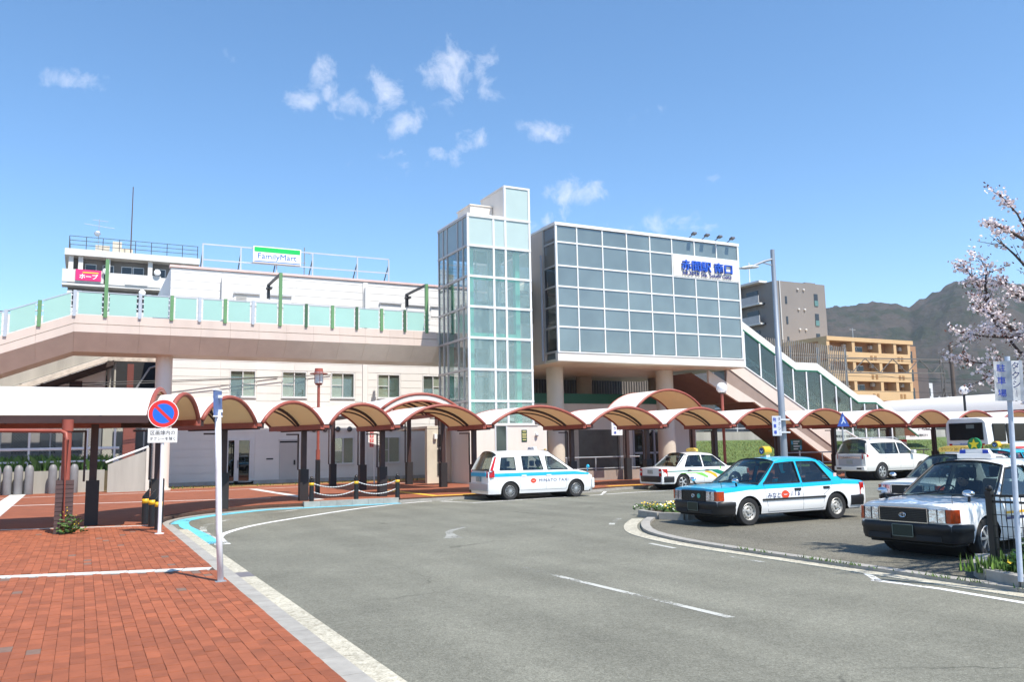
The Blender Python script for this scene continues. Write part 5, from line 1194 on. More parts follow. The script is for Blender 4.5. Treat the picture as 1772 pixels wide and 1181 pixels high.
# ---------------- big off-roader
tops = [(-2.38,1.17),(-2.2,1.18),(-.5,1.16),(1.05,1.13),(1.75,1.09),(2.15,1.02),(2.36,.93)]
ps = dict(xf=2.38, xr=-2.38, W=1.88, r=.385, axles=(1.45,-1.34), top=tops, sill=.42, cab=(-2.2,1.08), paint=P_pearl, wheel='alloy6', fr=.6, fa=.14, rr=.4, ra=.07, seats=(.05,-.9), sh=.07, dash=1.12, tint=0, ww=.24,
          gh=dict(A0=(1.12,1.12), A1=(.40,1.70), C1=(-1.98,1.72), C0=(-2.26,1.20), yr=.66, zr=1.74, rc=.09, roof=[(-1.98,1.72),(-1.2,1.755),(0,1.76),(.40,1.70)],
                  outer=[(1.16,1.11),(1.10,1.15),(.40,1.70),(0,1.755),(-1.2,1.755),(-1.96,1.72),(-2.10,1.60),(-2.30,1.2),(-2.30,1.14)],
                  wins=[[(.88,1.175),(.80,1.24),(.36,1.61),(.02,1.64),(.0,1.17)],[(-.10,1.17),(-.08,1.645),(-.95,1.645),(-1.75,1.63),(-1.80,1.60),(-1.42,1.19),(-1.32,1.175)]]),
          seams=[[(.85,1.12),(.85,.50),(-.92,.50)],[(-.05,1.12),(-.05,.5)],[(-1.02,1.15),(-.98,.86),(-.86,.5)]], handles=((-.20,1.0),(-1.05,1.01)), handle_m=P_pearl, tum=.03)
sv_, sd_, on_ = car('off_roader', 'pearl white off-roader with red tail lights facing away by the canopies', (35.0, 28.62, 0), 0, ps, None, 'car')
sv_.scale = (1, 1, 1.07)
for s in (1, -1):
    MB().add([(x, s*y, z) for x, y, z in ((-2.41,.70,.95),(-2.33,.88,.95),(-2.10,.925,1.0),(-2.25,.91,1.16),(-2.36,.84,1.20),(-2.40,.70,1.18))], [tuple(range(6)), tuple(range(6))[::-1]]).build('tail_light', lamp_red, sv_)
    MB().box(.72,.90,s*1.02-.10,s*1.02+.10,1.14,1.30).build('mirror', P_pearl, sv_, bevel=.03)
    MB().tube([(-1.7,s*.60,1.80),(-1.5,s*.62,1.87),(.0,s*.62,1.88),(.25,s*.6,1.79)], .022, 8).build('roof_rail', P_silver, sv_)
MB().box(-2.42,-2.36,-.68,.68,.66,1.12).build('tailgate', P_silver, sv_, bevel=.02); MB().box(-2.44,-2.41,-.62,.55,.98,1.05).build('garnish', chrome, sv_)
MB().box(-2.445,-2.41,-.17,.17,.74,.90).build('number_plate', plate_w, sv_); MB().box(-2.50,-2.30,-.88,.88,.44,.64).build('rear_bumper', P_pearl, sv_, bevel=.04)
MB().box(-2.505,-2.46,.45,.72,.50,.57).box(-2.505,-2.46,-.72,-.45,.50,.57).build('reflector', trim_b, sv_)
# ---------------- bus
bu = wthing('bus', 'white city bus with red stripes behind the parked taxis', 'bus', (47, 29.3, 0))
bm_ = MB(); sec = [(28.05,.35),(28.02,1.2),(28.05,2.0),(28.12,2.75),(28.25,2.92),(28.6,3.0),(30.1,3.0),(30.3,2.92),(30.42,2.75),(30.46,2.0),(30.46,.35)]
bm_.grid([[(u, 29.25+(v-29.25)*k, .35+(z-.35)*kz) for v, z in sec] for u, k, kz in ((42.24,.97,.985),(42.34,1,1),(52.6,1,1),(52.75,.96,.98))])
bm_.add([(42.24, 29.25+(v-29.25)*.97, .35+(z-.35)*.985) for v, z in sec], [tuple(range(len(sec)))[::-1]])
bm_.build('body', P_white, bu, 35)
privacy = pm('bus glass', (.012,.012,.013), .12, spec=.2, var=.2)
MB().box(42.20,42.245,28.28,30.22,1.80,2.72).build('rear_window', privacy, bu, bevel=.02)
MB().box(42.19,42.20,28.75,29.2,2.42,2.62).build('route_board', pm('route board',(.12,.15,.14),.4), bu)
x = 42.7
for i, w_ in enumerate((1.0,.35,1.5,1.5,1.5,1.2)):
    MB().box(x,x+w_,28.00,28.075,1.72 if i != 1 else .5,2.66).build('window', privacy, bu); x += w_+.14
for z in (.62,.86,1.10,1.33): MB().box(42.3,52.6,28.008,28.03,z,z+(.14 if z < 1.2 else .09)).build('red_stripe', pm('bus red',(.62,.02,.03),.4,var=.04), bu)
MB().box(42.21,42.25,28.4,30.1,1.25,1.55).build('rear_panel', pm('bus rear panel',(.30,.30,.30),.5), bu)
text_obj('www.bus', blue_ink, bu, lambda a, c, e: (42.205, 29.2-a, 1.62+c), 1, 0, w=.9, h=.1)
for s in (28.25,30.1): MB().box(42.20,42.25,s,s+.16,1.3,1.62).build('tail_light', lamp_red, bu)
key = (.315,'steel')
for u in (44.4,50.2):
    for v in (28.2,30.3): 
        w = inst(WM[key][0], 'wheel', bu, (u, v, .48), (0,0,math.pi if v < 29 else 0), (1.5,1.3,1.5)); inst(WM[key][1], 'rim', w)
# ================================================================ background buildings, hills
def bx(n): return MB()
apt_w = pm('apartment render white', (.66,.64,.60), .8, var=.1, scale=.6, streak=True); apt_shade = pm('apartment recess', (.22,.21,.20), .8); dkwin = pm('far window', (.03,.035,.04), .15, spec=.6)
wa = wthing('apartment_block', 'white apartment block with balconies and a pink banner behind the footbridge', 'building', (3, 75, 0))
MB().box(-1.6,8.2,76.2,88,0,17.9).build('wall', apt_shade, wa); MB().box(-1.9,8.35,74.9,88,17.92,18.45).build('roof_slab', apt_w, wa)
for k, (z0, z1) in enumerate(((15.1,16.75),(11.9,13.6),(8.7,10.4))):
    MB().box(-2.0,1.0,74.9,75.1,z0+.6,z1).box(1.35,5.3,74.9,75.1,z0+.55,z1-.1).box(5.3,7.5,75.3,75.5,z0+.55,z1-.15).build('balcony', apt_w, wa)
    MB().box(-2.0,8.3,74.95,76.2,z0+.35,z0+.55).build('floor_slab', apt_w, wa)
    for u in (-1.6,-.9,1.1,4.3,6.9): MB().box(u,u+.35,75.2,75.9,z1-1.1,z0+2.9+.3).build('pier', apt_w, wa)
    for u in (-.4,.9,2.3,3.2,4.9,6.1):
        w = MB().box(u,u+.85,76.1,76.19,z1-.6,z1+.75).build('window', frame_m, wa); MB().box(u+.06,u+.79,76.05,76.09,z1-.5,z1+.68).build('pane', dkwin, w)
MB().box(2.6,4.3,74.82,74.89,15.75,16.4).build('balcony_sheet', white_paint, wa)
for u, z in ((5.0,17.2),(3.9,15.4),(1.15,17.0)): MB().ball((u,74.7,z-.3),.28,10,6,0,(1,.25,1)).build('satellite_dish', white_paint, wa, True)
rl = MB()
for i in range(9): u = -1.6+i*1.22; rl.cyl((u,75,18.45),(u,75,19.5),.03,n=5)
for z in (18.8,19.15,19.5): rl.cyl((-1.6,75,z),(8.2,75,z),.025,n=5).cyl((-1.6,75,z),(-1.6,80,z),.025,n=5)
rl.build('roof_railing', pm('dark railing',(.05,.055,.07),.5), wa)
MB().box(.3,1.4,78,79.5,18.45,19.6).box(1.6,2.3,77,78,18.45,19.8).box(2.3,3.2,78,79.4,18.45,19.5).build('plant_box', pm('plant cream',(.58,.52,.42),.7), wa)
MB().cyl((2.98,76.5,18.4),(2.98,76.5,24.6),.06,.04,n=6).build('lightning_mast', pm('mast brown',(.10,.07,.06),.6), wa)
ae = MB().cyl((.5,77,19),(.5,77,21.6),.03,n=5).cyl((-.6,77,21.1),(1.7,77,20.9),.02,n=5).cyl((0,77,21.5),(1.2,77,21.45),.02,n=5).ball((.4,76.8,20.3),.25,8,6,0,(1,.3,1)); ae.build('aerial', grey_metal, wa)
bn = wthing('banner', 'pink banner with white and yellow lettering on the apartment balcony', 'banner', (-.1, 74.8, 16))
MB().box(-1.05,.80,74.80,74.86,15.85,16.75).build('cloth', pm('banner pink',(.70,.02,.17),.6,var=.06,scale=3), bn)
text_obj('ホープ', white_paint, bn, lambda x, y, z: (-.1+x, 74.79, 16.2+y), 1, .03, w=1.35, h=.42)
MB().box(-.55,.6,74.785,74.795,16.47,16.56).build('yellow_mark', pm('banner yellow',(.8,.6,.05),.5), bn)
# grey apartment tower
ga = wthing('apartment_tower', 'grey brown apartment tower with stacked balconies right of the hall', 'building', (90, 88, 0))
gm = pm('grey brown render', (.225,.205,.19), .8, var=.05, scale=.3)
MB().box(87.6,97.4,88,102,0,25.0).box(94.5,96.6,89,92,25.0,25.4).build('wall', gm, ga)
for k in range(6):
    z = 22.6-k*2.95
    MB().box(87.3,87.6,90.3,101,z-.75,z-.5).box(86.6,87.6,90.3,101,z-.75,z-.5).build('floor_slab', apt_w, ga)
    MB().box(86.6,86.72,90.5,95.0,z-.5,z+.6).build('balcony', pm('balcony pale',(.50,.48,.47),.7), ga); MB().box(86.6,86.68,95.6,101,z-.5,z+.6).build('balcony', pm('balcony dark glass',(.05,.09,.10),.2), ga)
    for v in (91.5,97): 
        w = MB().box(87.52,87.58,v,v+2.4,z-.3,z+1.5).build('window', dkwin, ga)
    for u, w_ in ((89.3,.35),(95.05,.75)):
        w = MB().box(u,u+w_,87.95,87.99,z-.9,z+.9 if u > 92 else z+.2).build('window', dkwin, ga)
        if u > 92: MB().box(u,u+w_,87.9,87.945,z-.9,z-.1).build('lower_pane', pm('teal pane',(.10,.20,.19),.2), w)
    for u in (91.8,93.0): MB().ball((u,87.9,z+1.35),.17,8,6).build('vent_cap', apt_w, ga)
MB().box(86.4,88.0,90,102,25.0,25.3).build('roof_edge', apt_w, ga); MB().box(86.7,87.6,95.05,95.5,0,25).build('pier', gm, ga)
MB().cyl((88.3,87.9,0),(88.3,87.9,25),.09,n=6).build('downpipe', apt_w, ga); MB().cyl((87.5,93,25),(87.5,93,28.6),.08,n=6).build('mast', white_paint, ga)
# orange apartment
oa = wthing('apartment_block', 'orange apartment block with rows of balconies before the hills', 'building', (95, 80, 0))
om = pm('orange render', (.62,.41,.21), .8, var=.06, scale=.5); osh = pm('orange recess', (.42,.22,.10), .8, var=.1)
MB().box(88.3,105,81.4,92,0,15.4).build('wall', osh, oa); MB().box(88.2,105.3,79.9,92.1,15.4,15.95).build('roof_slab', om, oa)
MB().box(105.0,106.7,80.6,91,0,15.3).build('stair_wall', pm('brown tile',(.36,.20,.11),.8,var=.1), oa)
for k in range(6):
    z = 12.6-k*2.62
    MB().box(88.2,104.6,79.95,80.1,z,z+1.35).box(88.2,104.6,80.1,81.4,z,z+.2).build('balcony', om, oa)
    for u in (88.2,93.0,98.2,101.3,104.2): MB().box(u,u+.55,80.0,81.4,z+1.35,z+2.8).build('pier', om, oa)
    for u in (89.6,94.2,95.4,99.2,102.3):
        w = MB().box(u,u+1.1,81.3,81.39,z+.4,z+2.3).build('window', frame_m, oa); MB().box(u+.08,u+1.02,81.24,81.29,z+.5,z+2.2).build('pane', dkwin, oa if False else w)
    for u in (96.4,97.2,101.9,102.6): MB().box(u,u+.42,79.90,79.945,z+.35,z+.95).build('balcony_grille', pm('grille orange',(.36,.19,.07),.7), oa)
    for u in (92.4,97.6,103.6): MB().box(u,u+.5,80.9,81.3,z+2.0,z+2.5).build('air_conditioner', apt_w, oa)
    MB().box(104.9,105.5,80.3,80.55,z+.2,z+1.9).build('stair_opening', dkwin, oa)
MB().cyl((98,84,15.9),(98,84,18),.05,n=5).cyl((97.4,84,17.8),(98.6,84,17.8),.04,n=5).build('aerial', grey_metal, oa)
# slim white and dark blocks behind the orange one
for u, v, w_, h_, c, lb_ in ((110,84,3.6,12.6,(.11,.09,.085),'dark slim block beside the orange apartment'),(115.5,86,1.6,10.6,(.62,.62,.63),'slim white tower beside the dark block'),(120,110,16,8.5,(.24,.22,.2),'low grey house beyond the tracks at right')):
    t = wthing('house_block', lb_, 'building', (u, v, 0)); MB().box(u,u+w_,v,v+5,0,h_).build('wall', pm('block %d' % int(u), c, .8, var=.1), t)
    for k in range(4): MB().box(u+.5,u+1.0,v-.05,v-.01,h_-2-k*2.2,h_-.8-k*2.2).build('window', dkwin, t)
# wooden screen fence above the tracks
sf = wthing('screen_fence', 'tall grey louvre screen fence beside the enclosed stair', 'fence', (56, 52, 5)); wd = pm('weathered slat', (.27,.235,.20), .8, var=.2, rand=.15)
SLU = unit(wd, 'slat')
for i in range(46): u = 49.5+i*.225; piece(SLU, 'slat', sf, u, u+.075, 52.0, 52.06, 4.5, 10.45-.055*(u-53)+random.uniform(-.05,.05))
for z in (5.2,6.6,8.0,9.3): MB().box(49.4,60,52.07,52.14,z,z+.1).build('rail', wd, sf)
for u in (50,53.2,56.4,59.7): MB().box(u,u+.14,52.15,52.3,0,10.0).build('post', grey_metal, sf)
# overhead line masts and gantry
gx = pm('catenary steel', (.16,.145,.13), .7, metal=.2, var=.2)
cg = wthing('overhead_gantry', 'lattice railway gantry in front of the orange apartment', 'gantry', (66, 60, 0))
g_ = MB(); u0, u1 = 55.0, 84.0
def gz(u): return 10.0+.02*(u-55)
g_.beam((u0,60,gz(u0)),(u1,60,gz(u1)),.10,.12).beam((u0,60,gz(u0)-1.5),(u1,60,gz(u1)-1.5),.10,.12)
for i in range(14):
    a = u0+i*2.07; g_.beam((a,60,gz(a)-1.5*(i % 2)),(a+2.07,60,gz(a+2)-1.5*((i+1) % 2)),.07,.07)
g_.build('truss', gx, cg)
for u in (66.5,83.5): 
    m = MB()
    for dx in (-.25,.25): m.beam((u+dx,60,0),(u+dx,60,gz(u)+.2),.08,.08)
    for k in range(12): m.beam((u-.25,60,k*.8),(u+.25,60,k*.8+.8),.05,.05)
    m.build('mast', gx, cg)
for i, (u, v, h_) in enumerate(((88,62,12.6),(92,66,8),(99,64,8.8),(58.5,56,8.4))):
    t = wthing('utility_pole', ['tall brown utility pole right of the orange apartment','short pole with insulators right of the tall brown pole','far right pole with insulators above the white roof','brown pole beside the louvre screen fence'][i], 'pole', (u, v, 0))
    MB().cyl((u,v,0),(u,v,h_),.28 if i == 0 else .2,.2 if i == 0 else .15,n=10).build('shaft', pm('pole brown',(.12,.09,.07),.8,var=.2), t)
    a = MB()
    for k in range(4): a.cyl((u-1.2,v,h_-1.2-k*.7),(u+1.2,v,h_-1.2-k*.7),.04,n=5).ball((u-1.1,v,h_-1.1-k*.7),.12,6,4).ball((u+1.1,v,h_-1.1-k*.7),.12,6,4).ball((u+.5,v,h_-1.1-k*.7),.12,6,4)
    if i: a.build('crossarms', pm('insulator white',(.55,.55,.55),.4), t)
for i, (p0, p1) in enumerate((((55,60,10.2),(130,60,11.5)),((55,60,8.6),(130,62,9.6)),((60,66,7.6),(140,64,8.2)),((66,60,9.4),(99,64,8.4)),((-30,49,9.0),(3,49,9.6)),((-30,45.6,5.0),(12.6,47.62,6.2)),((-30,45.7,4.6),(9.6,47.62,6.0)))):
    pts = [Vector(p0).lerp(Vector(p1), k/10)-Vector((0,0,.5*math.sin(math.pi*k/10))) for k in range(11)]
    tag(MB().tube(pts, .022, 5).build('overhead_wire', black_paint), ['upper catenary wire across the orange apartment','lower catenary wire across the orange apartment','low wire above the white roof at right','short wire between gantry and pole','wire running left from the station roof','upper cable on the station wall at left','lower cable on the station wall at left'][i], 'wire')
# grass bank, platform, railway fence, houses at left
grass_m = pm('grass bank', (.09,.135,.035), .9, var=.35, scale=3, bump=.8, bscale=14)
def bank(nm, lbl_pts): return struct(MB().grid(lbl_pts).build(nm, grass_m))
bank('grass_bank', [[(u, 44.5, .1), (u, 46.0, .9), (u, 48.6, 2.05), (u, 50, 2.1)] for u in (36,40,50,64,90)])
def blades(nm, lab, n, box, h0, h1, mats, seed):
    rg = random.Random(seed); m = MB()
    for i in range(n):
        x = rg.uniform(box[0], box[1]); y = rg.uniform(box[2], box[3]); z = box[4](x, y); a = rg.uniform(0, 6.28); h_ = rg.uniform(h0, h1); w = .012+h_*.05; l = rg.uniform(-.4,.4)*h_
        dx, dy = math.cos(a)*w, math.sin(a)*w; m.add([(x-dx,y-dy,z),(x+dx,y+dy,z),(x+dx*.4-dy*4*l,y+dy*.4+dx*4*l,z+h_*.6),(x+l,y+l*.3,z+h_)], [(0,1,2),(0,2,3)], rg.randrange(len(mats)))
    return stuff(m.build(nm, mats))
gl1 = pm('grass blade', (.105,.155,.035), .8, var=.3, island=.4); gl2 = pm('grass blade dry', (.24,.24,.07), .8, var=.3, island=.3)
def bankz(x, y): return .1+(y-44.5)/1.5*.8 if y < 46 else .9+(y-46)/2.6*1.15
blades('grass', '', 9000, (36, 66, 44.6, 48.4, bankz), .05, .16, [gl1, gl1, gl2], 5)
pf = wthing('platform', 'grey railway platform edge with white fence above the grass bank', 'platform', (45, 51, 0)); MB().box(34,70,50.5,54,.1,2.75).build('slab', concrete, pf)
f_ = MB()
for z in (3.0,3.6,4.2): f_.cyl((34,50.6,z),(70,50.6,z),.03,n=5)
f_.build('rail', light_metal, pf)
for i in range(16): MB().cyl((34.5+i*2.2,50.6,2.7),(34.5+i*2.2,50.6,4.3),.045,n=6).build('post', light_metal, pf)
# mesh screen seen under the hall
sc_ = wthing('mesh_screen', 'grey vertical bar screen seen beneath the hall', 'screen', (30, 49, 4)); 
for i in range(70): u = 23+i*.22; piece(SLU, 'slat', sc_, u, u+.05, 49.4, 49.44, 4.6, 7.4)
MB().box(22,39,49.5,49.6,4.4,8).build('backing', pm('screen backing',(.16,.14,.13),.8,var=.3,scale=.8), sc_); MB().box(22,39,49.3,49.38,5.3,5.4).build('rail', light_metal, sc_)
# advertising boards on the railway fence (right)
for i, (u0, u1, txt, col_) in enumerate(((51.0,54.6,'TOKAI CHUO',(.72,.72,.70)),(55.4,58.6,'学習塾 赤間',(.66,.66,.62)),(59.4,62.6,'整骨院 北口',(.70,.68,.66)))):
    t = wthing('advertising_board', ['white board with large black letters behind the canopy posts','pale map board on the railway fence','white board with small dark print left of the bus'][i], 'sign', (u0, 46.4, 2))
    MB().box(u0,u1,46.4,46.46,1.9,3.5).build('board', pm('ad %d' % i, col_, .6, var=.1), t)
    text_obj(txt, black_ink, t, lambda x, y, z: ((u0+u1)/2+x, 46.39, 2.9+y), 1, .03, w=(u1-u0)*.85, h=.5)
    text_obj('駅前通り 赤間南口すぐ', black_ink, t, lambda x, y, z: ((u0+u1)/2+x, 46.39, 2.25+y), 1, .01, w=(u1-u0)*.7, h=.22)
ylh = wthing('house', 'tan house with dark windows beyond the railway at right', 'building', (66, 60, 0)); MB().box(62,72,58,66,0,5.6).build('wall', pm('house tan',(.50,.38,.22),.8), ylh)
for u in (63,65.6,68.2): MB().box(u,u+1,57.93,57.99,3.4,4.6).build('window', dkwin, ylh)
# left: retaining wall, railings, cylinders, weeds, houses beyond
rw = wthing('retaining_wall', 'stained concrete retaining wall with sloping end at left', 'wall', (-4, 44.6, 0))
MB().box(-30,1.0,44.6,44.9,.05,1.15).build('wall', concrete, rw); MB().prism([(1.1,.1),(2.7,.1),(2.7,2.0),(1.1,1.4)], 43.2, 43.5, 'xz').build('sloping_wall', concrete, rw)
MB().box(2.7,2.86,43.15,43.55,.1,2.15).build('end_post', pm('pale post',(.60,.57,.50),.7), rw)
rr2 = wthing('white_guard_rail', 'white pipe guard rails above the retaining wall at left', 'railing', (-4, 45, 1))
q = MB(); pm_w = pm('rail white', (.72,.73,.74), .5, var=.1)
for z, b_ in ((1.45,.05),(2.05,.07),(3.05,.035)): q.cyl((-30,45.1,z),(1.6,45.1,z+.12),b_,n=8)
q.cyl((1.0,43.35,1.5),(2.8,43.35,2.2),.05,n=8); q.build('rail', pm_w, rr2)
for u in (-9,-6.6,-4.2,-2.2,.2,1.4): MB().cyl((u,45.1,1.0),(u,45.1,3.1),.05,n=8).build('post', pm_w, rr2)
mf = wthing('chain_link_fence', 'chain link railway fence behind the guard rails', 'fence', (-4, 47, 1)); ms_ = bpy.data.materials.new('chain link'); ms_.use_nodes = True
n_ = ms_.node_tree.nodes; l_ = ms_.node_tree.links.new; tx = n_.new('ShaderNodeTexWave'); tx2 = n_.new('ShaderNodeTexWave'); gg = n_.new('ShaderNodeNewGeometry')
for w, ro in ((tx, .785), (tx2, -.785)):
    mp = n_.new('ShaderNodeMapping'); mp.inputs['Rotation'].default_value = (0, ro, 0); l_(gg.outputs['Position'], mp.inputs[0]); l_(mp.outputs[0], w.inputs[0]); w.inputs['Scale'].default_value = 3.2
mxm = n_.new('ShaderNodeMath'); mxm.operation = 'MAXIMUM'; l_(tx.outputs['Fac'], mxm.inputs[0]); l_(tx2.outputs['Fac'], mxm.inputs[1])
gtm = n_.new('ShaderNodeMath'); gtm.operation = 'GREATER_THAN'; gtm.inputs[1].default_value = .93; l_(mxm.outputs[0], gtm.inputs[0]); bb = n_['Principled BSDF']; bb.inputs['Base Color'].default_value = (.22,.23,.23,1); l_(gtm.outputs[0], bb.inputs['Alpha'])
MB().quad((-30,47,1.6),(3.5,47,1.6),(3.5,47,3.9),(-30,47,3.9)).build('mesh', ms_, mf)
for i in range(9): MB().cyl((-14+i*2.1,47,1),(-14+i*2.1,47,4.0),.04,n=6).build('post', grey_metal, mf)
cyl_m = pm('gas cylinder grey', (.20,.20,.205), .5, var=.15, scale=2)
gc = MB().lathe([(.001,0),(.17,0),(.18,.03),(.18,1.08),(.16,1.2),(.10,1.30),(.001,1.33)], n=18).mesh('gas_cylinder', cyl_m, 40)
for i, u in enumerate((-3.35,-2.93,-2.50,-2.08,-1.15,-.72,-.28)):
    o = inst(gc, 'gas_cylinder', None, (u, 44.2, .13)); tag(o, 'grey gas cylinder, %s from the left in the row by the wall' % ordn[i], 'gas cylinder', 'gas cylinders along the wall')
def wz(x, y): return 1.1
lf1 = pm('weed leaf light', (.11,.20,.03), .7, var=.3, island=.4)
blades('weeds', '', 5200, (-16, 1.3, 44.9, 47.2, wz), .15, .85, [green_leaf, lf1, lf1], 9)
struct(MB().box(-40,2.5,44.9,48.5,.0,1.1).build('railway_bank', pm('bank soil',(.12,.10,.06),.95,var=.3)))
for i, (u, v, w_, d_, h_, c, lb_) in enumerate(((-14,60,7,8,5.6,(.50,.36,.23),'tan house beyond the tracks at far left'),(-4.6,62,5.2,6,5.2,(.33,.31,.30),'grey roofed house beyond the tracks at left'),(1.2,63,2.4,5,5.5,(.55,.53,.46),'pale narrow house beyond the tracks'),(-20,75,14,8,12.5,(.66,.64,.62),'pale low block behind the ramp at far left'))):
    t = wthing('house', lb_, 'building', (u, v, 0)); MB().box(u,u+w_,v,v+d_,0,h_).build('wall', pm('house %d' % i, c, .8, var=.1), t)
    for k in range(3): MB().box(u+.6+k*w_*.3,u+.6+k*w_*.3+.9,v-.06,v-.01,2.0,3.4).build('window', dkwin, t)
    MB().prism([(u-.4,h_),(u+w_+.4,h_),(u+w_*.5,h_+1.2)], v-.4, v+d_+.4, 'xz').build('roof', pm('roof tile grey',(.16,.16,.17),.7), t) if i < 3 else MB().box(u-.2,u+w_+.2,v-.2,v+d_+.2,h_,h_+.4).build('roof', apt_w, t)
uc = wthing('utility_column', 'red brick railway pillar beyond the fence at left', 'pillar', (2.1, 49, 0)); MB().box(1.9,2.5,49,49.5,1,4.6).build('shaft', pm('pillar red',(.30,.08,.05),.8), uc)
# ---- wooded hills
hill_m = bpy.data.materials.new('woodland'); hill_m.use_nodes = True; n_ = hill_m.node_tree.nodes; l_ = hill_m.node_tree.links.new; bb = n_['Principled BSDF']; bb.inputs['Roughness'].default_value = .95; bb.inputs['Specular IOR Level'].default_value = .1
gg = n_.new('ShaderNodeNewGeometry'); vo = n_.new('ShaderNodeTexVoronoi'); vo.inputs['Scale'].default_value = .085; l_(gg.outputs['Position'], vo.inputs['Vector'])
no = n_.new('ShaderNodeTexNoise'); no.inputs['Scale'].default_value = .018; no.inputs['Detail'].default_value = 6; l_(gg.outputs['Position'], no.inputs['Vector'])
no2 = n_.new('ShaderNodeTexNoise'); no2.inputs['Scale'].default_value = .22; no2.inputs['Detail'].default_value = 6; l_(gg.outputs['Position'], no2.inputs['Vector'])
sp_ = n_.new('ShaderNodeSeparateColor'); l_(vo.outputs['Color'], sp_.inputs[0])
a1 = n_.new('ShaderNodeMath'); a1.operation = 'MULTIPLY_ADD'; a1.inputs[1].default_value = .45; l_(sp_.outputs[0], a1.inputs[0]); l_(no.outputs['Fac'], a1.inputs[2])
cr = n_.new('ShaderNodeValToRGB'); E_ = cr.color_ramp.elements; E_[0].position = .36; E_[0].color = (.022,.029,.018,1); E_[1].position = .95; E_[1].color = (.066,.055,.046,1)
e = E_.new(.56); e.color = (.034,.040,.025,1); e = E_.new(.74); e.color = (.048,.045,.037,1); l_(a1.outputs[0], cr.inputs[0]); l_(cr.outputs[0], bb.inputs['Base Color'])
bp = n_.new('ShaderNodeBump'); bp.inputs['Strength'].default_value = 1; bp.inputs['Distance'].default_value = 2; l_(no2.outputs['Fac'], bp.inputs['Height']); l_(bp.outputs[0], bb.inputs['Normal'])
from mathutils import noise as mnoise
RID = [(-.55,.03),(-.2,.05),(.0,.075),(.2,.10),(.30,.125),(.365,.148),(.382,.157),(.406,.1605),(.437,.163),(.465,.160),(.48,.157),(.492,.163),(.52,.1755),(.537,.184),(.561,.187),(.585,.184),(.611,.178),(.66,.17),(.75,.16),(.9,.13),(1.2,.09),(1.6,.05)]
def hillh(px, dep, Y0=900.):
    e = lerp_list(RID, px); return 1.85+e*Y0
rows = []
NX, NY = 420, 90
for j in range(NY+1):
    t = j/NY; Y = 420+700*t; row = []
    for i in range(NX+1):
        px = -.1+1.4*i/NX; X = px*Y; f = min(1, max(0, (Y-420)/480)); f = f*f*(3-2*f); fb = 1 if Y < 900 else 1-.8*((Y-900)/220)**2
        base = hillh(px, Y)*f*fb
        p = Vector((X*.012, Y*.012, 0)); base *= 1+.16*(mnoise.fractal(p*.9, 1., 2., 4)-.0)*(1-f*.85)
        b_ = (1-min(1, mnoise.voronoi(Vector((X*.085, Y*.085, 0)))[0][0]*1.3))*4.5+mnoise.noise(Vector((X*.2, Y*.2, 3)))*2
        row.append(_rot((X, Y, -2+base+b_*min(1, f*3))))
    rows.append(row)
struct(MB().grid(rows).build('hills', hill_m, None, True))
# ================================================================ street furniture
pole_w = pm('white pole', (.74,.73,.74), .5, var=.1, scale=3)
def face_cam(u, v): return math.atan2(-u, v)      # rotation about z that turns a local -y face to the forecourt viewer side
# leaning white sign pole in the foreground
t = thing('sign_pole', 'white foreground pole with a blue arrow sign seen edge on', 'sign', (1.74, 12.15, .12))
MB().tube([(0,0,0),(-.012,0,.7),(-.005,0,1.5),(.0,0,2.28)], .041, 14).build('pole', pole_w, t, True)
MB().box(-.07,.07,-.07,.07,0,.012).build('foot_plate', grey_metal, t)
bd = MB().box(-.012,.012,-.19,.19,2.24,2.58).build('board', pm('sign board blue',(.10,.16,.36),.4), t, bevel=.004); bd.rotation_euler = (0, 0, R(-22))
MB().add([(-.0135, y, 2.41+z) for y, z in ((.13,.02),(.02,.02),(.02,.10),(-.13,0),(.02,-.10),(.02,-.02),(.13,-.02))], [tuple(range(7))]).build('arrow', white_paint, bd)
MB().box(-.015,.015,-.2,.2,2.58,2.60).box(-.015,.015,-.2,.2,2.22,2.24).build('board_edge', white_paint, bd)
for z in (2.3, 2.5): MB().box(-.06,.06,-.03,.03,z-.02,z+.02).build('clamp', light_metal, t)
t.rotation_euler = (R(.6), R(-2.4), 0)
# no parking sign
t = thing('no_parking_sign', 'round blue and red no parking sign with a white plate on a white pole', 'sign', (1.57, 20.04, .12), face_cam(1.57, 20.04))
MB().cyl((0,0,0),(0,0,2.95),.038,n=14).cyl((0,0,0),(0,0,.02),.1,n=14).build('pole', pole_w, t, 40)
D_ = MB().cyl((0,-.055,2.61),(0,-.045,2.61),.315,n=44).build('disc', white_paint, t)
MB().lathe([(.30,-.0565),(.22,-.0565)], (0,0,2.61), 44, 'y').add([(x*.707-z*.707, -.058, 2.61-x*.707-z*.707+0) for x, z in ((-.23,-.032),(.23,-.032),(.23,.032),(-.23,.032))], [(0,1,2,3)]).build('red_ring', red_ink, D_)
MB().add([(.222*math.cos(a), -.0562, 2.61+.222*math.sin(a)) for a in [2*math.pi*i/40 for i in range(40)]], [tuple(range(40))]).build('blue_field', pm('sign blue bright',(.01,.13,.62),.4), D_)
PLT = MB().box(-.30,.30,-.055,-.045,1.97,2.28).build('plate', white_paint, t, bevel=.012)
text_obj('区画線内の', black_ink, PLT, lambda x, y, z: (x, -.058, 2.19+y), 1, .008, w=.50, h=.10); text_obj('タクシーを除く', black_ink, PLT, lambda x, y, z: (x, -.058, 2.06+y), 1, .008, w=.52, h=.085)
for z in (2.61, 2.12): MB().box(-.06,.06,-.045,.05,z-.02,z+.02).build('clamp', light_metal, t)
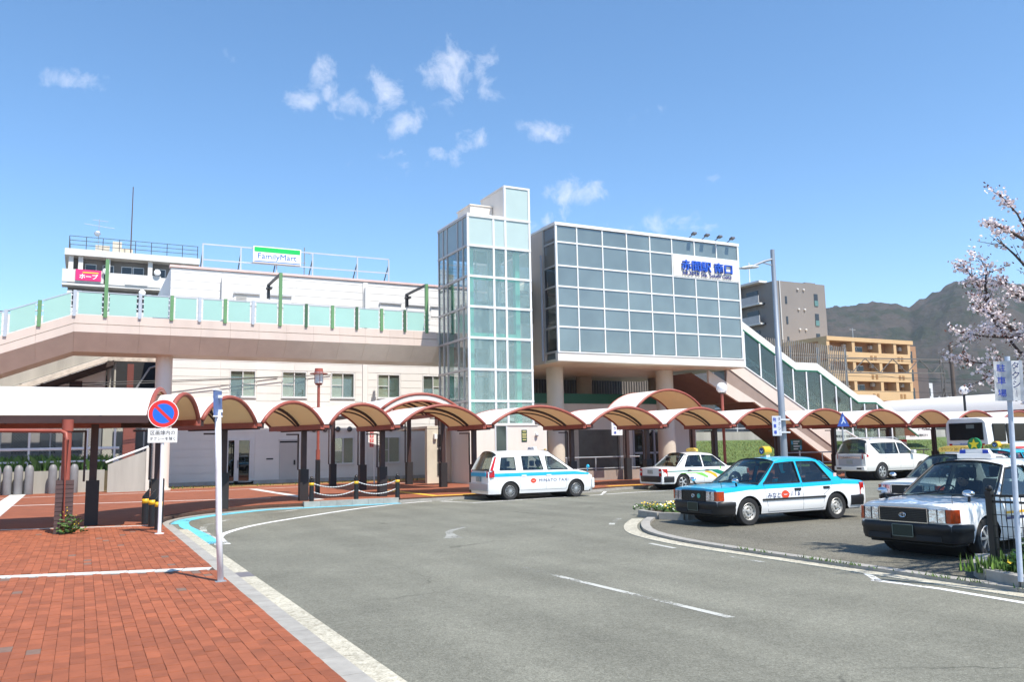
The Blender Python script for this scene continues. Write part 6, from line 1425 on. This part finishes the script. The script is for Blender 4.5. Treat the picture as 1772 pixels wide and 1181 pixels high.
# bollards
def bollard(u, v, z0, label, grp, slant=False):
    t = thing('bollard', label, 'bollard', (u, v, z0), 0, grp)
    prof = [(.001,.0),(.10,0),(.10,.04),(.082,.06),(.075,.72),(.085,.73),(.085,.78),(.04,.80),(.06,.83),(.04,.87),(.001,.89)]
    if slant: MB().cyl((0,0,0),(0,0,.68),.08,n=14).prism([(-.08,.68),(.08,.68),(.08,.88),(-.02,.76)],-.06,.06,'xz').build('post', black_paint, t, 40)
    else: MB().lathe(prof, n=16).build('post', black_paint, t, 40)
    MB().lathe([(.077,.58),(.080,.58),(.079,.67),(.076,.67)] if not slant else [(.081,.52),(.083,.52),(.083,.63),(.081,.63)], n=16).build('yellow_band', pm('band yellow',(.80,.45,.02),.4), t, True)
    return t
BP = [(6.88,28.06),(8.43,28.13),(9.9,28.09)]
BP = [(u, v+.26) for u, v in BP]
for (u, v), l in zip(BP, ('left','middle','right')): bollard(u, v, .128, l+' black bollard with yellow band on the chained kerb', 'chained bollards')
chm = pm('white chain', (.66,.66,.65), .5, var=.1)
for i in range(2):
    for z, s in ((.80,.17),(.52,.17)):
        a, b = Vector((*BP[i], z)), Vector((*BP[i+1], z)); n_ = 34; c = MB()
        P = [a.lerp(b, k/n_)-Vector((0,0,4*s*(k/n_)*(1-k/n_))) for k in range(n_+1)]
        for k in range(n_): 
            d = (P[k+1]-P[k]); up = (0,0,1) if k % 2 else (0,1,0); c.beam(P[k]-d*.12, P[k+1]+d*.12, .03, .014, up=up)
        o = c.build('chain', chm); tag(o, ('upper' if z > .7 else 'lower')+' white chain between the '+('left and middle' if i == 0 else 'middle and right')+' bollards', 'chain', 'chains between bollards')
for u, v, l in ((1.45,22.8,'farthest'),(1.55,22.05,'middle'),(1.62,21.1,'nearest')): bollard(u, v, .128, l+' of three black bollards with slanted tops behind the no parking sign', 'slant topped bollards', True)
# red lantern lamp
t = wthing('street_lamp', 'slim red brown street lamp with a square lantern in front of the station wall', 'lamp', (8.5, 34, .13))
MB().cyl((8.5,34,.13),(8.5,34,1.5),.10,n=12).build('pole_base', black_paint, t); MB().cyl((8.5,34,1.5),(8.5,34,4.6),.06,n=12).cyl((8.5,34,1.5),(8.5,34,1.9),.085,n=12).build('pole', red_steel, t)
MB().cyl((8.5,34,4.6),(8.5,34,5.05),.17,n=12).build('lantern_glass', pm('lantern glass',(.60,.58,.56),.3,var=.1), t); MB().cyl((8.5,34,5.05),(8.5,34,5.2),.18,.16,n=12).cyl((8.5,34,4.52),(8.5,34,4.6),.12,.17,n=12).cyl((8.5,34,4.97),(8.5,34,5.0),.36,n=16).build('lantern_cap', red_steel, t)
for k in range(4): a = k*math.pi/2; MB().beam((8.5+.17*math.cos(a),34+.17*math.sin(a),4.6),(8.5+.17*math.cos(a),34+.17*math.sin(a),5.05),.02,.02).build('lantern_bar', red_steel, t)
globe = pm('opal globe', (.80,.78,.77), .25, var=.03)
for u, v, z, l, m in ((28.95,33.2,4.68,'globe lamp on a red pole in front of the stair soffit',red_steel),(49.2,34,4.9,'globe lamp on a dark pole before the large white roof',black_paint)):
    t = wthing('globe_lamp', l, 'lamp', (u, v, .13)); MB().cyl((u,v,.13),(u,v,z-.2),.075,n=12).build('pole', m, t); MB().cyl((u,v,z-.30),(u,v,z-.2),.12,.16,n=14).build('collar', black_paint, t); MB().ball((u,v,z),.28,20,14).build('globe', globe, t, True)
# tall grey street light with taxi sign
lu, lv = 17.88, 18.0
t = wthing('street_light', 'tall grey street light pole behind the turquoise taxi', 'lamp', (lu, lv, .1))
MB().tube([(lu,lv,.1),(lu,lv,2),(lu,lv,4.6),(lu,lv,4.62),(lu,lv,7.5)], [.10,.095,.087,.072,.062], 16).build('pole', pm('galvanised grey',(.34,.36,.39),.45,metal=.5,var=.1), t, 40)
MB().tube([(lu,lv,7.22),(lu-.35,lv,7.12),(lu-.78,lv,6.95)], .035, 8).beam((lu,lv,7.02),(lu-.4,lv,7.08),.03,.03).build('arm', pm('galvanised grey',(.34,.36,.39),.45,metal=.5), t)
MB().add([(lu-x, lv+y, 6.93+z-.10*(x-.62)) for x, y, z in ((.62,-.07,.03),(.62,.07,.03),(.62,.07,-.03),(.62,-.07,-.03),(.95,-.16,.04),(.95,.16,.04),(.95,.16,-.04),(.95,-.16,-.04),(1.28,-.08,.0),(1.28,.08,.0),(1.28,.08,-.04),(1.28,-.08,-.04))],
         [(0,1,2,3),(0,4,5,1),(1,5,6,2),(2,6,7,3),(3,7,4,0),(4,8,9,5),(5,9,10,6),(6,10,11,7),(7,11,8,4),(8,11,10,9)]).build('lamp_head', pm('lamp head',(.55,.56,.56),.4), t, bevel=.02)
ts = wthing('taxi_sign', 'white taxi parking sign clamped to the tall grey street light', 'sign', (17.45, 17.8, 2.1))
MB().box(17.30,17.64,17.80,17.82,2.04,2.60).build('board', pm('board grey white',(.55,.57,.62),.5), ts, bevel=.01)
for i, ch in enumerate('タクシー'): text_obj(ch if ch != 'ー' else '｜', navy, ts, lambda x, y, z: (17.56+x, 17.795, 2.52-i*.135+y), 1, .01, h=.095 if ch != 'ー' else .10)
for i, ch in enumerate('駐車場'): text_obj(ch, blue_ink, ts, lambda x, y, z: (17.39+x, 17.795, 2.50-i*.18+y), 1, .02, h=.115)
for z in (2.14,2.5): MB().box(17.64,17.98,17.81,17.86,z-.02,z+.02).box(17.74,18.02,17.85,18.12,z-.015,z+.015).build('clamp', light_metal, ts)
# taxi parking sign at the right edge
t = thing('taxi_sign', 'weathered white taxi parking sign on a pole at the right edge', 'sign', (10.12, 6.47, .14), face_cam(10.12, 6.47))
MB().cyl((0,0,0),(0,0,2.72),.031,n=14).build('pole', pm('pole pale blue',(.50,.56,.66),.45,var=.15,scale=5), t, 40)
b = MB(); rows = []
for i in range(9):
    x = -.155+.31*i/8; y = -.05+.012*math.sin(i*1.1)-.02*(i > 4); rows.append([(x, y, 2.17), (x, y, 2.40), (x, y+.008, 2.66)])
bd = b.grid(rows).build('board', pm('weathered board',(.60,.60,.60),.55,var=.3,scale=6), t); bd.modifiers.new('solid','SOLIDIFY').thickness = .012
for i, ch in enumerate('タクシー'): text_obj(ch if ch != 'ー' else '｜', navy, t, lambda x, y, z: (.078+x, -.088, 2.60-i*.115+y), 1, .01, h=.085)
for i, ch in enumerate('駐車場'): text_obj(ch, blue_ink, t, lambda x, y, z: (-.075+x, -.066, 2.575-i*.155+y), 1, .01, h=.095)
t.rotation_euler = (0, R(1.6), t.rotation_euler.z)
# crossing sign, stand sign, green sign, red and white notice
t = wthing('crossing_sign', 'blue triangular crossing sign beside the off-roader', 'sign', (33.3, 29.5, .13)); MB().cyl((33.3,29.56,.0),(33.3,29.56,3.2),.04,n=8).build('pole', grey_metal, t)
MB().prism([(32.88,2.58),(33.72,2.58),(33.3,3.28)], 29.48, 29.50, 'xz').build('board', pm('crossing blue',(.02,.06,.28),.4), t)
MB().add([(33.3+x*.95, 29.475, 2.86+z*.95) for x, z in ((-.02,.22),(.05,.2),(.06,.05),(.18,-.1),(.13,-.14),(.02,-.02),(-.12,-.17),(-.17,-.13),(-.05,.02),(-.05,.12))], [tuple(range(10))]).build('walker', pm('sign pale',(.40,.48,.62),.5), t)
t = wthing('stand_sign', 'white hanging sign with blue characters on a canopy post', 'sign', (23.7, 34.9, 2.4)); MB().box(23.35,23.98,34.95,35.0,2.36,3.05).build('board', white_paint, t)
for i, ch in enumerate('タクシー'): text_obj(ch if ch != 'ー' else '｜', navy, t, lambda x, y, z: (23.83+x, 34.945, 2.96-i*.165+y), 1, .01, h=.12)
for i, ch in enumerate('のり場'): text_obj(ch, blue_ink, t, lambda x, y, z: (23.53+x, 34.945, 2.92-i*.22+y), 1, .02, h=.15)
MB().beam((23.98,34.97,2.9),(24.75,35.4,2.9),.03,.03).build('bracket', shaded_steel, t)
t = wthing('direction_sign', 'dark green direction sign with white and blue print under the stair', 'sign', (34.7, 34, .13)); MB().box(34.25,35.1,33.97,34.0,1.40,2.02).build('board', pm('guide green',(.008,.06,.045),.5), t); MB().cyl((34.95,34.04,.13),(34.95,34.04,1.7),.04,n=8).build('pole', white_paint, t)
q = MB()
for k, z in enumerate((1.9,1.78,1.64,1.5)): q.box(34.45,34.78 if k % 2 else 34.9,33.96,33.968,z-.035,z+.03)
q.build('print', pm('guide print',(.6,.65,.65),.5), t); MB().box(34.3,34.4,33.955,33.966,1.74,1.93).box(34.92,35.02,33.955,33.966,1.46,1.68).build('blue_mark', pm('guide blue',(.05,.35,.65),.5), t)
t = wthing('notice_sign', 'white no parking notice with red and black characters by the station wall', 'sign', (13.4, 42, .13)); MB().box(13.08,13.79,41.97,42,1.91,2.93).build('board', white_paint, t); MB().cyl((13.43,42.05,.13),(13.43,42.05,2.0),.035,n=8).build('pole', light_metal, t)
for i, ch in enumerate('通路につき'): text_obj(ch, black_ink, t, lambda x, y, z: (13.62+x, 41.965, 2.82-i*.19+y), 1, .01, h=.13)
for i, ch in enumerate('駐車禁止'): MB().box(13.16,13.36,41.962,41.968,2.72-i*.24,2.90-i*.24).build('red_square', red_ink, t); text_obj(ch, white_paint, t, lambda x, y, z: (13.26+x, 41.96, 2.81-i*.24+y), 1, .0, h=.14)
t = wthing('info_posters', 'pair of posters on stands left of the bus', 'poster', (41.5, 33.4, .13))
for u in (41.0,42.2): MB().box(u,u+.62,33.4,33.42,1.0,1.9).build('sheet', pm('poster',(.70,.66,.60),.6,var=.12,scale=8), t); MB().box(u,u+.62,33.39,33.398,1.78,1.9).build('heading', red_ink, t); MB().cyl((u+.31,33.45,.13),(u+.31,33.45,1.9),.03,n=6).build('stand', grey_metal, t)
# black mesh railing in the right planter
t = wthing('black_railing', 'black mesh railing in the planter at the right edge', 'railing', (10.84, 7.25, .14))
F0, F1 = Vector((10.84,7.25,0)), Vector((11.05,4.6,0))
for k in (0, .55, 1):
    p = F0.lerp(F1, k); MB().box(p.x-.04,p.x+.04,p.y-.04,p.y+.04,.14,1.16).build('post', black_paint, t); MB().ball((p.x,p.y,1.19),.045,8,6).build('finial', black_paint, t)
for z in (.26,1.02,1.10): MB().beam(F0+Vector((0,0,z)),F1+Vector((0,0,z)),.025,.03).build('rail', black_paint, t)
for i in range(1, 40): p = F0.lerp(F1, i/40); MB().cyl((p.x,p.y,.2),(p.x,p.y,1.1),.006,n=5).build('bar', black_paint, t)
for z in (.40,.55,.70,.85): MB().cyl(F0+Vector((0,0,z)),F1+Vector((0,0,z)),.005,n=5).build('wire', black_paint, t)
# ---- flowers and weeds
def flowers(nm, n, fn, hts, mats, seed, leafn=2, r0=.03):
    rg = random.Random(seed); m = MB()
    for i in range(n):
        x, y, z = fn(rg); h = rg.uniform(*hts)
        for k in range(leafn):
            a = rg.uniform(0, 6.28); l = rg.uniform(.05,.12); w = .022; dx, dy = math.cos(a), math.sin(a); zz = z+h*rg.uniform(.1,.8)
            m.add([(x-dy*w,y+dx*w,zz),(x+dy*w,y-dx*w,zz),(x+dx*l+dy*w*.6,y+dy*l-dx*w*.6,zz+.05),(x+dx*l*1.3,y+dy*l*1.3,zz+.02)], [(0,1,2,3)], 0)
        if rg.random() < .72:
            c = 1+rg.randrange(len(mats)-1); r_ = rg.uniform(r0*.7, r0*1.2); tx, ty = rg.uniform(-.9,.9), rg.uniform(-1.2,.3)
            nr = Vector((tx, ty, 1)).normalized(); e1 = nr.orthogonal().normalized(); e2 = nr.cross(e1); C_ = Vector((x, y, z+h))
            m.add([C_-nr*.008]+[C_+(e1*math.cos(a)+e2*math.sin(a))*r_*(1 if k % 2 else .72) for k, a in enumerate([2*math.pi*q/10 for q in range(10)])], [(0, 1+q, 1+(q+1) % 10) for q in range(10)], c)
    return stuff(m.build(nm, mats))
fy = pm('petal yellow', (.80,.55,.03), .7, island=.15); fo = pm('petal orange', (.72,.22,.02), .7, island=.15); fp_ = pm('petal purple', (.13,.03,.20), .7, island=.2); fr_ = pm('petal red', (.42,.02,.03), .7, island=.2); fw = pm('petal white', (.75,.74,.66), .7, island=.1)
def area(x0, x1, y0, y1, z): return lambda rg: (rg.uniform(x0, x1), rg.uniform(y0, y1), z)
flowers('pansies', 420, area(13.25,15.2,17.15,18.9,.12), (.10,.22), [green_leaf, fy, fy, fw], 1)
flowers('pansies', 520, lambda rg: (lambda k: (17.2+5.0*k, 13.95+1.75*k+rg.uniform(.1,.45), .12))(rg.random()), (.10,.26), [green_leaf, fy, fo, fr_, fp_, fw], 2)
flowers('garden_flowers', 620, area(10.5,12.3,4.2,7.0,.14), (.12,.5), [lf1, fy, fw, fy], 3, 4)
blades('planter_grass', '', 4200, (10.4, 12.3, 4.2, 7.5, lambda x, y: .13), .05, .24, [green_leaf, lf1], 13)
stuff_w = flowers('post_weed', 34, lambda rg: (rg.gauss(-.18,.12), 21.3+rg.uniform(-.12,.12), .13), (.05,.6), [green_leaf, fy], 4, 3, .014)
rg = random.Random(21); m = MB()
for i in range(300):
    s_ = rg.choice((0, 1, 1)); 
    if s_: v = rg.choice((5.6,6.3,7.1,7.6,8.9,9.3,9.9,11.0))+rg.gauss(0,.22); x, y = 10.09+rg.gauss(0,.015), v
    else: x, y = rg.uniform(3.8,18), 44.9-rg.uniform(0,.3)
    h = rg.uniform(.02,.07) if s_ else rg.uniform(.05,.22); a = rg.uniform(0, 6.28); w = .012 if s_ else .03
    m.add([(x-w*math.cos(a),y-w*math.sin(a),.06 if s_ else .14),(x+w*math.cos(a),y+w*math.sin(a),.06 if s_ else .14),(x+rg.uniform(-.03,.03),y+rg.uniform(-.03,.03),(.06 if s_ else .14)+h)], [(0,1,2)], rg.randrange(2))
stuff(m.build('joint_weeds', [green_leaf, lf1]))
# fallen leaves on the road
for x, y, l in ((2.8,6.0,'brown'),(5.9,4.9,'orange')):
    pass
# ---- drivers
def driver(name, label, loc, rz, shirt, sc=1.0):
    t = thing(name, label, 'person', loc, rz)
    me = bpy.data.meshes.new('body'); V = [(0,0,0),(0,0,.22),(-.04,0,.42),(-.06,0,.50),(-.05,0,.57),(-.06,.19,.46),(.10,.25,.27),(.34,.16,.30),(.42,.12,.34),(-.06,-.19,.46),(.10,-.25,.27),(.34,-.16,.30),(.42,-.12,.34),(.22,.11,.02),(.48,.12,-.02),(.22,-.11,.02),(.48,-.12,-.02)]
    E = [(0,1),(1,2),(2,3),(3,4),(2,5),(5,6),(6,7),(7,8),(2,9),(9,10),(10,11),(11,12),(0,13),(13,14),(0,15),(15,16)]
    rad = [.15,.145,.15,.07,.055,.075,.05,.04,.04,.075,.05,.04,.04,.085,.065,.085,.065]
    me.from_pydata(V, E, []); o = bpy.data.objects.new('body', me); COL.objects.link(o); o.parent = t; me.materials.append(shirt)
    sk = o.modifiers.new('skin', 'SKIN'); 
    for d, r_ in zip(me.skin_vertices[0].data, rad): d.radius = (r_, r_*1.15)
    me.skin_vertices[0].data[0].use_root = True; o.modifiers.new('sub', 'SUBSURF').levels = 1; o.modifiers['sub'].render_levels = 1
    skin = pm('skin', (.45,.27,.18), .6)
    h = MB().ball((-.03,0,.68), .105, 14, 10, 0, (1.0,.82,1.22)).ball((.075,0,.665), .022, 6, 5).ball((-.02,.09,.675), .025, 6, 5).ball((-.02,-.09,.675), .025, 6, 5).build('head', skin, t, True)
    MB().ball((-.045,0,.72), .112, 14, 8, 0, (1.02,.86,1.02)).build('hair', pm('dark hair',(.02,.018,.016),.6), t, True)
    f = MB().ball((.07,.035,.695), .012, 6, 4, 0).ball((.07,-.035,.695), .012, 6, 4, 0).box(.06,.072,-.025,.025,.618,.624).build('face', black_ink, t)
    for s in (1, -1):
        hm = MB().ball((.44,s*.115,.35), .04, 8, 6, 0, (1.2,.6,1))
        for k in range(4): hm.tube([(.46,s*.115+.012*(k-1.5),.365-.004*k),(.50,s*.11+.013*(k-1.5),.37),(.515,s*.105+.013*(k-1.5),.345)], [.010,.009,.007], 6)
        hm.tube([(.43,s*.09,.37),(.46,s*.065,.385),(.485,s*.06,.38)], [.011,.010,.008], 6)
        hm.build('hand', skin, t, True)
    t.scale = (sc,)*3; return t
driver('person', 'driver in a yellow high visibility vest inside the tall cab', (15.02, 27.36, .56), 0, pm('vest yellow',(.55,.75,.02),.6))
hn = Vector((math.cos(HN), math.sin(HN))); pl2 = Vector((13.93,9.47))+hn*(-.08)+Vector((-hn.y, hn.x))*(-.36)
driver('person', 'driver in dark clothes at the wheel of the nearest white taxi', (pl2.x, pl2.y, .46), HN, pm('dark suit',(.02,.02,.025),.8))
# ================================================================ cherry tree (mostly outside the right edge)
BR = [[(13.98,6.55,4.27),(13.43,7.28,4.51),(13.11,7.67,4.83),(13.01,7.83,5.38),(12.88,8.01,5.74)],[(13.11,7.67,4.83),(12.81,7.82,5.05),(12.42,7.91,5.19)],
[(13.38,7.31,3.92),(13.07,7.69,4.35),(12.92,7.88,4.72),(12.8,8.06,5.01)],[(13.83,6.62,2.81),(13.52,7.57,2.89),(13.17,8.09,3.2),(13.05,8.37,3.7),(13.04,8.49,4.1),(13.03,8.61,4.41),(12.82,8.72,4.76)],
[(12.99,8.41,3.94),(12.86,8.36,4.3),(12.91,8.33,4.65)],[(13.64,6.5,3.13),(13.03,7.26,3.28),(12.64,7.68,3.36),(12.35,8.06,3.41),(12.09,8.42,3.53)],[(12.64,7.68,3.36),(12.61,7.93,3.61),(12.52,8.08,3.77),(12.42,8.25,3.92)],
[(13.19,7.4,2.69),(12.89,7.89,2.81),(12.79,8.29,3.01),(12.45,8.68,3.13)],[(13.16,7.42,2.35),(12.76,7.85,2.45),(12.68,8.11,2.63),(12.61,8.38,2.8)],[(12.85,7.13,3.51),(12.52,7.41,3.8),(12.33,7.62,4.04),(12.33,7.73,4.28)]]
NV = len(BR)
rt_ = random.Random(17)
tr = wthing('cherry_tree', 'cherry tree in pale pink blossom reaching in from the right edge', 'tree', (14.3, 6.0, .1))
bark = pm('cherry bark', (.075,.055,.05), .85, var=.3, scale=8, bump=.5, bscale=30)
w_ = MB(); w_.tube([(14.3,6.0,.1),(14.25,6.05,.8),(14.15,6.2,1.6),(14.05,6.35,2.3)], [.20,.16,.14,.12], 10)
TOPP = Vector((14.05,6.35,2.3))
for q, br in enumerate(BR):
    if q in (0,3,5): w_.tube([TOPP, TOPP.lerp(Vector(br[0]), .5)+Vector((0,.0,.15)), br[0]], [.10,.075,.055], 8)
    if q == 2: w_.tube([(13.98,6.55,4.27),(13.6,7.0,3.95),br[0]], [.05,.04,.028], 6)
    if q in (7,8): w_.tube([(13.83,6.62,2.81),(13.5,7.0,2.7),br[0]], [.05,.04,.028], 6)
    if q == 9: w_.tube([(13.64,6.5,3.13),(13.2,6.8,3.3),br[0]], [.04,.03,.02], 6)
for q in range(16):   # unseen limbs that shade the taxis and the road
    a = rt_.uniform(R(60), R(300)) if q > 6 else rt_.uniform(R(110), R(200)); l = rt_.uniform(2.0, 3.6)
    d = Vector((math.cos(a), math.sin(a)*.8-.15, 0)); p = [TOPP+Vector((0,0,rt_.uniform(-.1,1.2)))]
    for k in range(4): p.append(p[-1]+d*l/4+Vector((rt_.uniform(-.2,.2), rt_.uniform(-.2,.2), rt_.uniform(.1,.7)*(1-.15*k))))
    ok = True
    for pt in p:
        dep = pt.x*fu+pt.y*fv; lat = pt.x*fv-pt.y*fu
        if dep > .5 and abs(lat/dep) < .635: ok = False
    if not ok: continue
    BR.append([x[:] for x in p])
for e_ in ((12.7,6.9,5.0),(12.45,6.4,5.4),(13.2,7.0,5.6),(12.0,6.0,4.9),(12.9,6.55,4.5),(12.6,6.7,5.9),(11.4,5.2,4.6),(11.0,5.6,5.2)):
    a_ = TOPP+Vector((rt_.uniform(-.1,.1),0,rt_.uniform(0,.9))); b__ = Vector(e_); m1 = a_.lerp(b__,.4)+Vector((.1,.05,.25)); m2 = a_.lerp(b__,.75)+Vector((rt_.uniform(-.12,.12),rt_.uniform(-.12,.05),.15)); BR.append([a_[:], m1[:], m2[:], b__[:]])
twigs = []
for q, br in enumerate(BR):
    n_ = len(br); r0 = .030 if q < NV else .06; w_.tube(br, [r0*(1-.85*i/(n_-1))+.004 for i in range(n_)], 6)
    den = 9 if q < NV else 6
    for i in range(n_-1):
        a, b = Vector(br[i]), Vector(br[i+1]); L = (b-a).length
        if q < NV and i == 0 and q in (0,3,5): continue
        for k in range(int(L*den)+1):
            f = rt_.random(); p = a.lerp(b, f); d = ((b-a).normalized()+Vector((rt_.gauss(0,.6), rt_.gauss(0,.6), rt_.gauss(.15,.5)))).normalized(); l = rt_.uniform(.12,.42) if q < NV else rt_.uniform(.3,.8)
            e = p+d*l+Vector((0,0,rt_.uniform(-.03,.06)))
            if q >= NV and abs((e.x*fv-e.y*fu)/max(.5, e.x*fu+e.y*fv)) < .63: continue
            m = p.lerp(e, .5)+Vector((rt_.uniform(-.03,.03),)*3); w_.tube([p, m, e], [.007,.005,.003] if q < NV else [.016,.012,.008], 4, cap=False); twigs.append((p, e, q))
    twigs.append((Vector(br[-2]), Vector(br[-1]), q))
w_.build('trunk', bark, tr, True)
pet = pm('blossom petal', (.90,.80,.80), .7, var=.05, island=.1, trans=.2); bud = pm('reddish bud leaf', (.17,.05,.03), .7, island=.3)
b_ = MB()
for a, e, q in twigs:
    n_ = int((e-a).length*(80 if q < NV else 24))+5
    if q == 2: n_ = n_//5
    for k in range(n_):
        c = a.lerp(e, rt_.uniform(.15, 1.05))+Vector((rt_.gauss(0,.042), rt_.gauss(0,.042), rt_.gauss(0,.042)))
        nr = Vector((rt_.gauss(0,1), rt_.gauss(0,1)-.2, rt_.gauss(0,1))).normalized(); e1 = nr.orthogonal().normalized(); e2 = nr.cross(e1); r_ = rt_.uniform(.020,.034)
        if rt_.random() < .64:
            ring = [c+(e1*math.cos(t)+e2*math.sin(t))*r_*(1 if i % 2 == 0 else .78)+nr*.006 for i, t in enumerate([2*math.pi*i/10 for i in range(10)])]
            b_.add([c-nr*.004]+ring, [(0, 1+i, 1+(i+1) % 10) for i in range(10)], 0)
        else:
            l = rt_.uniform(.03,.06); b_.add([c, c+e1*l*.5+e2*l*.25, c+e1*l, c+e1*l*.5-e2*l*.25], [(0,1,2,3)], 1)
stuff(b_.build('crown', [pet, bud], tr))
# small dry leaves on the asphalt
dl = pm('dry leaf', (.42,.14,.04), .8)
for i, (x, y, lab) in enumerate(((2.75,6.15,'dry brown leaf on the asphalt near the kerb'),(4.6,5.05,'dry orange leaf on the asphalt at the bottom'))):
    tag(MB().add([(x,y,.006),(x+.04,y+.015,.02),(x+.075,y+.0,.008),(x+.04,y-.02,.012)], [(0,1,2,3)]).build('fallen_leaf', dl), lab, 'leaf', 'fallen leaves')
# ================================================================ air
hz_ = MB().box(-1750,1750,-1750,1750,-4,215).build('haze', []); stuff(hz_)
hm_ = bpy.data.materials.new('thin haze'); hm_.use_nodes = True; hm_.node_tree.nodes.remove(hm_.node_tree.nodes['Principled BSDF'])
pv_ = hm_.node_tree.nodes.new('ShaderNodeVolumePrincipled'); pv_.inputs['Color'].default_value = (.80,.88,1,1); pv_.inputs['Density'].default_value = .00019; pv_.inputs['Anisotropy'].default_value = .2
hm_.node_tree.links.new(pv_.outputs[0], hm_.node_tree.nodes['Material Output'].inputs['Volume']); hz_.data.materials.append(hm_)
